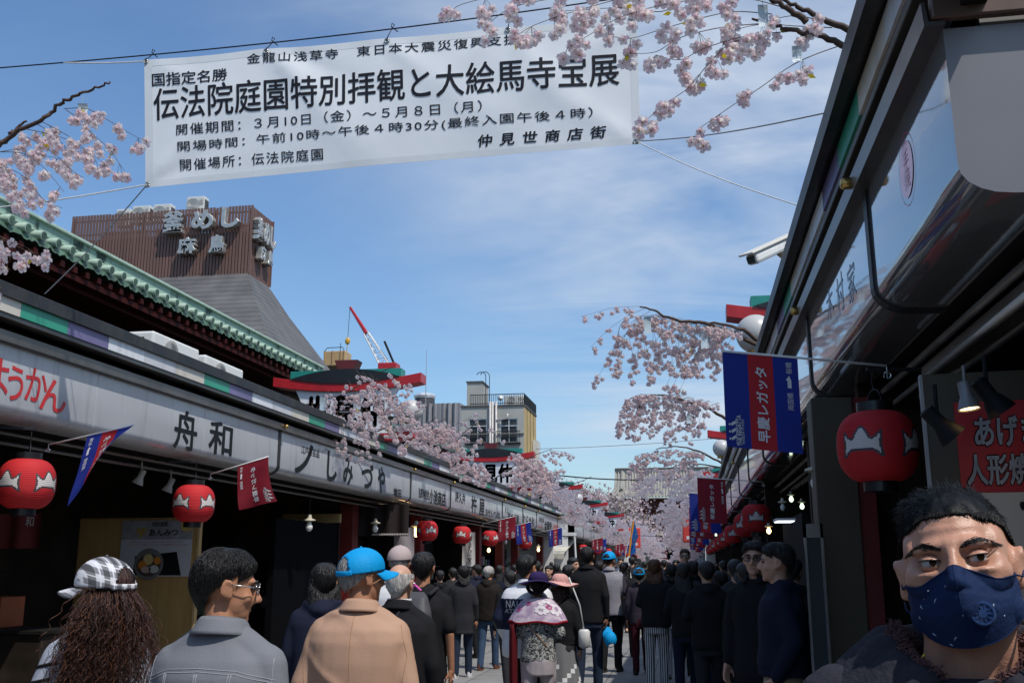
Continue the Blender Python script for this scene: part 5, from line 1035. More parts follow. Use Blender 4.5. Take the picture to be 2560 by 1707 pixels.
m = MB(); disc(m, .42, .22, .205, .28, 0, .002, 32); disc(m, .42, .20, .17, .20, 1, .004); disc(m, .41, .30, .07, .10, 2, .006); disc(m, .54, .28, .05, .07, 3, .006); disc(m, .33, .20, .06, .08, 3, .007); disc(m, .50, .13, .07, .07, 4, .008); disc(m, .39, .12, .07, .06, 5, .008)
m.obj('picture_bowl', [mat('bowl_glass_print', (.22,.22,.22), .4), mat('bowl_shade_print', (.09,.07,.06), .5), mat('cream_print', (.75,.60,.25), .5), mat('orange_print', (.75,.28,.04), .5), mat('white_print', (.7,.72,.68), .5), mat('pink_print', (.7,.5,.45), .5)], po, normals=False)
disc_m = MB(); n = 18; disc_m.add([PF(.92+.09*math.cos(a)*(1+.06*(k % 2)), .90+.11*math.sin(a), .004) for k, a in enumerate([2*math.pi*k/n for k in range(n)])], [tuple(range(n))]); disc_m.obj('seal', mat('seal_gold', (.6,.45,.15), .5), po, normals=False)
rc = thing('noren_curtain', 'dark red shop curtain with one white character at the left edge', 'shop curtain', (0, 9.0, 0)); a0, a1 = PY(-60, 1285, 9.0), PY(98, 1370, 9.0)
m = MB(); m.grid(lambda u, v: (a0.x+(a1.x-a0.x)*u, .03*math.sin(u*16), a1.z+(a0.z-a1.z)*v), 30, 6); m.obj('cloth', mat('dark_red_cloth', (.10,.008,.010), .8, 0, .2, 6), rc, smooth=True)
m = MB(); c0, c1 = PY(69, 1316, 9.0), PY(92, 1291, 9.0); letter(m, '和', lambda u, v, l: (u, -.04, v), c0.x, c0.z, c1.x, c1.z, 0, .0); m.obj('lettering', mat('dim_white_print', (.5,.47,.44), .7), rc, normals=False)
bp_ = thing('black_screen', 'black lacquered display screen between the dark shop and the red post', 'screen', (0,0,0)); sy0, sy1 = atX(690, 1310, -6.15).y, atX(846, 1310, -6.15).y
MB().box((-6.25, sy0, 0), (-6.15, sy1, 2.25)).obj('board', mat('matt_black_board', (.004,.004,.005), .7, 0, .1, 6, spec=.03), bp_); MB().box((-6.27, sy1, 0), (-6.13, sy1+.04, 2.28)).obj('frame', M_dark2, bp_)
M_gold = mat('cream_fascia', (.60,.42,.18), .5, 0, .1, 2)  # warm cream base colour, slightly varied, no emission
MB().box((-7.4, 17.6, 2.30), (-6.3, 17.7, 2.46)).obj('inner_fascia', M_gold, left_row)
lc = thing('counter', 'dark counter at the far left with boxes and papers on it', 'counter', (-7.2, 9.4, 0)); MB().box((-.5, -.35, 0), (1.0, .35, .92)).obj('body', M_dark2, lc, bevel=.01); MB().box((-.53, -.38, .92), (1.03, .38, .95)).obj('top', M_dark, lc)
BX = [((-7.35, 9.4, .95), (.42, .38, .30), (.34,.07,.015), 'orange-red carton on the left counter beside the cap'), ((-7.9, 9.5, .95), (.40, .34, .28), (.20,.04,.012), 'darker red carton left of the orange one')]
for p, s_, col_, lab in BX:
    t = thing('carton', lab, 'carton', p); MB().box((0,0,0), s_).obj('box', mat('carton_%d' % len(MATS), col_, .6, 0, .15, 6), t, bevel=.004); MB().box((s_[0]*.2, -.003, s_[2]*.1), (s_[0]*.8, -.001, s_[2]*.55)).obj('label', mat('carton_label', (.42,.16,.08), .6), t)
t = thing('paper_tray', 'blue tray with a stack of white paper on the left counter', 'tray', (-8.15, 8.9, .96)); m = MB(); m.box((0,0,0),(.55,.42,.02)); m.box((0,0,.02),(.015,.42,.12)); m.box((.535,0,.02),(.55,.42,.12)); m.box((0,.405,.02),(.55,.42,.16)); m.obj('tray', mat('blue_plastic', (.02,.05,.30), .4), t); MB().box((.03,.02,.021),(.52,.39,.085)).obj('paper', mat('paper', (.5,.5,.52), .8, 0, .03, 9), t)
t = thing('display_shelf', 'low dark shelf of small packets at the lower left edge', 'shelf', (-6.2, 7.4, 0)); MB().box((-.6,-.3,0),(.7,.3,.62)).obj('case', M_dark, t, bevel=.01)
rg = random.Random(3)
for i in range(9):
    x, y = -6.75+.14*i, 7.25+rg.uniform(-.05,.1); k = thing('sweet_packet', ['upright cream packet', 'flat pale box', 'yellow wrapped sweet'][i % 3] + ' on the low left shelf, ' + ['first', 'second', 'third', 'fourth', 'fifth', 'sixth', 'seventh', 'eighth', 'ninth'][i] + ' from the left', 'packet', (x, y, .62), rg.uniform(-.4,.4), group='packets on the low shelf')
    if i % 3 == 0: MB().box((-.04,-.015,0),(.04,.015,.17)).obj('wrap', mat('cream_packet', (.5,.44,.30), .6), k, bevel=.004); MB().box((-.02,-.017,.05),(.02,-.0155,.14)).obj('label', M_dark2, k)
    elif i % 3 == 1: MB().box((-.055,-.05,0),(.055,.05,.05)).obj('box', mat('pale_box', (.42,.40,.37), .6), k, bevel=.004); MB().box((-.03,-.052,.01),(.03,-.0505,.04)).obj('label', M_dred, k)
    else: MB().sph((0,0,.03), (.045,.04,.035), 10, 8).obj('sweet', mat('yellow_sweet', (.55,.40,.08), .5), k, smooth=True); MB().box((-.02,-.045,.0),(.02,-.035,.03)).obj('label', M_white, k)
# stalls of goods along the left row (mid distance)
rg = random.Random(9)
def goods(y, x, label, n, seed):
    rg = random.Random(seed); t = thing('goods_stall', label, 'stall', (x, y, 0)); MB().box((-.5,-1.1,0),(.35,1.1,.78)).obj('counter', M_dark2, t, bevel=.01); MB().box((-.62,-1.15,.78),(-.56,1.15,2.1)).obj('back_board', M_dark, t)
    for k in range(n):
        sx_, sy_, sz_ = rg.uniform(.08,.2), rg.uniform(.08,.2), rg.uniform(.08,.3); lv = rg.choice((.781, .781, 1.15, 1.5)); q = (rg.uniform(-.45,.2) if lv < .9 else -.5, rg.uniform(-1.05,.9), lv)
        MB().box((q[0], q[1], q[2]), (q[0]+sx_, q[1]+sy_, q[2]+sz_)).obj('goods', mat('goods_%d' % rg.randrange(7), [(.5,.45,.4),(.4,.1,.08),(.45,.35,.2),(.55,.5,.5),(.12,.10,.25),(.2,.3,.2),(.5,.3,.33)][rg.randrange(7)], .6, 0, .2, 9), t, bevel=.006)
    MB().box((-.56,-1.1,1.12),(-.30,1.1,1.145)).obj('shelf', M_dark2, t); MB().box((-.56,-1.1,1.47),(-.30,1.1,1.495)).obj('shelf', M_dark2, t)
for y, lab, sd in ((18.2, 'stall of small goods in the shop right of the red post', 1), (20.9, 'stall of folded fans behind the pale cap and the bald man', 2), (24.8, 'stall of wrapped sweets under the red lanterns', 3), (27.2, 'dim stall by the dark-coated shoppers', 4), (31.0, 'stall left of the white jacket', 5), (34.5, 'stall below the far blue flag', 6), (39.0, 'last stall of the near left row', 7)): goods(y, -6.75, lab, 22, sd)
for y, x, lab, sd in ((7.2, -7.9, 'dim wall of packets behind the woman in the plaid cap', 21), (10.2, -8.0, 'dim wall of boxes behind the left counter', 22), (15.0, -7.9, 'dim shelf of boxes behind the man in the grey jacket', 23), (17.0, -8.0, 'dim shelf of boxes left of the black screen', 24)): goods(y, x, lab, 30, sd)
for y, lab, sd in ((8.2, 'shaded stall behind the two chatting men', 11), (12.0, 'second shaded stall of the right row', 12), (18.5, 'third shaded stall of the right row', 13)): 
    goods(y, 1.75, lab, 14, sd)
# hanging cloth strips and vertical banners in the left shops
for px0, px1, py0, py1, Y, X_, txt, lab in ((1155, 1188, 1330, 1415, 24.5, 0, '揚げまんじゅう', 'white vertical paper banner with brush characters behind the red lanterns'), (983, 1036, 1318, 1410, 20.0, 0, '', 'grey blossom-patterned hanging cloth right of the red post')):
    a, c = PY(px0, py1, Y), PY(px1, py0, Y); t = thing('hanging_cloth', lab, 'hanging cloth', (0, Y, 0)); m = MB(); m.grid(lambda u, v: (a.x+(c.x-a.x)*u, .02*math.sin(u*7+v*3), a.z+(c.z-a.z)*v), 10, 8)
    m.obj('cloth', mat('grey_cloth_%d' % px0, (.50,.48,.47) if txt else (.30,.27,.29), .8, 0, .25 if not txt else .06, 3), t, smooth=True)
    if txt: m = MB(); letter(m, '\n'.join(txt), lambda u, v, l: (u, -.04, v), a.x+(c.x-a.x)*.45, a.z+.03, c.x-.06, c.z-.04, 0, .02); m.obj('lettering', M_ink, t, normals=False)
t = thing('noren_curtain', 'dark brown shop curtain with a row of white dots on its hem', 'shop curtain', (0, 18.6, 0)); a, c = PY(862, 1340, 18.6), PY(1022, 1300, 18.6)
m = MB(); m.grid(lambda u, v: (a.x+(c.x-a.x)*u, .03*math.sin(u*25), a.z+(c.z-a.z+.3)*v), 60, 4); m.obj('cloth', mat('dark_brown_cloth', (.03,.022,.022), .9), t, smooth=True)
m = MB()
for k in range(22): x = a.x+(c.x-a.x)*(.45+.54*k/21); m.sph((x, -.035, a.z+.03), (.016,.004,.02), 6, 4)
m.obj('hem_dots', mat('dim_white_print', (.5,.47,.44)), t)
aw = thing('shop_awning', 'cream folding awning at the end of the near left row', 'awning', (0,0,0)); p0, p1 = PY(1264, 1383, 47), PY(1410, 1382, 47)
m = MB(); m.add([(p0.x, 47, p0.z), (p1.x, 47, p0.z), (p1.x+.35, 50, p0.z+.85), (p0.x, 50, p0.z+.85)], [(0,1,2,3)]); m.add([(p0.x, 47, p0.z-.25), (p1.x, 47, p0.z-.25), (p1.x, 47, p0.z), (p0.x, 47, p0.z)], [(0,1,2,3)]); m.obj('canvas', mat('cream_canvas', (.66,.62,.52), .8, 0, .06, 2, trans=.2), aw, solid=.02)
m = MB(); m.box((p0.x, 46.9, p0.z+.8), (p1.x+.6, 47.0, p0.z+.95)); m.tube([(p1.x+.5, 46.95, p0.z+.9), (p1.x+.55, 46.95, p0.z-.2)], .05); m.obj('frame', M_white, aw)
# right side: beige board with red food poster, display column
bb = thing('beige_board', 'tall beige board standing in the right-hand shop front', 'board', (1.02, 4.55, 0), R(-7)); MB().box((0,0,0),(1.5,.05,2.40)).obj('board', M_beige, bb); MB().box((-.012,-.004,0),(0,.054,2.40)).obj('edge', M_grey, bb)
rp_ = thing('food_poster', 'red and cream poster with white Japanese lettering on the beige board', 'poster', (1.02, 4.55, 0), R(-7))
px_ = .115; MB().box((px_, -.012, 1.885), (px_+1.1, -.003, 2.27)).obj('red_field', mat('poster_red', (.42,.012,.015), .45, 0, .08, 5), rp_); MB().box((px_, -.011, 1.42), (px_+1.1, -.003, 1.884)).obj('cream_field', mat('poster_cream', (.52,.46,.38), .5, 0, .05, 3), rp_)
FP = lambda u, v, l: (u, -.0145-l*1, v); M_pol = mat('poster_outline', (.03,.01,.01), .6)
for dl, mm, bo, nm in ((0, M_pol, .075, 'lettering_outline'), (.002, mat('poster_white', (.62,.60,.60), .5), .025, 'lettering')):
    m = MB(); e = .006 if dl == 0 else 0
    letter(m, 'あげまんじゅう', lambda u, v, l: (u, -.0145-dl, v), px_+.070-e, 2.075-e, px_+.67+e, 2.205+e, 0, bo); letter(m, '人形焼き', lambda u, v, l: (u, -.0145-dl, v), px_+.025-e, 1.915-e, px_+.345+e, 2.045+e, 0, bo); m.obj(nm, mm, rp_, normals=False)
m = MB(); letter(m, 'で', FP, px_+.215, 1.66, px_+.40, 1.86, 0, .03); letter(m, 'す', FP, px_+.43, 1.66, px_+.60, 1.86, 0, .03); m.obj('black_lettering', M_ink, rp_, normals=False)
dc = thing('display_case', 'tall narrow glass display case with bright edges beside the beige column', 'display case', PY(2040, 1404, 6.2)[:2]+(0,)); 
m = MB(); m.box((-.06,0,0),(-.045,.02,1.82)); m.box((.035,0,0),(.05,.02,1.82)); m.box((-.06,0,1.74),(.05,.02,1.82)); m.obj('frame', mat('polished_frame', (.7,.72,.75), .15, .9, .05, 5), dc); MB().box((-.045,.005,0),(.035,.015,1.74)).obj('pane', M_glass, dc)
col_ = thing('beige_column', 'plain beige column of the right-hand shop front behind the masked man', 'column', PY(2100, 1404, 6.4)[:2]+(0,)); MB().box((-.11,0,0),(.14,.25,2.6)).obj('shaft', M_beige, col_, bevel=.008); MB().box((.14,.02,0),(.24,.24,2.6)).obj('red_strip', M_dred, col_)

# guide flag carried high over the crowd
gf = thing('guide_flag', 'tall blue pennant with orange border raised above the crowd', 'flag', PY(1545, 1404, 22)[:2]+(0,)); gx = gf.location.x
Q = lambda px, py: PY(px, py, 22)-Vector(gf.location); MB().tube([Q(1560, 1404), Q(1578, 1320), Q(1586, 1295)], .008, 6).obj('pole', M_white, gf)
m = MB(); a_, b_, c_ = Q(1585, 1300), Q(1605, 1355), Q(1570, 1392)
m.grid(lambda u, v: Q(1584-(12)*v, 1302+88*v).lerp(Q(1586+ (16*v if v < .62 else 16*.62+ (v-.62)*-25), 1302+ (62*v if v < .9 else 60+ (v-.9)*200)), u) + Vector((0,.03*math.sin(v*9+u*4),0)), 8, 14); m.obj('cloth', mat('azure_flag_cloth', (.01,.17,.58), .6, 0, .08, 6, trans=.35), gf, smooth=True)
m = MB(); m.tube([Q(1584-12*v, 1302+88*v)+Vector((0,-.01,0)) for v in [i/12 for i in range(13)]], .022, 6); m.obj('border', mat('orange_border', (.80,.30,.02), .6), gf); m = MB(); letter(m, 'LEGION', lambda u, v, l: Q(1588+u*.30-v*.9, 1345-u+v*.3)+Vector((0,-.06,0)), -16, -4, 16, 4, 0, .03); m.obj('lettering', M_white, gf, normals=False)
# ------------------------------------------------------------------ people
from mathutils.bvhtree import BVHTree
SK = [mat('skin_tanned', (0.42, 0.20, 0.115), .62, 0, .10, 14, spec=.25, bump=.08, bs=160), mat('skin_light', (0.56, 0.32, 0.22), .5, 0, .08, 14, spec=.4, bump=.06, bs=160), mat('skin_deep', (0.26, 0.125, 0.075), .5, 0, .1, 14, spec=.4)]
def hairmat(name, c, r=.42): return mat(name, c, r, 0, .45, 60, bump=.6, bs=90, stretch=(1.6, 1.6, .22), spec=.45)
H_BLK = hairmat('black_hair', (.012, .011, .011)); H_BRN = hairmat('brown_hair', (.055, .026, .016)); H_GRY = hairmat('grey_hair', (.30, .29, .28), .6); H_WHT = hairmat('white_hair', (.50, .47, .44), .6); H_AUB = hairmat('auburn_hair', (.10, .040, .018))
def cloth(name, c, r=.85, var=.07, bump=.10, bs=150): return mat(name, c, r, 0, var, 4, bump=bump, bs=bs, spec=.12 if max(c) < .1 else .25)
def capsule(mb, p0, r0, p1, r1, n=12):
    p0, p1 = Vector(p0), Vector(p1); d = p1-p0; L_ = d.length
    M = d.to_track_quat('Z', 'Y').to_matrix() if L_ > 1e-6 else Matrix.Identity(3)
    prof = [(r0*math.cos(a), r0*math.sin(a)) for a in (-1.45, -1.0, -.5, 0)] + [(r1*math.cos(a), L_ + r1*math.sin(a)) for a in (0, .5, 1.0, 1.45)]
    mb.lathe(prof, p0, n, rot=M)
def loft(mb, rings, n=20, sq=2.3):
    """stack of (z, rx, ry, cx, cy) super-ellipse rings, closed"""
    vs = []
    for z, rx, ry, cx, cy in rings:
        for j in range(n):
            a = 2*math.pi*j/n; c, s = math.cos(a), math.sin(a); vs.append((cx+rx*math.copysign(abs(c)**(2/sq), c), cy+ry*math.copysign(abs(s)**(2/sq), s), z))
    k = len(rings); fs = [(i*n+j, i*n+(j+1) % n, (i+1)*n+(j+1) % n, (i+1)*n+j) for i in range(k-1) for j in range(n)] + [tuple(range(n))[::-1], tuple((k-1)*n+j for j in range(n))]
    mb.add(vs, fs)
def blob(mb, voxel, smooth=3, disp=None):
    """fuses overlapping shapes into one continuous skin; returns a mesh"""
    me = bpy.data.meshes.new('skin'); me.from_pydata(mb.v, [], mb.f); bm = bmesh.new(); bm.from_mesh(me); bmesh.ops.recalc_face_normals(bm, faces=bm.faces); bm.to_mesh(me); bm.free()
    o = bpy.data.objects.new('skin', me)
    md = o.modifiers.new('r', 'REMESH'); md.mode = 'VOXEL'; md.voxel_size = voxel; md.use_smooth_shade = True
    if smooth: md = o.modifiers.new('s', 'SMOOTH'); md.factor = .5; md.iterations = smooth
    out = evaluated_mesh(o); bpy.data.objects.remove(o); bpy.data.meshes.remove(me)
    if disp:
        n = len(out.vertices); co = np.empty(n*3); no = np.empty(n*3); out.vertices.foreach_get('co', co); out.vertex_normals.foreach_get('vector', no); co = co.reshape(-1, 3); no = no.reshape(-1, 3)
        d = np.array([disp(Vector(c), k) for c, k in zip(co.tolist(), no.tolist())]); out.vertices.foreach_set('co', (co + no*d[:, None]).ravel())
    out.polygons.foreach_set('use_smooth', [True]*len(out.polygons)); out.update(); return out
def mesh_obj(name, me, mats, parent, mfn=None):
    me.name = name; me.materials.clear()
    for m in (mats if isinstance(mats, (list, tuple)) else [mats]): me.materials.append(m)
    if mfn:
        me.polygons.foreach_set('material_index', [mfn(p.center) for p in me.polygons])
    o = bpy.data.objects.new(name, me); COL.objects.link(o); o.parent = parent; return o
def folds(amp, seed=0.0, fx=4.2, fz=1.7):
    def f(co, n):
        x, y, z = co.x+seed, co.y-seed, co.z
        a = mnoise.noise(Vector((x*fx, y*fx, z*fz)))*.9 + mnoise.noise(Vector((x*fx*2.2+5, y*fx*2.2, z*fz*2.6)))*.35
        q = mnoise.noise(Vector((x*3.1+z*2.2+3, y*3.1, z*1.6-x*1.4))); b = math.exp(-(q/.10)**2)            # a few long drag folds
        return amp*(a + .55*b)
    return f
def head_frame(yaw=0, pitch=0, roll=0, c=(0, .015, 1.585)):
    M = Matrix.Translation(c) @ Euler((R(pitch), R(roll), R(yaw)), 'XYZ').to_matrix().to_4x4(); return lambda *p: M @ Vector(p), M
def head_prims(mb, T, fine=False, fem=False):
    E = lambda c, r, rot=None: mb.sph((0,0,0), 1, 18, 12) if False else _ell(mb, T, c, r)
    j = .92 if fem else 1.0
    E((0,-.012,.030), (.074,.093,.085)); E((0,.022,-.028), (.061*j,.070,.086)); E((0,.035,-.074), (.046*j,.050,.040)); E((0,.068,-.096), (.020,.018,.017))
    _cap(mb, T, (0,.088,.006), .0085, (0,.110,-.030), .0115); E((.011,.096,-.036), (.008,.010,.008)); E((-.011,.096,-.036), (.008,.010,.008))
    E((0,.072,.026), (.050,.019,.011)); E((.036,.058,-.028), (.024,.024,.022)); E((-.036,.058,-.028), (.024,.024,.022))
    E((0,.078,-.062), (.021,.010,.0055)); E((0,.077,-.071), (.018,.010,.006))
    for s in (1, -1):
        E((s*.078,-.008,-.006), (.0065,.020,.030)); E((s*.074,.002,-.022), (.009,.011,.018)); rim = [(s*(.083+.004*math.sin(q*.5)), -.010-.017*math.cos(q)*1.05, -.004+.028*math.sin(q)) for q in (-.9,-.2,.5,1.2,1.9,2.5)]
        for p0, p1 in zip(rim, rim[1:]): _cap(mb, T, p0, .0048, p1, .0048)
def _ell(mb, T, c, r):
    o = len(mb.v); mb.sph(c, r, 18, 12)
    for i in range(o, len(mb.v)): mb.v[i] = tuple(T(*mb.v[i]))
def _cap(mb, T, a, ra, b, rb): capsule(mb, T(*a), ra, T(*b), rb, 12)
ARMS = dict(down=((.222,-.025,1.125), (.235,.04,.88)), bent=((.235,-.045,1.13), (.135,.235,1.10)), phone=((.225,.02,1.12), (.10,.27,1.26)), pocket=((.255,-.06,1.13), (.20,.05,.92)), carry=((.225,-.03,1.125), (.225,.02,.87)), back=((.24,-.09,1.14), (.24,-.06,.90)), fold=((.24,-.02,1.12), (.03,.20,1.14)))
def hand(mb, w, d, inward, curl=.6, s=1.0):
    """palm, four unequal bent fingers and a thumb at wrist w, pointing along d"""
    d = Vector(d).normalized(); inn = Vector(inward).normalized(); side = d.cross(inn).normalized(); w = Vector(w)
    P = lambda a, b, c: w + d*a*s + side*b*s + inn*c*s
    capsule(mb, P(-.02,0,0), .023*s, P(.02,0,0), .024*s, 10)
    for b in (-.024, -.008, .008, .024): capsule(mb, P(.015,b*.8,0), .0145*s, P(.085,b,.002), .0115*s, 10)
    for b, L_ in ((-.029,.062),(-.0095,.076),(.010,.072),(.029,.056)):
        a1 = P(.088, b, .004); k1 = P(.088+L_*.48*math.cos(curl*.5), b*1.06, .004+L_*.48*math.sin(curl*.5)); k2 = k1 + (d*math.cos(curl*1.3)+inn*math.sin(curl*1.3))*L_*.30*s; k3 = k2 + (d*math.cos(curl*2.0)+inn*math.sin(curl*2.0))*L_*.24*s
        capsule(mb, a1, .0088*s, k1, .0082*s, 8); capsule(mb, k1, .0082*s, k2, .0075*s, 8); capsule(mb, k2, .0075*s, k3, .0065*s, 8)
    b0 = P(.025, -.026, .008); b1 = P(.055, -.048, .022); b2 = P(.085, -.046, .034); capsule(mb, b0, .012*s, b1, .0098*s, 8); capsule(mb, b1, .0095*s, b2, .0078*s, 8)
def person(label, X, Y, H, rz=0, yaw=0, pitch=0, skin=0, hair=H_BLK, style='short', top=None, topmat=None, toplen=.80, bulk=1.0, legs=None, shoes=None, arms=('down', 'down'), stride=.10, voxel=.011, fem=False, hat=None, hatmat=None, lean=0.0, fold=.006, group=None, collar=True, handvis=(False, False), hair_len=.22, hood=False, seed=1, sleeves=1.0, zsplit=None, detail=True, roll=0, strands=420):
    t = thing('person', label, 'person', (X, Y, 0), R(rz), group); t.scale = (H/1.715,)*3
    T, M = head_frame(yaw, pitch, roll, (0, .015+lean, 1.585)); rg = random.Random(seed)
    sx = .93 if fem else 1.0
    # skin: head, neck, trunk, arms, hands and legs as one surface
    b = MB(); head_prims(b, T, fem=fem); capsule(b, (0, -.005+lean*.5, 1.40), .058*sx, tuple(T(0, -.012, -.06)), .052*sx)
    loft(b, [(z, rx*.80*sx, ry*.8, 0, cy+lean*max(0, (z-.9)/.6)) for z, rx, ry, cy in ((.84,.15,.10,0),(1.0,.14,.10,0),(1.2,.155,.10,0),(1.34,.16,.09,0),(1.42,.09,.07,0))])
    J = {}
    for s, an in ((1, arms[1]), (-1, arms[0])):
        e, w = [Vector((s*q[0]*sx, q[1]+lean*.6, q[2])) for q in ARMS[an]]; sh = Vector((s*.166*sx, lean*.8, 1.338)); J[s] = (sh, e, w)
        capsule(b, sh, .040, e, .034); capsule(b, e, .034, w, .025)
        d = (w-e).normalized(); hand(b, w, d + (Vector((0, .1, -.3)) if an != 'down' else Vector((0,0,0))), (-s, .15, 0) if an in ('down', 'carry', 'pocket', 'back') else (-s*.3, -.2, -.6), .55 if not handvis[s > 0] else .95)
        f = stride if s > 0 else -stride; hp = Vector((s*.085, 0, .88)); kn = Vector((s*.09, f*.55+.02, .48)); ak = Vector((s*.09, f-.02, .09)); J[s] += (hp, kn, ak)
        capsule(b, hp, .066, kn, .045); capsule(b, kn, .044, ak, .032); capsule(b, ak, .034, ak+Vector((s*.012, .13, -.045)), .03)
    body = mesh_obj('body', blob(b, voxel*.62 if any(handvis) else voxel*.8, 2), SK[skin], t)
    # upper garment
    TT = top or 'jacket'; k = bulk
    b = MB(); z0 = toplen
    R_ = [(z0, .185*k, .138*k, -.005), (z0+.06, .188*k, .14*k, -.005), (.98, .180*k, .132*k, -.005), (1.10, .178*k, .128*k, -.01), (1.22, .190*k, .128*k, -.012), (1.31, .196*k, .120*k, -.012), (1.36, .172*k, .104*k, -.010), (1.415, .105, .080, -.004), (1.452, .075, .068, .002)]
    R_ = [r for r in R_ if r[0] >= z0]
    if z0 < .75: R_[0] = (z0, .20*k, .16*k, 0); R_.insert(1, (z0+.2, .195*k, .15*k, 0))
    R_ = sorted(R_); loft(b, [(z, rx*sx, ry*sx, 0, cy+lean*max(0, (z-.9)/.6)) for z, rx, ry, cy in R_], 24)
    for s in (1, -1):
        sh, e, w = J[s][:3]; sh2 = sh+Vector((-s*.004,0,.002)); rr = k**.6; capsule(b, (s*.045,-.008+lean*.9,1.435), .050, sh2+Vector((-s*.01,0,.012)), .056*rr)
        if sleeves >= 1: capsule(b, sh2, .066*rr, e, .054*rr); capsule(b, e, .054*rr, w-(w-e)*.04, .040*rr)
        else: capsule(b, sh2, .066*rr, sh2.lerp(e, .8), .060*rr)
    if hood:
        for a_ in range(9): a = math.pi*(.10+.80*a_/8); capsule(b, (.105*math.cos(a), -.085*math.sin(a)+.02+lean*.9, 1.43+.015*math.sin(a)), .042, (.075*math.cos(a), -.13*math.sin(a)+.02+lean*.9, 1.40), .038, 10)
    garm = mesh_obj('jacket' if TT == 'jacket' else TT, blob(b, voxel, 9 if detail else 2, folds(fold, seed)), topmat, t, zsplit)
    if collar and detail:                              # turned-down collar as its own piece
        m = MB(); n = 28
        def C(u, v):
            a = -math.pi/2 + (u-.5)*2*math.pi*.86; r0 = .064+.012*0; zz = 1.445+.028*math.sin(v*math.pi*.5)*(1 if v <= .5 else 1)
            if v < .5: q = v*2; rr, z = .066, 1.44+.045*q
            else: q = (v-.5)*2; rr, z = .066+.026*q, 1.485-.052*q
            return (rr*1.12*math.cos(a), rr*1.08*math.sin(a)+.002+lean*.9, z+.012*math.sin(a)*(-1))
        m.grid(C, n, 10); m.obj('collar', topmat[0] if isinstance(topmat, (list, tuple)) else topmat, t, smooth=True, solid=.006)
    # trousers or skirt
    if legs is not None:
        b = MB(); loft(b, [(.74, .165*sx, .125, 0, 0), (.88, .168, .13, 0, -.005), (.97, .155, .115, 0, 0), (1.02, .145, .11, 0, 0)], 20)
        for s in (1, -1):
            hp, kn, ak = J[s][3:]; capsule(b, hp, .092, kn, .068); capsule(b, kn, .068, ak+Vector((0,-.01,-.01)), .056)
        mesh_obj('trousers', blob(b, voxel, 2, folds(fold*.8, seed+3, 9, 5)), legs, t)
    if shoes is not None:
        for s in (1, -1):
            ak = J[s][5]; m = MB(); loft(m, [(0.001, .045, .13, ak.x+s*.008, ak.y+.06), (.022, .047, .132, ak.x+s*.008, ak.y+.06), (.05, .043, .12, ak.x+s*.008, ak.y+.05), (.075, .038, .075, ak.x+s*.004, ak.y+.01), (.11, .036, .05, ak.x, ak.y-.01)], 16); m.obj('shoe', shoes, t, smooth=True, angle=60)
    if hair is not None: make_hair(t, T, style, hair, rg, hair_len, detail, strands)
    if hat: HATS[hat](t, T, hatmat, rg)
    t['_j'] = 0; del t['_j']
    return t, T, J, garm, body
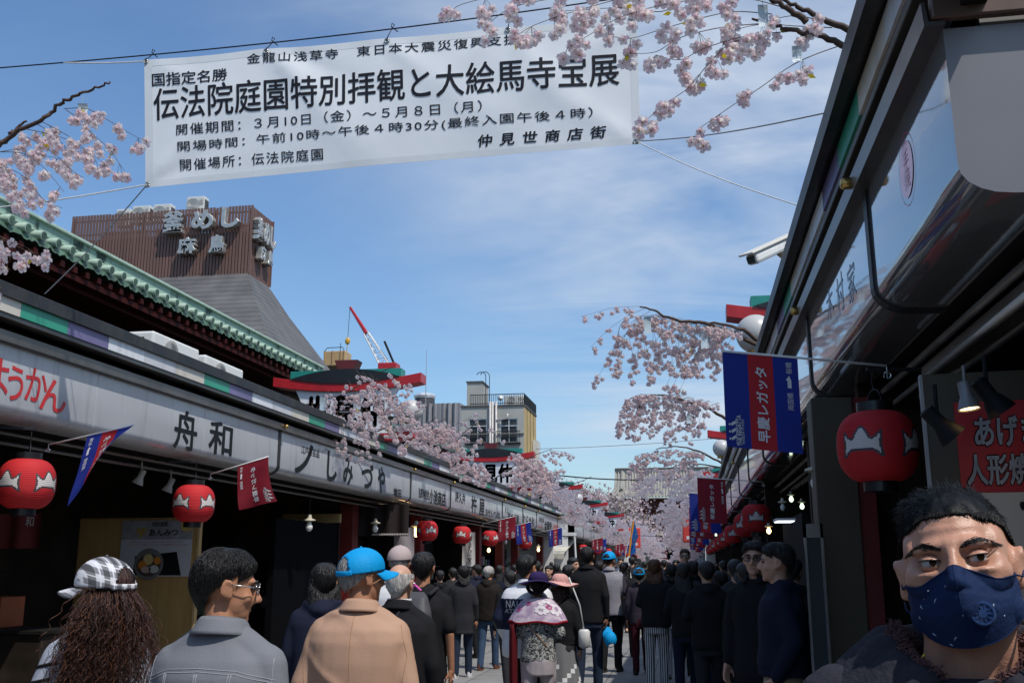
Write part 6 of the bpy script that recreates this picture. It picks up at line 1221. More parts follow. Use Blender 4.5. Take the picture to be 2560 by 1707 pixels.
def make_hair(t, T, style, hm, rg, ln=.22, detail=True, strands=500):
    """a shell that follows the skull to a hairline, with loose locks at its edge"""
    nu, nv = (72, 26) if detail else (28, 10); m = MB(); sd = rg.random()*50
    def lim(a):                              # a = 0 front .. pi back: how far down the hair reaches (head z)
        c = math.cos(a); 
        if style == 'bald': return .028 if c < .2 else .01
        front = .062; side = .004; back = -.075 if style != 'shaved' else -.05
        if c > .35: return front - (1-c)*.06
        if c > -.25: return side + (c+.25)/.6*.045
        return back + (c+1)/.75*(side-back)
    th = {'short': .016, 'shaved': .010, 'bald': .010, 'full': .018, 'long': .017, 'bob': .018}.get(style, .016)
    def S(u, v):
        a = 2*math.pi*u; top = lim(a); v0 = 0.0
        zt = .118; v = min(v, 1.04); z = zt + (top-zt)*(v**1.35)
        if style == 'bald': z = .055 + (min(top, .02)-.10*max(0, -math.cos(a)) - .055)*v
        q = max(0.0, 1-((z-.030)/.0875)**2)**.5; q = q if z > .030 else 1-.35*((.030-z)/.11)**2
        e = (th*(1-.75*max(0, v-.75)/.25) + .0035*mnoise.noise(Vector((math.cos(a)*5+sd, math.sin(a)*5, v*2.0))) + .0012*mnoise.noise(Vector((math.cos(a)*16+sd, math.sin(a)*16, v*3))))
        rx, ry = .0745*q+e, .0935*q+e
        return T(rx*math.sin(a), -.012+ry*math.cos(a), z + e*.55*(1-v))
    m.grid(S, nu, nv)
    if detail and style != 'bald':
        for k in range(strands):             # single hairs lying on the shell, ragged at the edge
            u = rg.random(); v = rg.random()**.7*.96; du = rg.gauss(0, .012); ln_ = .10+.16*rg.random(); pts = []; c0 = Vector(T(0,-.012,.03))
            for q in range(5): f = q/4; p = Vector(S((u+du*f) % 1.0, max(0, v+ln_*f))); pts.append(p + (p-c0).normalized()*(.0015+.004*f*(1-f)+.003*rg.random()*f))
            m.tube(pts, [.0011, .0011, .001, .0008, .0003], 3, cap=False)
    if style in ('long', 'bob'):
        L_ = ln
        def S2(u, v):
            a = math.pi*(.36+1.28*u); p = Vector(S(a/(2*math.pi), 1.0 if math.cos(a) < .2 else .95)); w = math.sin(u*math.pi)
            dz = -L_*v*(.82+.18*w); o = .014+.02*v+.008*mnoise.noise(Vector((u*16+sd, v*3, 2)))
            c = Vector(T(0,-.012,0)); rad = Vector((p.x-c.x, p.y-c.y, 0)).normalized()
            return p + Vector((0,0,dz)) + rad*o*(1-.25*v) + Vector((0, -.03*v*w, 0)) + Vector((rad.x*.012*v, 0, 0))
        m.grid(S2, 48 if detail else 18, 14 if detail else 6)
        if detail:
            for k in range(170):
                u = rg.random(); pts = [Vector(S2(min(1, max(0, u+.02*math.sin(v*7+k)*v)), v))+Vector((rg.gauss(0,.002), rg.gauss(0,.002), 0)) for v in (.1,.3,.5,.7,.9,1.0+.07*rg.random())]; m.tube(pts, [.004,.004,.004,.0035,.003,.0008], 4)
    return m.obj('hair', hm, t, smooth=True, normals=False)
def cap_hat(t, T, hm, rg, back_open=True, brim=True):
    m = MB(); nu, nv = 72, 22
    def S(u, v):
        a = 2*math.pi*u; el = math.pi/2*(1-v); ce, se = math.cos(el), math.sin(el); bul = 1+.05*math.sin(el*2)
        return T(.0955*ce*math.sin(a)*bul, -.008+.112*ce*math.cos(a)*bul, .028+.108*se + .010*math.cos(a)*ce)
    vs = []; 
    for j in range(nv+1):
        for i in range(nu): vs.append(S(i/nu, j/nv))
    fs = []
    for j in range(nv):
        for i in range(nu):
            a = 2*math.pi*(i+.5)/nu; da = abs(((a-math.pi+math.pi) % (2*math.pi))-math.pi)/.62
            if back_open and da < 1 and (j+.5)/nv > 1-.50*math.sqrt(1-da*da) and (j+.5)/nv < .93: continue
            fs.append((j*nu+i, j*nu+(i+1) % nu, (j+1)*nu+(i+1) % nu, (j+1)*nu+i))
    m.add(vs, fs); h = m.obj('cap', hm, t, smooth=True, solid=.003)
    m = MB()
    for k in range(6): u = (k+.5)/6; m.tube([Vector(S(u, v))+(Vector(S(u, v))-Vector(T(0,-.008,.03))).normalized()*.0012 for v in [q/10 for q in range(9 if back_open and k in (2, 3) else 11)]], .0014, 4)
    m.sph(Vector(T(0,-.008,.138)), .007, 8, 6); m.obj('seam', hm, h, smooth=True)
    if back_open:
        m = MB(); m.grid(lambda u, v: Vector(S(.5+(u-.5)*.24, .90+.13*v)) + (Vector(S(.5+(u-.5)*.24, .95))-Vector(T(0,0,.02))).normalized()*.004, 14, 3); m.obj('strap', hm, h, smooth=True, solid=.003)
    m = MB()
    def Bm(u, v):
        a = (u-.5)*2.6; x = .096*math.sin(a)*(1-.04*v); y = -.008+.112*math.cos(a) + .082*v*max(0., math.cos(a))**.5
        return T(x, y, .034 - .016*v - .42*x*x/.094*(.35+.5*v))
    if brim: m.grid(Bm, 30, 8); m.obj('brim', hm, h, smooth=True, solid=.004)
    return h
def beanie(t, T, hm, rg):
    m = MB(); m.grid(lambda u, v: T((.086*math.cos(math.pi/2*(1-v))+.004*(v > .8))*math.sin(2*math.pi*u), -.010+(.106*math.cos(math.pi/2*(1-v))+.004*(v > .8))*math.cos(2*math.pi*u), .022+.112*math.sin(math.pi/2*(1-v))), 48, 20); h = m.obj('beanie', hm, t, smooth=True)
    m = MB(); m.grid(lambda u, v: T(.090*math.sin(2*math.pi*u)*(1+.05*math.sin(v*3.14)), -.010+.110*math.cos(2*math.pi*u)*(1+.05*math.sin(v*3.14)), -.004+.042*v), 48, 5); m.obj('cuff', hm, h, smooth=True)
def brim_hat(t, T, hm, rg, w=.105, tilt=0.0, wave=.012, cr=1.0):
    m = MB(); m.grid(lambda u, v: T(.098*cr*(math.cos(math.pi/2*(1-v))**.62)*math.sin(2*math.pi*u), -.010+.113*cr*(math.cos(math.pi/2*(1-v))**.62)*math.cos(2*math.pi*u), .035+.100*math.sin(math.pi/2*(1-v))**.85 - .006*abs(math.sin(2*math.pi*u*2.5))*(1-v)), 56, 18)
    sd = rg.random()*6; h = m.obj('hat_crown', hm, t, smooth=True)
    m = MB(); m.grid(lambda u, v: T((.098*cr+w*v)*math.sin(2*math.pi*u), -.010+(.113*cr+w*v)*math.cos(2*math.pi*u), .036 - .030*v**1.4 + wave*v*math.sin(2*math.pi*u*3+sd) + .03*v*math.cos(2*math.pi*u)*tilt), 72, 8); m.obj('hat_brim', hm, h, smooth=True, solid=.003)
    m = MB(); m.grid(lambda u, v: T(.1005*cr*math.sin(2*math.pi*u), -.010+.1155*cr*math.cos(2*math.pi*u), .038+.022*v), 48, 1); m.obj('hat_band', hm, h, smooth=True)
HATS = dict(cap=cap_hat, capfull=lambda t, T, hm, rg: cap_hat(t, T, hm, rg, False), beanie=beanie, brim=brim_hat, brim2=lambda t, T, hm, rg: brim_hat(t, T, hm, rg, .12, 0, .022, .98))
def face_bits(t, T, glasses=None, mouth=True):
    m = MB()
    for s in (1, -1): m.sph(T(s*.031,.079,.006), (.011,.011,.005), 10, 8)
    m.obj('eye', mat('eye_dark', (.03,.022,.02), .2), t, smooth=True)
    m = MB()
    for s in (1, -1): m.tube([T(s*.012,.093,.024), T(s*.030,.091,.030), T(s*.050,.078,.024)], [.0045,.004,.002], 6)
    m.obj('eyebrow', H_BLK, t)
    if mouth: m = MB(); m.tube([T(-.02,.081,-.066), T(0,.0865,-.0665), T(.02,.081,-.066)], [.002,.003,.002], 6); m.obj('lips', mat('lip_skin', (.33,.12,.09), .5), t)
    if glasses: make_glasses(t, T, glasses)
def make_glasses(t, T, kind):
    m = MB()
    fm = mat('glasses_dark_frame', (.015,.014,.014), .3) if kind != 'wire' else mat('glasses_wire', (.5,.48,.45), .2, .9)
    for s in (1, -1):
        m.tube([T(s*.034+.024*math.cos(a), .100-.004*abs(math.cos(a)), .004+.019*math.sin(a)) for a in [k*math.pi/8 for k in range(17)]], .0022 if kind == 'wire' else .0032, 6)
        m.tube([T(s*.058,.098,.010), T(s*.080,.06,.010), T(s*.082,-.005,.012), T(s*.080,-.02,-.006)], .0022, 6)
    m.tube([T(-.010,.103,.008), T(.010,.103,.008)], .0022, 6); g = m.obj('glasses', fm, t, smooth=True)
    m = MB()
    for s in (1, -1): m.add([T(s*.034+.022*math.cos(a), .100, .004+.0175*math.sin(a)) for a in [k*math.pi/8 for k in range(16)]], [tuple(range(16))])
    m.obj('lens', mat('sunglass_lens', (.01,.01,.01), .08) if kind == 'sun' else mat('clear_lens', (.06,.06,.06), .05, alpha=.25), g)
def drape(garm, parent, lines, r, m_, name='seam', off=.0):
    """thin raised stitching lines laid on the back of a garment: lines of (x, z) seen from behind"""
    me = garm.data; bv = BVHTree.FromPolygons([v.co for v in me.vertices], [tuple(p.vertices) for p in me.polygons]); mb = MB()
    for ln_ in lines:
        pts = []
        for (xa, za), (xb, zb) in zip(ln_, ln_[1:]):
            n = max(2, int(math.dist((xa, za), (xb, zb))/.012))
            for i in range(n):
                f = i/n; h = bv.ray_cast(Vector((xa+(xb-xa)*f, -2, za+(zb-za)*f)), Vector((0,1,0)))
                if h[0]: pts.append(h[0] + h[1]*off)
        if len(pts) > 1: mb.tube(pts, r, 5)
    return mb.obj(name, m_, parent, smooth=True)
def drape_fn(garm):
    me = garm.data; bv = BVHTree.FromPolygons([v.co for v in me.vertices], [tuple(p.vertices) for p in me.polygons])
    def f(u, v, l):
        h = bv.ray_cast(Vector((u, -2, v)), Vector((0,1,0))); return (h[0]+h[1]*(.003+l)) if h[0] else Vector((u, -.1, v))
    return f
def place(px, Y): return PY(px, 1404, Y).x
def hgt(py, Y, px=1700): return PY(px, py, Y).z
DARKSHOE = mat('dark_shoe', (.03,.025,.022), .5, 0, .1, 9); WSHOE = mat('white_trainer', (.6,.6,.6), .5); BSHOE = mat('brown_shoe', (.13,.05,.025), .45)
C_BLK = cloth('black_cloth', (.014,.014,.016)); C_CHAR = cloth('charcoal_cloth', (.028,.028,.032)); C_NAVY = cloth('navy_cloth', (.014,.017,.034)); C_JEAN = cloth('blue_denim', (.035,.065,.12)); C_JEAN2 = cloth('dark_denim', (.018,.028,.05)); C_GREY = cloth('grey_cotton', (.17,.175,.195), .8, .12); C_TAN = cloth('tan_cotton', (.44,.27,.185), .75, .05); C_BEIGE = cloth('beige_twill', (.42,.34,.26)); C_WHITE = cloth('white_cotton', (.66,.66,.68)); C_WINE = cloth('wine_trousers', (.045,.008,.012)); C_PLUM = cloth('plum_wool', (.040,.032,.046)); C_LILAC = cloth('pale_lilac_trousers', (.42,.37,.38)); C_KNIT = cloth('grey_knit', (.26,.25,.28), .9, .08, .5, 70); C_BRNH = cloth('dark_brown_hoodie', (.020,.016,.014))
C_AZURE = cloth('azure_cap_cotton', (.0, .30, .66), .7, .05, .15, 60); C_PCAP = cloth('pale_pink_cap_cotton', (.46,.37,.36), .8, .06)
C_PURP = cloth('purple_hat_cotton', (.035,.022,.085)); C_PINK = cloth('pink_hat_straw', (.75,.40,.36), .8, .1, .7, 120)

# plaid cap cloth, tweed, floral scarf, striped trousers: woven or printed patterns
def plaid():
    m = cloth('plaid_cloth', (.5,.5,.52)); t = m.node_tree; b = t.nodes['Principled BSDF']; co = t.nodes.new('ShaderNodeTexCoord'); sp = t.nodes.new('ShaderNodeSeparateXYZ'); t.links.new(co.outputs['Object'], sp.inputs[0])
    def band(sock_a, sock_b, ka, kb, freq, lo, ph=0.0):
        a = t.nodes.new('ShaderNodeMath'); a.operation = 'MULTIPLY'; a.inputs[1].default_value = ka; t.links.new(sock_a, a.inputs[0])
        c = t.nodes.new('ShaderNodeMath'); c.operation = 'MULTIPLY_ADD'; c.inputs[1].default_value = kb; t.links.new(sock_b, c.inputs[0]); t.links.new(a.outputs[0], c.inputs[2])
        f = t.nodes.new('ShaderNodeMath'); f.operation = 'MULTIPLY_ADD'; f.inputs[1].default_value = freq; f.inputs[2].default_value = ph; t.links.new(c.outputs[0], f.inputs[0])
        g = t.nodes.new('ShaderNodeMath'); g.operation = 'FRACT'; t.links.new(f.outputs[0], g.inputs[0]); h = t.nodes.new('ShaderNodeMath'); h.operation = 'LESS_THAN'; h.inputs[1].default_value = lo; t.links.new(g.outputs[0], h.inputs[0]); return h.outputs[0]
    X_, Y_, Z_ = sp.outputs
    s1, s2 = band(X_, Y_, .8, 1.0, 19, .45), band(Z_, X_, 1.0, .25, 21, .45); s3, s4 = band(X_, Y_, .8, 1.0, 19, .10, .3), band(Z_, X_, 1, .25, 21, .10, .3)
    def mx(fac, a, bcol, k):
        n = t.nodes.new('ShaderNodeMix'); n.data_type = 'RGBA'; q = t.nodes.new('ShaderNodeMath'); q.operation = 'MULTIPLY'; q.inputs[1].default_value = k; t.links.new(fac, q.inputs[0]); t.links.new(q.outputs[0], n.inputs[0])
        if isinstance(a, tuple): n.inputs[6].default_value = a
        else: t.links.new(a, n.inputs[6])
        n.inputs[7].default_value = bcol; return n.outputs[2]
    c = mx(s1, (.62,.62,.66,1), (.02,.02,.025,1), .72); c = mx(s2, c, (.025,.022,.03,1), .66); c = mx(s3, c, (.75,.75,.78,1), .85); c = mx(s4, c, (.7,.68,.7,1), .8); t.links.new(c, b.inputs['Base Color']); return m
C_PLAID = plaid()
def speck(name, c1, c2, scale, lo=.48, hi=.54):
    m = cloth(name, c1); t = m.node_tree; b = t.nodes['Principled BSDF']; co = t.nodes.new('ShaderNodeTexCoord'); n = t.nodes.new('ShaderNodeTexNoise'); n.inputs['Scale'].default_value = scale; n.inputs['Detail'].default_value = 3; n.inputs['Distortion'].default_value = 1.6; t.links.new(co.outputs['Object'], n.inputs['Vector'])
    r = t.nodes.new('ShaderNodeMapRange'); r.inputs['From Min'].default_value = lo; r.inputs['From Max'].default_value = hi; t.links.new(n.outputs['Fac'], r.inputs[0]); x = t.nodes.new('ShaderNodeMix'); x.data_type = 'RGBA'; x.inputs[6].default_value = tuple(c1)+(1,); x.inputs[7].default_value = tuple(c2)+(1,); t.links.new(r.outputs[0], x.inputs[0]); t.links.new(x.outputs[2], b.inputs['Base Color']); return m
C_TWEED = speck('grey_tweed', (.05,.05,.05), (.40,.40,.38), 34); C_FLOR = speck('floral_scarf_silk', (.36,.26,.38), (.60,.50,.56), 6, .42, .6)
def stripes(name, c1, c2, f):
    m = cloth(name, c1); t = m.node_tree; b = t.nodes['Principled BSDF']; co = t.nodes.new('ShaderNodeTexCoord'); w = t.nodes.new('ShaderNodeTexWave'); w.wave_type = 'BANDS'; w.bands_direction = 'X'; w.inputs['Scale'].default_value = f; w.inputs['Distortion'].default_value = .3; t.links.new(co.outputs['Object'], w.inputs[0]); r = t.nodes.new('ShaderNodeMapRange'); r.inputs['From Min'].default_value = .45; r.inputs['From Max'].default_value = .62; t.links.new(w.outputs['Fac'], r.inputs[0]); x = t.nodes.new('ShaderNodeMix'); x.data_type = 'RGBA'; x.inputs[6].default_value = tuple(c1)+(1,); x.inputs[7].default_value = tuple(c2)+(1,); t.links.new(r.outputs[0], x.inputs[0]); t.links.new(x.outputs[2], b.inputs['Base Color']); return m
C_STRIPE = stripes('striped_trousers', (.60,.60,.60), (.02,.02,.022), 11)

# --- the woman in the plaid cap, lower left
Y = 3.55; t, T, J, g, bd = person('woman in a plaid cap with long curly auburn hair, seen from behind', place(262, Y), Y, 1.605, 8, yaw=74, pitch=-2, skin=1, style='short', hair=hairmat('dark_auburn_curls', (.045,.017,.012), .45), topmat=cloth('pale_blue_grey_jersey', (.36,.38,.44)), legs=C_JEAN2, shoes=DARKSHOE, fem=True, voxel=.010, seed=21, arms=('bent', 'bent'), collar=False)
cap_hat(t, lambda *p: T(*(Vector(p)*1.09+Vector((0,.004,-.004)))), C_PLAID, random.Random(1))
rg = random.Random(5); m = MB(); c0 = Vector(T(0,-.012,0))
for k in range(1700):                       # loose curls falling from under the cap
    a = math.pi*rg.uniform(.40, 1.60); el = rg.uniform(-.75, .02)
    p = Vector(T(.078*math.sin(a)*math.cos(el), -.012+.096*math.cos(a)*math.cos(el), .02+.075*math.sin(el)))
    o = Vector((p.x-c0.x, p.y-c0.y, 0)).normalized(); L_ = rg.uniform(.22, .60); sp_ = rg.uniform(.0, .20)*(1.15 if o.y < .2 else .8); fr_ = rg.uniform(55, 110); am0 = rg.uniform(.006, .017); ph = rg.random()*6.28; sd = Vector((-o.y, o.x, 0)); pts = []
    n = 24; wob = rg.gauss(0, .02)
    for i in range(n):
        f = i/(n-1); am = am0*min(1, f*3); z = p.z - L_*f
        pts.append(Vector((p.x, p.y, z)) + o*(.006 + sp_*f**.75*(1.12-.35*f) + am*math.sin(ph+L_*f*fr_)) + sd*(am*math.cos(ph+L_*f*fr_) + wob*f) + Vector((0, -.02*f, 0)))
    w = rg.uniform(.0009, .0022); m.tube(pts, [w*(1-.6*i/n) for i in range(n)], 3, mi=0 if rg.random() < .7 else 1, cap=False)
m.lathe([(.02,1.08),(.13,1.10),(.15,1.25),(.115,1.42),(.085,1.52),(.07,1.58)], (c0.x, c0.y-.03, 0), 20)
m.obj('hair', [hairmat('dark_auburn_curls', (.045,.017,.012), .45), hairmat('light_auburn_curls', (.13,.045,.02), .45)], t, smooth=True, normals=False)
drape(g, t, [[(-.30,1.28),(-.2,1.31),(-.1,1.33)], [(-.31,1.22),(-.22,1.25),(-.12,1.27)]], .007, C_BLK, 'stripe')
# --- the man in the grey jacket
Y = 3.05; t, T, J, g, bd = person('man with short black hair and glasses in a grey denim jacket, head turned right', place(566, Y), Y, 1.645, -4, yaw=-54, pitch=-6, skin=0, hair=H_BLK, style='full', strands=2600, topmat=C_GREY, bulk=1.06, legs=C_JEAN2, shoes=DARKSHOE, voxel=.008, seed=3, arms=('down', 'down'), fold=.009)
face_bits(t, T, 'wire'); st_ = cloth('grey_stitching', (.30,.30,.33))
drape(g, t, [[(-.235,1.30),(-.12,1.335),(0,1.342),(.12,1.335),(.235,1.30)], [(-.235,1.29),(-.12,1.325),(0,1.332),(.12,1.325),(.235,1.29)]] + [[(x, 1.325), (x*.86, 1.05)] for x in (-.135,-.127,-.012,-.004,.10,.108)] + [[(-.21,1.37),(-.215,1.24),(-.20,1.12)], [(.21,1.37),(.215,1.24),(.20,1.12)]], .0016, st_, off=.0004)
# --- the man in the tan jacket and blue cap
Y = 4.35; t, T, J, g, bd = person('elderly man in a tan jacket and bright blue cap, seen from behind', place(905, Y), Y, 1.655, 2, yaw=-44, pitch=2, skin=0, hair=H_GRY, style='shaved', topmat=C_TAN, bulk=1.17, legs=C_CHAR, shoes=DARKSHOE, voxel=.009, seed=8, hat='cap', hatmat=C_AZURE, fold=.013, arms=('bent', 'down'))
drape(g, t, [[(0,1.43),(.004,1.2),(.0,.8)], [(-.2,1.385),(-.235,1.25),(-.215,1.1)], [(.2,1.385),(.235,1.25),(.215,1.1)]], .0014, cloth('tan_stitching', (.33,.19,.09)))
# --- the bald man in the black suit
Y = 5.6; t, T, J, g, bd = person('bald elderly man with white hair fringe in a black suit, seen from behind', place(1000, Y), Y, 1.60, -3, yaw=-4, skin=1, hair=H_WHT, style='bald', topmat=C_BLK, bulk=1.10, legs=C_BLK, shoes=DARKSHOE, voxel=.009, seed=12)
bpy_hair = [c for c in t.children if c.name.startswith('hair')]
drape(g, t, [[(.03,1.43),(-.02,1.30),(-.16,1.10)]], .012, C_CHAR, 'bag_strap')
m = MB(); m.grid(lambda u, v: ((.070+.004*v)*math.cos(-math.pi/2+(u-.5)*4.4), .069*math.sin(-math.pi/2+(u-.5)*4.4)+.004, 1.468+.032*v), 24, 3); m.obj('shirt_collar', C_WHITE, t, smooth=True, solid=.003)
# --- white shirt and pale cap
Y = 7.9; t, T, J, g, bd = person('man in a pale pinkish cap and white shirt behind the bald man', place(998, Y), Y, hgt(1363, Y), 0, yaw=3, skin=0, hair=H_GRY, style='shaved', top='shirt', topmat=C_WHITE, bulk=1.12, legs=C_CHAR, shoes=DARKSHOE, hat='capfull', hatmat=C_PCAP, seed=15)
# --- backpack man with a carrier bag
Y = 7.3; t, T, J, g, bd = person('man in a black T-shirt with a grey backpack, carrying a plastic bag', place(1058, Y), Y, hgt(1376, Y), -4, yaw=6, skin=0, style='short', top='t_shirt', topmat=C_BLK, sleeves=.5, bulk=1.05, legs=C_JEAN, shoes=DARKSHOE, voxel=.010, seed=17, arms=('bent', 'carry'), handvis=(False, True), collar=False, stride=.06)
bpk = cloth('grey_nylon', (.075,.075,.082), .45, .1, .2, 20)
bp = thing('backpack', 'grey nylon backpack with pink trim worn by the man in the black T-shirt', 'backpack', (0,0,0)); bp.location = t.location; bp.rotation_euler = t.rotation_euler; bp.scale = t.scale
m = MB(); loft(m, [(.93,.125,.05,0,-.20),(.97,.15,.085,0,-.215),(1.12,.155,.095,0,-.22),(1.28,.14,.08,0,-.205),(1.38,.10,.055,0,-.175),(1.42,.06,.03,0,-.15)], 28); mesh_obj('pack', blob(m, .010, 2, folds(.008, 4)), bpk, bp)
m = MB(); m.tube([(-.06,-.13,1.43),(-.01,-.14,1.47),(.03,-.13,1.43)], .010); m.obj('loop', mat('pink_webbing', (.75,.10,.45), .6), bp)
m = MB(); loft(m, [(.95,.10,.03,0,-.295),(1.0,.11,.035,0,-.305),(1.14,.11,.03,0,-.305),(1.18,.09,.02,0,-.295)], 20); mesh_obj('front_pocket', blob(m, .010, 2, folds(.005, 9)), bpk, bp)
m = MB(); m.box((-.12,-.345,1.165),(.12,-.335,1.172)); m.tube([(.10,-.345,1.0),(.135,-.32,1.0)], .006); m.obj('zip', mat('zip_metal', (.3,.3,.3), .3, .8), bp)
m = MB(); 
for s in (1,-1): m.tube([(s*.10,-.14,1.40),(s*.12,-.02,1.445),(s*.13,.10,1.36),(s*.13,.12,1.2),(s*.13,-.05,1.0)], .016, 6)
m.obj('strap', C_CHAR, bp, smooth=True)
w = J[1][2]; fw = t.matrix_basis; hw = Matrix.LocRotScale(t.location, t.rotation_euler, t.scale) @ (w+Vector((0,.01,-.09)))
bag = thing('plastic_bag', 'red and white plastic carrier bag hanging from a hand', 'carrier bag', hw[:])
m = MB(); n = 28
def bagS(u, v):
    a = 2*math.pi*u; f = v; r = .020+.115*math.sin(min(1, f*1.25)*1.57)**1.2*(1-.12*max(0, f-.8)/.2); cr_ = 1+.10*math.sin(a*5+f*7)*(1-f*.6)+.05*mnoise.noise(Vector((math.cos(a)*3, math.sin(a)*3, f*6)))
    return (r*1.05*math.cos(a)*cr_, r*.62*math.sin(a)*cr_, -.02-.30*f)
m.grid(bagS, 40, 20, 0, lambda u, v: 1 if .45 < v < .93 and (abs(((u+.15) % .5)-.25) > .10) else 0); m.obj('bag', [mat('white_plastic_film', (.70,.70,.72), .3, 0, .04, 9, trans=.3), mat('red_plastic_film', (.60,.02,.03), .3, 0, .1, 9, trans=.2)], bag, smooth=True, solid=.001)
m = MB(); m.tube([(-.012,0,-.03),(-.02,0,.01),(0,0,.03),(.02,0,.01),(.012,0,-.03)], .006, 5); m.obj('handle', mat('white_plastic_film', (.7,.7,.72)), bag)
# --- others on the left side
Y = 6.2; person('woman with dark shoulder-length hair in a navy hooded jacket behind the blue cap', place(812, Y), Y, hgt(1405, Y), 12, yaw=14, fem=True, skin=1, style='long', hair_len=.16, topmat=C_NAVY, bulk=1.15, legs=C_BLK, shoes=DARKSHOE, hood=True, seed=31, collar=False)
Y = 14.5; person('woman in a dark waisted coat, black bobbed hair, left of the grey beanie', place(1158, Y), Y, hgt(1413, Y), 6, yaw=25, fem=True, style='bob', hair_len=.10, top='coat', topmat=C_CHAR, toplen=.66, legs=C_JEAN2, shoes=WSHOE, seed=33, voxel=.014)
Y = 15.6; person('man in a grey beanie and dark brown hoodie with jeans', place(1222, Y), Y, hgt(1414, Y), -4, yaw=-12, style='short', hair=H_WHT, topmat=C_BRNH, bulk=1.12, legs=C_JEAN, shoes=BSHOE, hat='beanie', hatmat=cloth('grey_beanie_wool', (.25,.25,.25), .9, .1, .6, 90), hood=True, seed=35, voxel=.012, collar=False, stride=.16)
Y = 17.5; t, T, J, g, bd = person('man in profile bending toward the stall, black hair, dark jacket', place(1196, Y), Y, hgt(1410, Y), 40, yaw=20, skin=1, topmat=C_NAVY, legs=C_BLK, shoes=DARKSHOE, lean=.06, seed=37, voxel=.014); face_bits(t, T)
Y = 19; person('dark-haired woman squeezed between the coat and the profile man', place(1178, Y), Y, hgt(1417, Y), 10, yaw=-30, fem=True, style='bob', hair_len=.08, topmat=C_BLK, legs=C_BLK, shoes=WSHOE, seed=39, voxel=.016)
# --- white and navy sports jacket
Y = 9.2; NW, NN = C_WHITE, C_NAVY
t, T, J, g, bd = person('man in a white and navy sports jacket with outlined lettering across the back', place(1318, Y), Y, hgt(1384, Y), -6, yaw=-22, style='full', topmat=[cloth('white_nylon', (.66,.67,.70), .4, .05, .3, 14), cloth('navy_nylon', (.016,.020,.042), .4, .1, .3, 14), mat('red_nylon', (.5,.03,.03), .5)], bulk=1.26, legs=C_BLK, shoes=DARKSHOE, seed=41, fold=.010, arms=('pocket', 'bent'),
    zsplit=lambda c: 0 if c.z > 1.315 else (1 if c.z > 1.04 else 0))
fn = drape_fn(g); m = MB(); letter(m, 'NAUTICA', fn, -.165, 1.235, .165, 1.298, 0, .0, dense=.25, spacing=1.05); letter(m, 'ATHLETICS', fn, -.18, 1.185, .18, 1.225, 0, .0, dense=.25); m.obj('lettering', mat('silver_grey_print', (.38,.39,.42), .5), g, normals=False)
m = MB(); letter(m, 'NAUTICA', lambda u, v, l: fn(u, v, l+.0008), -.150, 1.246, .150, 1.288, 0, .0, dense=.25, spacing=1.05); m.obj('lettering_fill', mat('navy_print', (.016,.020,.042), .5), g, normals=False) if False else None
m = MB(); m.grid(lambda u, v: ((.080)*math.cos(-math.pi/2+(u-.5)*5.2), .078*math.sin(-math.pi/2+(u-.5)*5.2)+.002, 1.44+.06*v), 26, 6, 0, lambda u, v: 1 if .3 < v < .55 or v > .8 else 0); m.obj('stand_collar', [mat('white_nylon', (.66,.67,.7)), mat('navy_nylon', (.016,.02,.042))], t, smooth=True, solid=.004)
# --- purple hat, floral scarf, tweed
Y = 8.9; t, T, J, g, bd = person('elderly woman in a purple brimmed hat, floral scarf and grey tweed jacket', place(1345, Y), Y, hgt(1424, Y)-.02, 4, yaw=-10, pitch=-8, fem=True, skin=1, style='bob', hair_len=.03, topmat=C_TWEED, toplen=.86, bulk=1.02, legs=C_LILAC, shoes=DARKSHOE, hat='brim', hatmat=C_PURP, seed=43, fold=.008, collar=False, arms=('bent', 'bent'))
m = MB()
def shawl(u, v):
    a = math.pi*(-.98+1.96*u)-math.pi/2; q = v**.8; r = .072+.19*q; sag = .06*math.cos(a+math.pi/2)
    return (r*1.12*math.cos(a)*(1+.03*math.sin(a*9+v*4)*v), (.066+.105*q)*math.sin(a)*(1+.03*math.sin(a*9+v*4)*v)-.01, 1.475-.045*v-.20*q*q - .02*math.sin(a*5)*v*.5)
m.grid(shawl, 80, 20, 0, lambda u, v: 1 if v > .93 else 0); sc_ = m.obj('scarf', [C_FLOR, cloth('red_border_silk', (.34,.01,.02))], t, smooth=True, solid=.004)
m = MB()
for (u, v, r, mi) in ((.58,.45,.16,0),(.66,.6,.13,0),(.53,.62,.10,0),(.60,.50,.06,1),(.42,.35,.05,1),(.34,.6,.05,1)):   # printed peony
    c = Vector(shawl(u, v))
    for k in range(7):
        a = k*.9; du, dv = .055*math.cos(a)*r/.16, .17*math.sin(a)*r/.16; pts = [Vector(shawl(u+du+.026*math.cos(b)*r/.16, max(.02, min(.92, v+dv+.085*math.sin(b)*r/.16))))+Vector((0,-.006-.0006*k-.003*mi,.002)) for b in [q*.785 for q in range(8)]]; m.add(pts, [tuple(range(8))], mi)
m.obj('scarf_flower', [mat('white_petal_print', (.72,.66,.70), .7), mat('rose_petal_print', (.45,.06,.20), .7)], sc_, normals=False)
m = MB(); m.grid(lambda u, v: (-.20-.08*u, -.05-.08*math.sin(u*3.1)-.02*math.sin(v*5), 1.22-.92*v), 8, 14); m.obj('scarf_end', cloth('maroon_silk', (.09,.008,.012)), sc_, smooth=True, solid=.004)
drape(g, t, [[(-.11,1.24),(.0,1.12),(.10,1.0)]], .006, mat('brown_leather', (.22,.10,.03), .5), 'bag_strap')
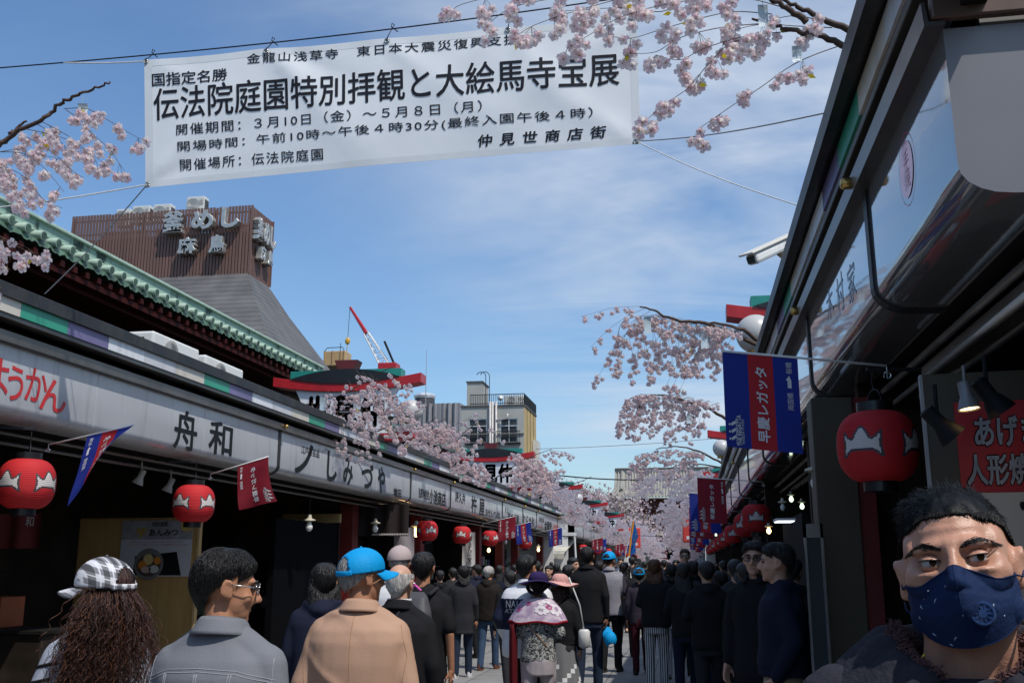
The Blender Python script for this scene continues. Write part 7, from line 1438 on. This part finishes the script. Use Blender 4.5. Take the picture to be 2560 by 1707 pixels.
# --- pink hat
Y = 10.3; t, T, J, g, bd = person('woman in a pink straw hat with dark curls, black top and grey skirt', place(1400, Y), Y, hgt(1427, Y)-.03, -6, yaw=-30, pitch=-5, fem=True, skin=1, style='long', hair=H_BRN, hair_len=.17, topmat=C_BLK, toplen=.92, legs=C_CHAR, shoes=DARKSHOE, hat='brim2', hatmat=C_PINK, seed=45, collar=False)
m = MB(); n = 48; m.grid(lambda u, v: ((.15+.10*v)*math.cos(2*math.pi*u)*(1+.05*math.sin(2*math.pi*u*9)*v), (.12+.10*v)*math.sin(2*math.pi*u)*(1+.05*math.sin(2*math.pi*u*9)*v), 1.0-.66*v), 72, 14, 0, lambda u, v: 1 if ((u*5+v*3) % 1) < .22 and v > .45 else 0); m.obj('skirt', [cloth('grey_skirt', (.16,.16,.165)), cloth('white_print_skirt', (.66,.66,.66))], t, smooth=True)
hb = thing('shoulder_bag', 'small white shoulder bag beside the grey skirt', 'bag', (t.location.x+.24, t.location.y-.05, .93)); m = MB(); loft(m, [(-.16,.03,.03,0,0),(-.14,.055,.05,0,0),(0,.06,.05,0,0),(.02,.04,.04,0,0)], 14); m.obj('pouch', mat('white_leather', (.6,.6,.58), .4), hb, smooth=True); m = MB(); m.tube([(0,0,0),(-.04,0,.25),(-.14,-.05,.52)], .008, 6); m.obj('strap', mat('white_leather', (.6,.6,.58)), hb, smooth=True)
# --- tall man in black holding a blue cap
Y = 13.2; t, T, J, g, bd = person('tall man in black shirt and dark jeans holding a blue cap low in his hand', place(1468, Y), Y, hgt(1364, Y), -6, yaw=4, skin=2, style='short', topmat=C_BLK, legs=C_JEAN2, shoes=DARKSHOE, seed=47, arms=('bent', 'carry'), handvis=(False, True), voxel=.012, stride=.13)
w = Matrix.LocRotScale(t.location, t.rotation_euler, t.scale) @ (J[1][2]+Vector((.02,.02,-.13)))
C_AZ2 = C_AZURE
hc = thing('held_cap', 'blue cap dangling from the hand of the tall man in black', 'cap', w[:], R(30)); TT_ = lambda *p: Matrix.Rotation(R(70), 3, 'X') @ Vector(p) + Vector((0,0,-.16)); h = cap_hat(hc, TT_, C_AZURE, random.Random(2)); hc.scale = (.85,)*3
Y = 15.6; t, T, J, g, bd = person('man in a blue cap and grey knitted vest with dark trousers', place(1523, Y), Y, hgt(1378, Y), -8, yaw=-14, skin=0, style='shaved', top='vest', topmat=[C_KNIT, C_PLUM], bulk=1.06, legs=C_BLK, shoes=DARKSHOE, hat='cap', hatmat=C_AZURE, seed=49, voxel=.012, arms=('bent', 'bent'), zsplit=lambda c: 1 if abs(c.x) > .205 or (c.z > 1.43) else 0)
Y = 15.4; person('short woman in a blue cap, plum jacket and wine trousers', place(1597, Y), Y, hgt(1419, Y), 4, fem=True, style='bob', hair_len=.04, topmat=C_PLUM, legs=C_WINE, shoes=DARKSHOE, hat='cap', hatmat=C_AZURE, seed=51, voxel=.013, stride=.15, collar=False)
Y = 13.4; person('woman with long brown hair in a black jacket and striped trousers', place(1636, Y), Y, hgt(1396, Y), -3, fem=True, skin=1, style='long', hair=H_AUB, hair_len=.36, topmat=C_BLK, toplen=.82, bulk=1.15, legs=C_STRIPE, shoes=DARKSHOE, seed=53, voxel=.012, collar=False, arms=('bent', 'bent'), stride=.05)
Y = 14.9; person('person in white trousers and black coat right of the striped trousers', place(1678, Y), Y, hgt(1408, Y), 0, fem=True, style='bob', hair_len=.06, top='coat', topmat=C_BLK, legs=cloth('white_denim', (.5,.5,.55)), shoes=DARKSHOE, seed=55, voxel=.014, bulk=1.1)
Y = 14.8; person('person all in black standing in the shade before the sunglasses man', place(1733, Y), Y, hgt(1400, Y), 0, style='short', topmat=C_BLK, bulk=1.15, legs=C_BLK, shoes=WSHOE, seed=57, voxel=.014)
Y = 17.5; t, T, J, g, bd = person('tall man in sunglasses with cropped hair facing the camera', place(1713, Y), Y, hgt(1370, Y), 176, skin=1, hair=H_BRN, style='shaved', topmat=C_CHAR, legs=C_CHAR, shoes=DARKSHOE, seed=59, voxel=.012, pitch=2); face_bits(t, T, 'sun')
m = MB(); m.add([(-.04,.118,1.43),(.04,.118,1.43),(.05,.135,1.25),(.0,.14,1.2),(-.05,.135,1.25)], [(0,1,2,3,4)]); m.obj('shirt_front', C_WHITE, t)
Y = 12.5; person('person with a deep blue jacket and strapped bag in the shade', place(1800, Y), Y, hgt(1425, Y), 10, fem=True, style='bob', hair_len=.08, topmat=cloth('deep_blue_jacket', (.010,.020,.085)), legs=C_CHAR, shoes=DARKSHOE, seed=61, voxel=.014, bulk=1.1)
Y = 19; person('grey-haired woman in the shaded crowd behind the person in black', place(1752, Y), Y, hgt(1395, Y), 5, fem=True, style='bob', hair=H_GRY, hair_len=.05, topmat=C_CHAR, legs=C_BLK, shoes=DARKSHOE, seed=63, voxel=.016)
# --- the two men in the right shade
Y = 7.5; t, T, J, g, bd = person('young man with dark-rimmed glasses and black coat facing left in the shade', place(1890, Y), Y, hgt(1350, Y), 150, yaw=14, skin=1, style='full', top='coat', topmat=C_BLK, toplen=.62, legs=C_BLK, shoes=DARKSHOE, seed=65, voxel=.010); face_bits(t, T, 'rim')
Y = 6.6; t, T, J, g, bd = person('man in profile in a dark hooded jacket and beige trousers in the shade', place(1945, Y), Y, hgt(1354, Y), 88, yaw=2, skin=1, style='full', hair=H_BLK, topmat=C_NAVY, toplen=.92, bulk=1.2, legs=C_BEIGE, shoes=DARKSHOE, hood=True, seed=67, voxel=.010, arms=('pocket', 'pocket'), collar=False); face_bits(t, T)

def pack_on(p, label, col):
    q = dup(bp, p.location[:], p.rotation_euler.z, label, 'backpacks worn in the crowd'); q.scale = p.scale; q['group'] = 'backpacks worn in the crowd'
    for c in q.children:
        if c.name.split('.')[0] in ('pack', 'front_pocket'): c.material_slots[0].link = 'OBJECT'; c.material_slots[0].material = col
        if c.name.split('.')[0] == 'loop': c.material_slots[0].link = 'OBJECT'; c.material_slots[0].material = C_BLK
by_label = {o['label']: o for o in bpy.data.objects if 'label' in o and o.name.startswith('person')}
for frag, lab, col in (('person all in black', 'charcoal backpack on the person all in black in the shade', C_CHAR), ('deep blue jacket and', 'dark red backpack on the blue-jacketed person in the shade', C_WINE)):
    for l, o in by_label.items():
        if frag in l: pack_on(o, lab, col)
# ------------------------------------------------------------------ the farther crowd: a few figures copied with their own clothes
protos = []
for i, (fem, style, arms, hood, face_) in enumerate(((0,'short',('down','bent'),0,0), (1,'long',('bent','bent'),0,0), (0,'full',('bent','down'),1,0), (1,'bob',('down','down'),0,0), (0,'short',('down','down'),0,1), (1,'bob',('bent','down'),0,1))):
    t, T, J, g, bd = person('x', 0, 0, 1.66, 180 if face_ else 0, yaw=0, fem=bool(fem), skin=1, style=style, hair_len=.2 if style == 'long' else .07, topmat=C_BLK, legs=C_CHAR, shoes=DARKSHOE, hood=bool(hood), seed=100+i, voxel=.02, detail=False, arms=arms, collar=False, stride=.12)
    if face_: face_bits(t, T)
    protos.append(t)
used = set()
CC = dict(black=C_BLK, charcoal=C_CHAR, navy=C_NAVY, brown=C_BRNH, plum=C_PLUM, white=C_WHITE, grey=C_GREY, tan=C_TAN, blue=cloth('deep_blue_jacket', (.010,.020,.085)), red=mat('red_nylon', (.5,.03,.03)), wine=C_WINE, beige=C_BEIGE)
def far(px, py, Y, k, col, label, legs='charcoal', rz=0, hair=None):
    src = protos[k]; H = hgt(py, Y)
    if k in used:
        r = src.copy(); COL.objects.link(r)
        for ch in list(src.children):
            c = ch.copy(); COL.objects.link(c); c.parent = r
        o = r
    else: o = src; used.add(k)
    o.location = (place(px, Y), Y, 0); o.rotation_euler = (0, 0, R(rz + (180 if k > 3 else 0))); o.scale = (H/1.715,)*3; o['label'] = label; o['group'] = 'people in the far crowd'
    for c in o.children:
        n = c.name.split('.')[0]; m_ = CC[col] if n in ('jacket', 'coat') else (CC[legs] if n == 'trousers' else (hair if n == 'hair' else None))
        if m_: c.material_slots[0].link = 'OBJECT'; c.material_slots[0].material = m_
    return o
FAR = [(1340,1400,16,0,'black','black-haired man right behind the white sports jacket',5), (1372,1412,19,4,'charcoal','man facing the camera between the white jacket and the pink hat',-10), (1392,1408,22,1,'navy','long-haired woman in navy above the pink hat',0), (1432,1392,17,5,'black','person with glasses and mask-pale face left of the tall man in black',60),
 (1352,1412,26,2,'brown','person in a brown hood near the far left stalls',0), (1412,1415,30,3,'plum','small woman in plum deep behind the pink hat',0), (1498,1402,20,1,'brown','long-haired woman in brown between the tall man and the grey vest',0), (1560,1404,18,1,'black','woman with black hair left of the short blue-capped woman',-20), (1552,1392,24,4,'white','man in a white shirt facing the camera beside the grey vest',0),
 (1580,1390,26,0,'charcoal','man in charcoal under the blue guide flag',0), (1612,1402,30,3,'black','black-clad woman left of the long brown hair, far off',0), (1660,1398,28,0,'navy','man in navy just right of the long brown hair',0), (1690,1398,24,5,'white','person facing the camera in white, left of the sunglasses man',0), (1700,1404,34,2,'charcoal','hooded person far behind the sunglasses man',0),
 (1772,1402,22,0,'black','black-clad man right of the sunglasses man, in deep shade',0), (1830,1412,16,3,'charcoal','woman in charcoal in the right-hand shade',8), (1815,1408,24,1,'black','long-haired woman deep in the right-hand shade',0), (1850,1402,19,2,'black','hooded figure beside the right-hand lanterns',0), (1275,1425,13,3,'black','dark-haired shopper at the counter left of the white sports jacket',30), (1100,1425,17,2,'black','dark hooded shopper behind the carrier bag',20),
 (1300,1408,30,4,'navy','shopper facing the camera before the far stalls',0), (1325,1406,38,0,'black','small dark figure below the cream awning',0), (1378,1404,42,1,'wine','tiny woman in wine red at the lane corner',0), (1402,1403,50,0,'grey','tiny man in grey in the distance left of the tall man',0), (1440,1404,48,3,'black','tiny dark woman beyond the tall man in black',0), (1480,1403,55,4,'charcoal','tiny figure coming this way beyond the tall man',0), (1510,1403,60,0,'navy','tiny navy figure beyond the grey vest',0),
 (1535,1402,45,2,'black','tiny dark hooded figure beneath the blue flag pole',0), (1566,1404,52,1,'blue','tiny woman in blue under the guide flag',0), (1590,1403,58,3,'black','tiny black-clad woman under the square red sign',0), (1622,1404,48,0,'black','tiny black-clad man left of the gate columns',0), (1645,1403,65,4,'tan','tiny figure in tan before the gate columns',0), (1668,1403,55,1,'charcoal','tiny woman in charcoal before the gate columns',0), (1690,1403,62,2,'navy','tiny navy hooded figure right of the gate columns',0), (1712,1404,70,0,'black','tiny black figure at the far street end',0), (1735,1403,60,3,'plum','tiny plum-clad woman at the far street end',0), (1752,1404,50,0,'charcoal','tiny charcoal-clad man at the far right stalls',0), (1768,1404,42,1,'black','small long-haired woman by the far right stalls',0), (1790,1404,32,4,'black','small man facing the camera by the right stalls',0), (1812,1404,36,2,'brown','small brown-hooded figure by the right stalls',0)]
FAR += [(1765,1400,10.5,2,'black','hooded dark figure at the edge of the right-hand shade',5), (1838,1396,11.0,0,'charcoal','tall charcoal-clad man behind the deep blue jacket',-8), (1862,1404,9.6,3,'black','dark-haired woman just left of the man with dark-rimmed glasses',12), (1782,1410,14.2,1,'charcoal','long-haired figure between the person in black and the blue jacket',0), (1708,1404,12.2,1,'black','long-haired woman in black left of the person in black',0), (1745,1408,18.5,4,'black','dark figure facing the camera right of the sunglasses man',10), (1808,1400,20.0,0,'navy','navy-clad man under the small right-hand lanterns',0), (1980,1392,9.0,2,'black','hooded dark figure behind the hooded jacket man',-20),
 (1132,1418,18.0,0,'charcoal','man in charcoal at the stall behind the carrier bag',25), (1248,1412,21.0,1,'navy','long-haired woman in navy right of the grey beanie',10), (1285,1410,24.0,0,'black','black-clad man at the stalls left of the white sports jacket',15), (1420,1410,14.6,3,'black','dark bobbed woman right of the pink hat',-10)]
for px, py, Y, k, col, lab, rz in FAR: far(px, py, Y, k, col, lab, rnd.choice(('charcoal','black','navy')), rz)
# ------------------------------------------------------------------ the masked man in the foreground, lower right
Y = 1.62; hx = PY(2400, 1440, Y).x
hm = thing('person', 'man in navy face mask and dark fleece-lined hoodie, closest to the camera on the right', 'person', (hx, Y, 0), R(166)); hm.scale = (1.013,)*3
T, M = head_frame(-3, 7, 7, (0, .015, 1.568)); rg = random.Random(99)
b = MB(); head_prims(b, T)
for s in (1, -1):                           # fuller cheeks, temples, lids and ear rims
    _ell(b, T, (s*.046,.050,-.014), (.026,.026,.028)); _ell(b, T, (s*.056,.020,.02), (.014,.040,.040)); _ell(b, T, (s*.050,.030,-.062), (.022,.030,.030))
    _ell(b, T, (s*.083,-.014,.008), (.006,.020,.018)); _ell(b, T, (s*.083,-.006,-.024), (.006,.010,.013))
    _ell(b, T, (s*.032,.078,.022), (.024,.011,.008)); _ell(b, T, (s*.033,.077,-.012), (.022,.010,.007))
_cap(b, T, (0,.086,.014), .0095, (0,.098,-.012), .0105)
capsule(b, (0,-.005,1.36), .064, tuple(T(0,-.012,-.07)), .058); capsule(b, (.035,.02,1.40), .03, tuple(T(.035,.02,-.075)), .026); capsule(b, (-.035,.02,1.40), .03, tuple(T(-.035,.02,-.075)), .026)
loft(b, [(z, rx, ry, 0, 0) for z, rx, ry in ((.84,.13,.09),(1.2,.14,.09),(1.34,.15,.085),(1.41,.09,.065))])
for s in (1, -1):
    e = Vector((s*.215,-.02,1.12)); w = Vector((s*.22,.05,.88)); capsule(b, (s*.165,0,1.36), .046, e, .036); capsule(b, e, .036, w, .026); hand(b, w, (0,.05,-1), (-s,.15,0), .6); hp = Vector((s*.085,0,.88)); capsule(b, hp, .066, (s*.09,.03,.48), .045); capsule(b, (s*.09,.03,.48), .044, (s*.09,0,.09), .032); capsule(b, (s*.09,0,.09), .034, (s*.1,.13,.045), .03)
Mi = M.inverted()
def sculpt(co, n):
    p = Mi @ co
    if abs(p.x) > .09 or p.z < -.13 or p.y < .02: return 0
    d = 0
    for s in (1, -1):
        r2 = ((p.x-s*.031)/.019)**2 + ((p.z-.005)/.010)**2; d -= .0055*math.exp(-r2)                     # sockets
        d += .0020*math.exp(-(((p.x-s*.032)/.022)**2 + ((p.z+.013)/.004)**2))                             # under-eye fold
        d -= .0016*math.exp(-(((p.x-s*.012)/.003)**2 + ((p.z-.030)/.010)**2))                             # frown
    d += .0010*math.sin((p.z-.045)*380)*math.exp(-((p.z-.056)/.014)**2)*math.exp(-(p.x/.04)**2)            # brow creases
    return d
body = mesh_obj('body', blob(b, .0045, 9, sculpt), mat('skin_face', (0.50, 0.255, 0.168), .42, 0, .12, 22, spec=.45, bump=.10, bs=260), hm)
bv = BVHTree.FromPolygons([v.co for v in body.data.vertices], [tuple(p.vertices) for p in body.data.polygons])
def onface(x, z, off=.0):                   # point of the face in front of head coordinates x, z
    o = T(x, .3, z); d = (T(x, 0, z)-o).normalized(); h = bv.ray_cast(o, d); return (h[0] + h[1]*off) if h[0] else T(x, .05, z)
# eyes: ball, iris, heavy lids
for s in (1, -1):
    c = Vector((s*.0312, .0745, .0035)); e = MB()
    for i, q in enumerate(range(1)): e.sph(T(*c), .0118, 24, 16)
    eo = e.obj('eye', mat('eye_white', (.50,.46,.43), .12, 0, .05, 40), hm, smooth=True)
    g = Vector((-.40, 1, .02)).normalized(); ic = c + g*.0100; q = MB(); u_ = g.cross(Vector((0,0,1))).normalized(); w_ = u_.cross(g)
    q.add([T(*(ic+g*.0022+(u_*math.cos(a)+w_*math.sin(a))*.0052)) for a in [k*math.pi/12 for k in range(24)]], [tuple(range(24))]); q.obj('iris', mat('dark_iris', (.012,.007,.005), .08), eo)
    l = MB()
    def lid(lo, hi):
        def f(u, v):
            a = (u-.5)*2.9; t0 = lo+(hi-lo)*v; k = math.cos(a*.5)                                        # lid opening narrows to the corners
            el = t0*(.15+.85*abs(k)) if abs(lo) < .5 else t0
            p = c + Vector((math.sin(a)*math.cos(el)*.0130*1.22, math.cos(a)*math.cos(el)*.0130, math.sin(el)*.0130 + s*math.sin(a)*.0012)); return T(*p)
        return f
    up, dn = .30, -.40
    l.grid(lambda u, v: lid(up, 1.35)(u, v), 20, 8); l.grid(lambda u, v: lid(dn, -1.3)(u, v), 20, 8); l.obj('eyelid', body.data.materials[0], hm, smooth=True)
    k = MB(); k.tube([lid(up, 1.35)(u/16, .0)+(T(0,.001,0)-T(0,0,0)) for u in range(17)], .0009, 5); k.obj('lash_line', H_BLK, hm)
    br = MB()
    for i in range(190):                    # eyebrow of many short hairs
        f = rg.random(); x = s*(.012+.046*f); zc = .0200+.0080*math.sin(min(1, f*1.5)*1.6)-.007*max(0, f-.55)/.45; z = zc + rg.gauss(0, .0009+.0010*math.sin(3.1*f)); p0 = onface(x, z, .0006); p1 = onface(x+s*(.006+.003*rg.random()), z+.0016*(1-f*2.0), .0018); br.tube([p0, p0.lerp(p1,.5)+(T(0,.0006,0)-T(0,0,0)), p1], [.00050,.00045,.0001], 3)
    br.obj('eyebrow', H_BLK, hm)
# hair: dark shell with short sides and a swept top of many strands
m = MB(); nz = mnoise.noise
def limh(a):
    c = math.cos(a)
    return .070-.03*max(0, abs(math.sin(a))-.45) if c > .25 else (.012+(c+.25)*.066 if c > -.25 else -.06+(c+1)/.75*.072)
def SH(u, v):
    a = 2*math.pi*u; z = .110+(limh(a)-.110)*v**1.3; q = max(0., 1-((z-.030)/.0800)**2)**.5 if z > .03 else 1-.3*((.03-z)/.11)**2; e = .002+.008*max(0, (z-.055)/.06)*(1-.6*v) + .002*nz(Vector((math.cos(a)*7, math.sin(a)*7, v*3)))
    return T((.0755*q+e)*math.sin(a), -.012+(.094*q+e)*math.cos(a), z+e*.9*(1-v))
m.grid(SH, 90, 30)
for k in range(8500):
    u = rg.random(); v = rg.random()**.55; a = 2*math.pi*u; p = Vector(SH(u, v)); c0 = Vector(T(0,-.012,.03)); o = (p-c0).normalized(); zloc = (Mi @ p).z
    topness = max(0, min(1, (zloc-.060)/.035)); bk = (T(.35*math.sin(a)*.5+.25, -.9, .25)-T(0,0,0)); dn_ = (T(.2*math.sin(a), -.25, -1)-T(0,0,0)); fl = bk*topness + dn_*(1-topness)
    L_ = .007+.030*topness*rg.uniform(.5, 1.3); cur = Vector((nz(Vector((p.x*14, p.y*14, p.z*14))), nz(Vector((p.x*14+9, p.y*14, p.z*14))), nz(Vector((p.x*14, p.y*14+9, p.z*14)))))*.40 + Vector((rg.gauss(0,.10), rg.gauss(0,.10), rg.gauss(0,.10)))
    fr2 = max(0, math.cos(a))*max(0, v-.35)*1.1; o = o*(1+3.2*fr2)
    pts = [p - o*.002, p + o*L_*.07 + fl*L_*.28, p + o*L_*.08 + (fl+cur)*L_*.65, p + o*L_*.04 + (fl+cur*1.4)*L_]
    m.tube(pts, [.0009, .0009, .0007, .0002], 3, cap=False)
m.obj('hair', mat('glossy_black_hair', (.006,.006,.007), .42, 0, .3, 60, spec=.18), hm, smooth=True, normals=False)
# mask: a moulded cloth shell that stands off the face, with a centre seam, valve and ear loops
mk = cloth('navy_mask_cotton', (.011,.024,.075), .75, .10, .12, 120)
def mtop(u): x = abs(u-.5)*2; return -.006 - .021*min(1, x*2.1)**1.2 + .012*max(0, x-.55)/.45
def mbot(u): x = abs(u-.5)*2; return -.113 + .052*x**2.0
def MS(u, v, off=0.0):
    ang = (u-.5)*2.62; zt, zb = mtop(u), mbot(u); z = zt + (zb-zt)*v; s_ = math.sin(math.pi*v); ridge = math.exp(-(ang/.30)**2)
    rx = .0735+.003*s_; ry = .088 + .013*s_ + .016*ridge*(1-.72*abs(v-.34)*1.7) - .022*max(0, v-.55)
    q = T(rx*math.sin(ang), max(.0, ry*math.cos(ang)) + (0 if abs(ang) < 1.2 else 0), z)
    h = bv.ray_cast(T(0, .0, z) + (q-T(0,0,z))*3, (T(0,0,z)-q).normalized()); c = T(0,0,z)
    if h[0] and (h[0]-c).length + .0035 > (q-c).length: q = c + (q-c).normalized()*((h[0]-c).length+.0035)
    q = q + (q-c).normalized()*(off + .0010*nz(Vector((u*9, v*9, 1)))*s_ + .0007*math.sin(u*40+v*9)*max(0, abs(u-.5)-.25))
    return q
mb_ = MB(); mb_.grid(lambda u, v: MS(u, v), 96, 44); mask = mb_.obj('face_mask', mk, hm, smooth=True, solid=.0015)
e = MB(); e.tube([MS(i/60, 0, .0006) for i in range(61)], .0011, 5); e.tube([MS(.5, i/30, .0008) for i in range(31)], .0010, 5); e.tube([MS(i/60, 1, .0006) for i in range(61)], .0011, 5); e.obj('mask_seam', mk, mask, smooth=True)
vc = Vector(MS(.385, .60, .001)); vn = (vc - Vector(T(0, .0, -.07))).normalized(); rotv = vn.to_track_quat('Z', 'Y').to_matrix(); e = MB()
e.lathe([(.0165,-.004),(.0165,.002),(.0150,.0042),(.0128,.0042),(.0120,.0026),(.0062,.0030),(.0056,.0048),(.001,.0050)], vc, 32, rot=rotv)
for k in range(10): a = k*.628; p = vc + rotv @ Vector((.0092*math.cos(a), .0092*math.sin(a), .003)); e.obox(p, (.0058, .0014, .0030), rotv @ Matrix.Rotation(a, 3, 'Z'))
e.obj('mask_valve', mat('navy_plastic_valve', (.014,.040,.13), .3, 0, .1, 20, spec=.6), mask, smooth=True, angle=35)
e = MB()
for (u, v, du, dv) in ((.66,.30,.018,.06),(.80,.36,-.012,.07),(.57,.20,.01,.02),(.30,.45,.004,.05),(.73,.88,.025,-.03),(.58,.86,.02,.05),(.70,.12,.006,.01),(.84,.62,-.004,.06),(.40,.72,.004,.02),(.62,.98,.02,-.02),(.24,.66,.003,.02),(.76,.22,.002,.006),(.50,.62,.003,.008)):
    e.tube([MS(u, v, .0012), MS(u+du*.5+.004, v+dv*.5, .0014), MS(u+du, v+dv, .0012)], [.0004,.0011,.0003], 4)
e.obj('mask_print', mat('pale_blue_print', (.34,.42,.50), .7), mask)
e = MB()
for s, u in ((1, 1.0), (-1, 0.0)):
    for v in (.06, .94): e.tube([MS(u, v, .0005), T(s*.081, .012, -.02 if v < .5 else -.05), T(s*.086, -.020, .012 if v < .5 else -.035)], .0014, 5)
e.obj('ear_loop', mk, mask)
# hoodie with fleece collar, cord
hk = cloth('dark_grey_fleece', (.030,.030,.040), .9, .08, .25, 90); b = MB()
loft(b, [(z, rx, ry, 0, cy) for z, rx, ry, cy in ((.80,.20,.15,0),(1.0,.195,.14,0),(1.2,.21,.142,-.01),(1.31,.215,.135,-.012),(1.375,.19,.115,-.01),(1.42,.14,.09,-.005))], 26)
for s in (1, -1):
    e = Vector((s*.235,-.02,1.10)); w = Vector((s*.235,.05,.89)); capsule(b, (s*.175,0,1.355), .078, e, .066); capsule(b, e, .066, w, .052)
mesh_obj('hoodie', blob(b, .008, 3, folds(.008, 5)), hk, hm)
b = MB()
for k in range(15):
    a = -math.pi*.30 + math.pi*1.60*k/14; aa = a + math.pi; x, y = .122*math.cos(aa-math.pi*0), .105*math.sin(aa)
    bk_ = max(0, -y/.105); capsule(b, (x*.90, y*.92, 1.455-.060*max(0, y/.1)), .034, (x*1.22, y*1.1, 1.40+.015*bk_-.07*max(0, y/.1)), .050, 10)
hood_ = mesh_obj('hood', blob(b, .007, 4, folds(.006, 8)), hk, hm)
fl = MB(); hv = [(Vector(v.co), Vector(v.normal)) for v in hood_.data.vertices]; hv = [q for q in hv if q[0].y > -.03 and q[1].dot(Vector((-q[0].x, -q[0].y*.6, .05)).normalized()) > .45]
for i in range(3800):                       # curly fleece lining the inside of the hood
    p, nn = rg.choice(hv); p = p + Vector((rg.gauss(0,.003), rg.gauss(0,.003), rg.gauss(0,.003))); fl.tube([p-nn*.001, p+nn*.002+Vector((rg.gauss(0,.002), 0, rg.gauss(0,.002))), p+nn*.003+Vector((rg.gauss(0,.002), rg.gauss(0,.0015), rg.gauss(0,.002)))], [.0012,.0011,.0005], 4)
fl.obj('fleece_lining', mat('dusty_pink_fleece', (.11,.052,.050), .95, 0, .2, 40), hm, normals=False)
e = MB(); e.tube(catmull([T(-.070,.02,-.075), T(-.074,.055,-.12), Vector((-.085,.125,1.40)), Vector((-.078,.150,1.30)), Vector((-.06,.165,1.18))], 8), .0026, 8); e.tube(catmull([T(.060,.0,-.10), Vector((.075,.09,1.40)), Vector((.045,.150,1.30)), Vector((.03,.165,1.18))], 8), .0026, 8); e.obj('cord', mat('yellow_cord', (.62,.47,.02), .6), hm, smooth=True)
mesh_tr = MB(); loft(mesh_tr, [(.74,.165,.125,0,0),(.9,.165,.13,0,0),(1.0,.15,.115,0,0)], 18)
for s in (1,-1): capsule(mesh_tr, (s*.085,0,.88), .092, (s*.09,.03,.48), .068); capsule(mesh_tr, (s*.09,.03,.48), .068, (s*.09,-.01,.08), .056)
mesh_obj('trousers', blob(mesh_tr, .015, 2, folds(.006, 2)), C_JEAN2, hm)
for s in (1,-1): m = MB(); loft(m, [(.001,.045,.13,s*.098,.06),(.05,.043,.12,s*.098,.05),(.11,.036,.05,s*.09,-.01)], 14); m.obj('shoe', DARKSHOE, hm, smooth=True)
bpy.data.scenes.remove(WS)
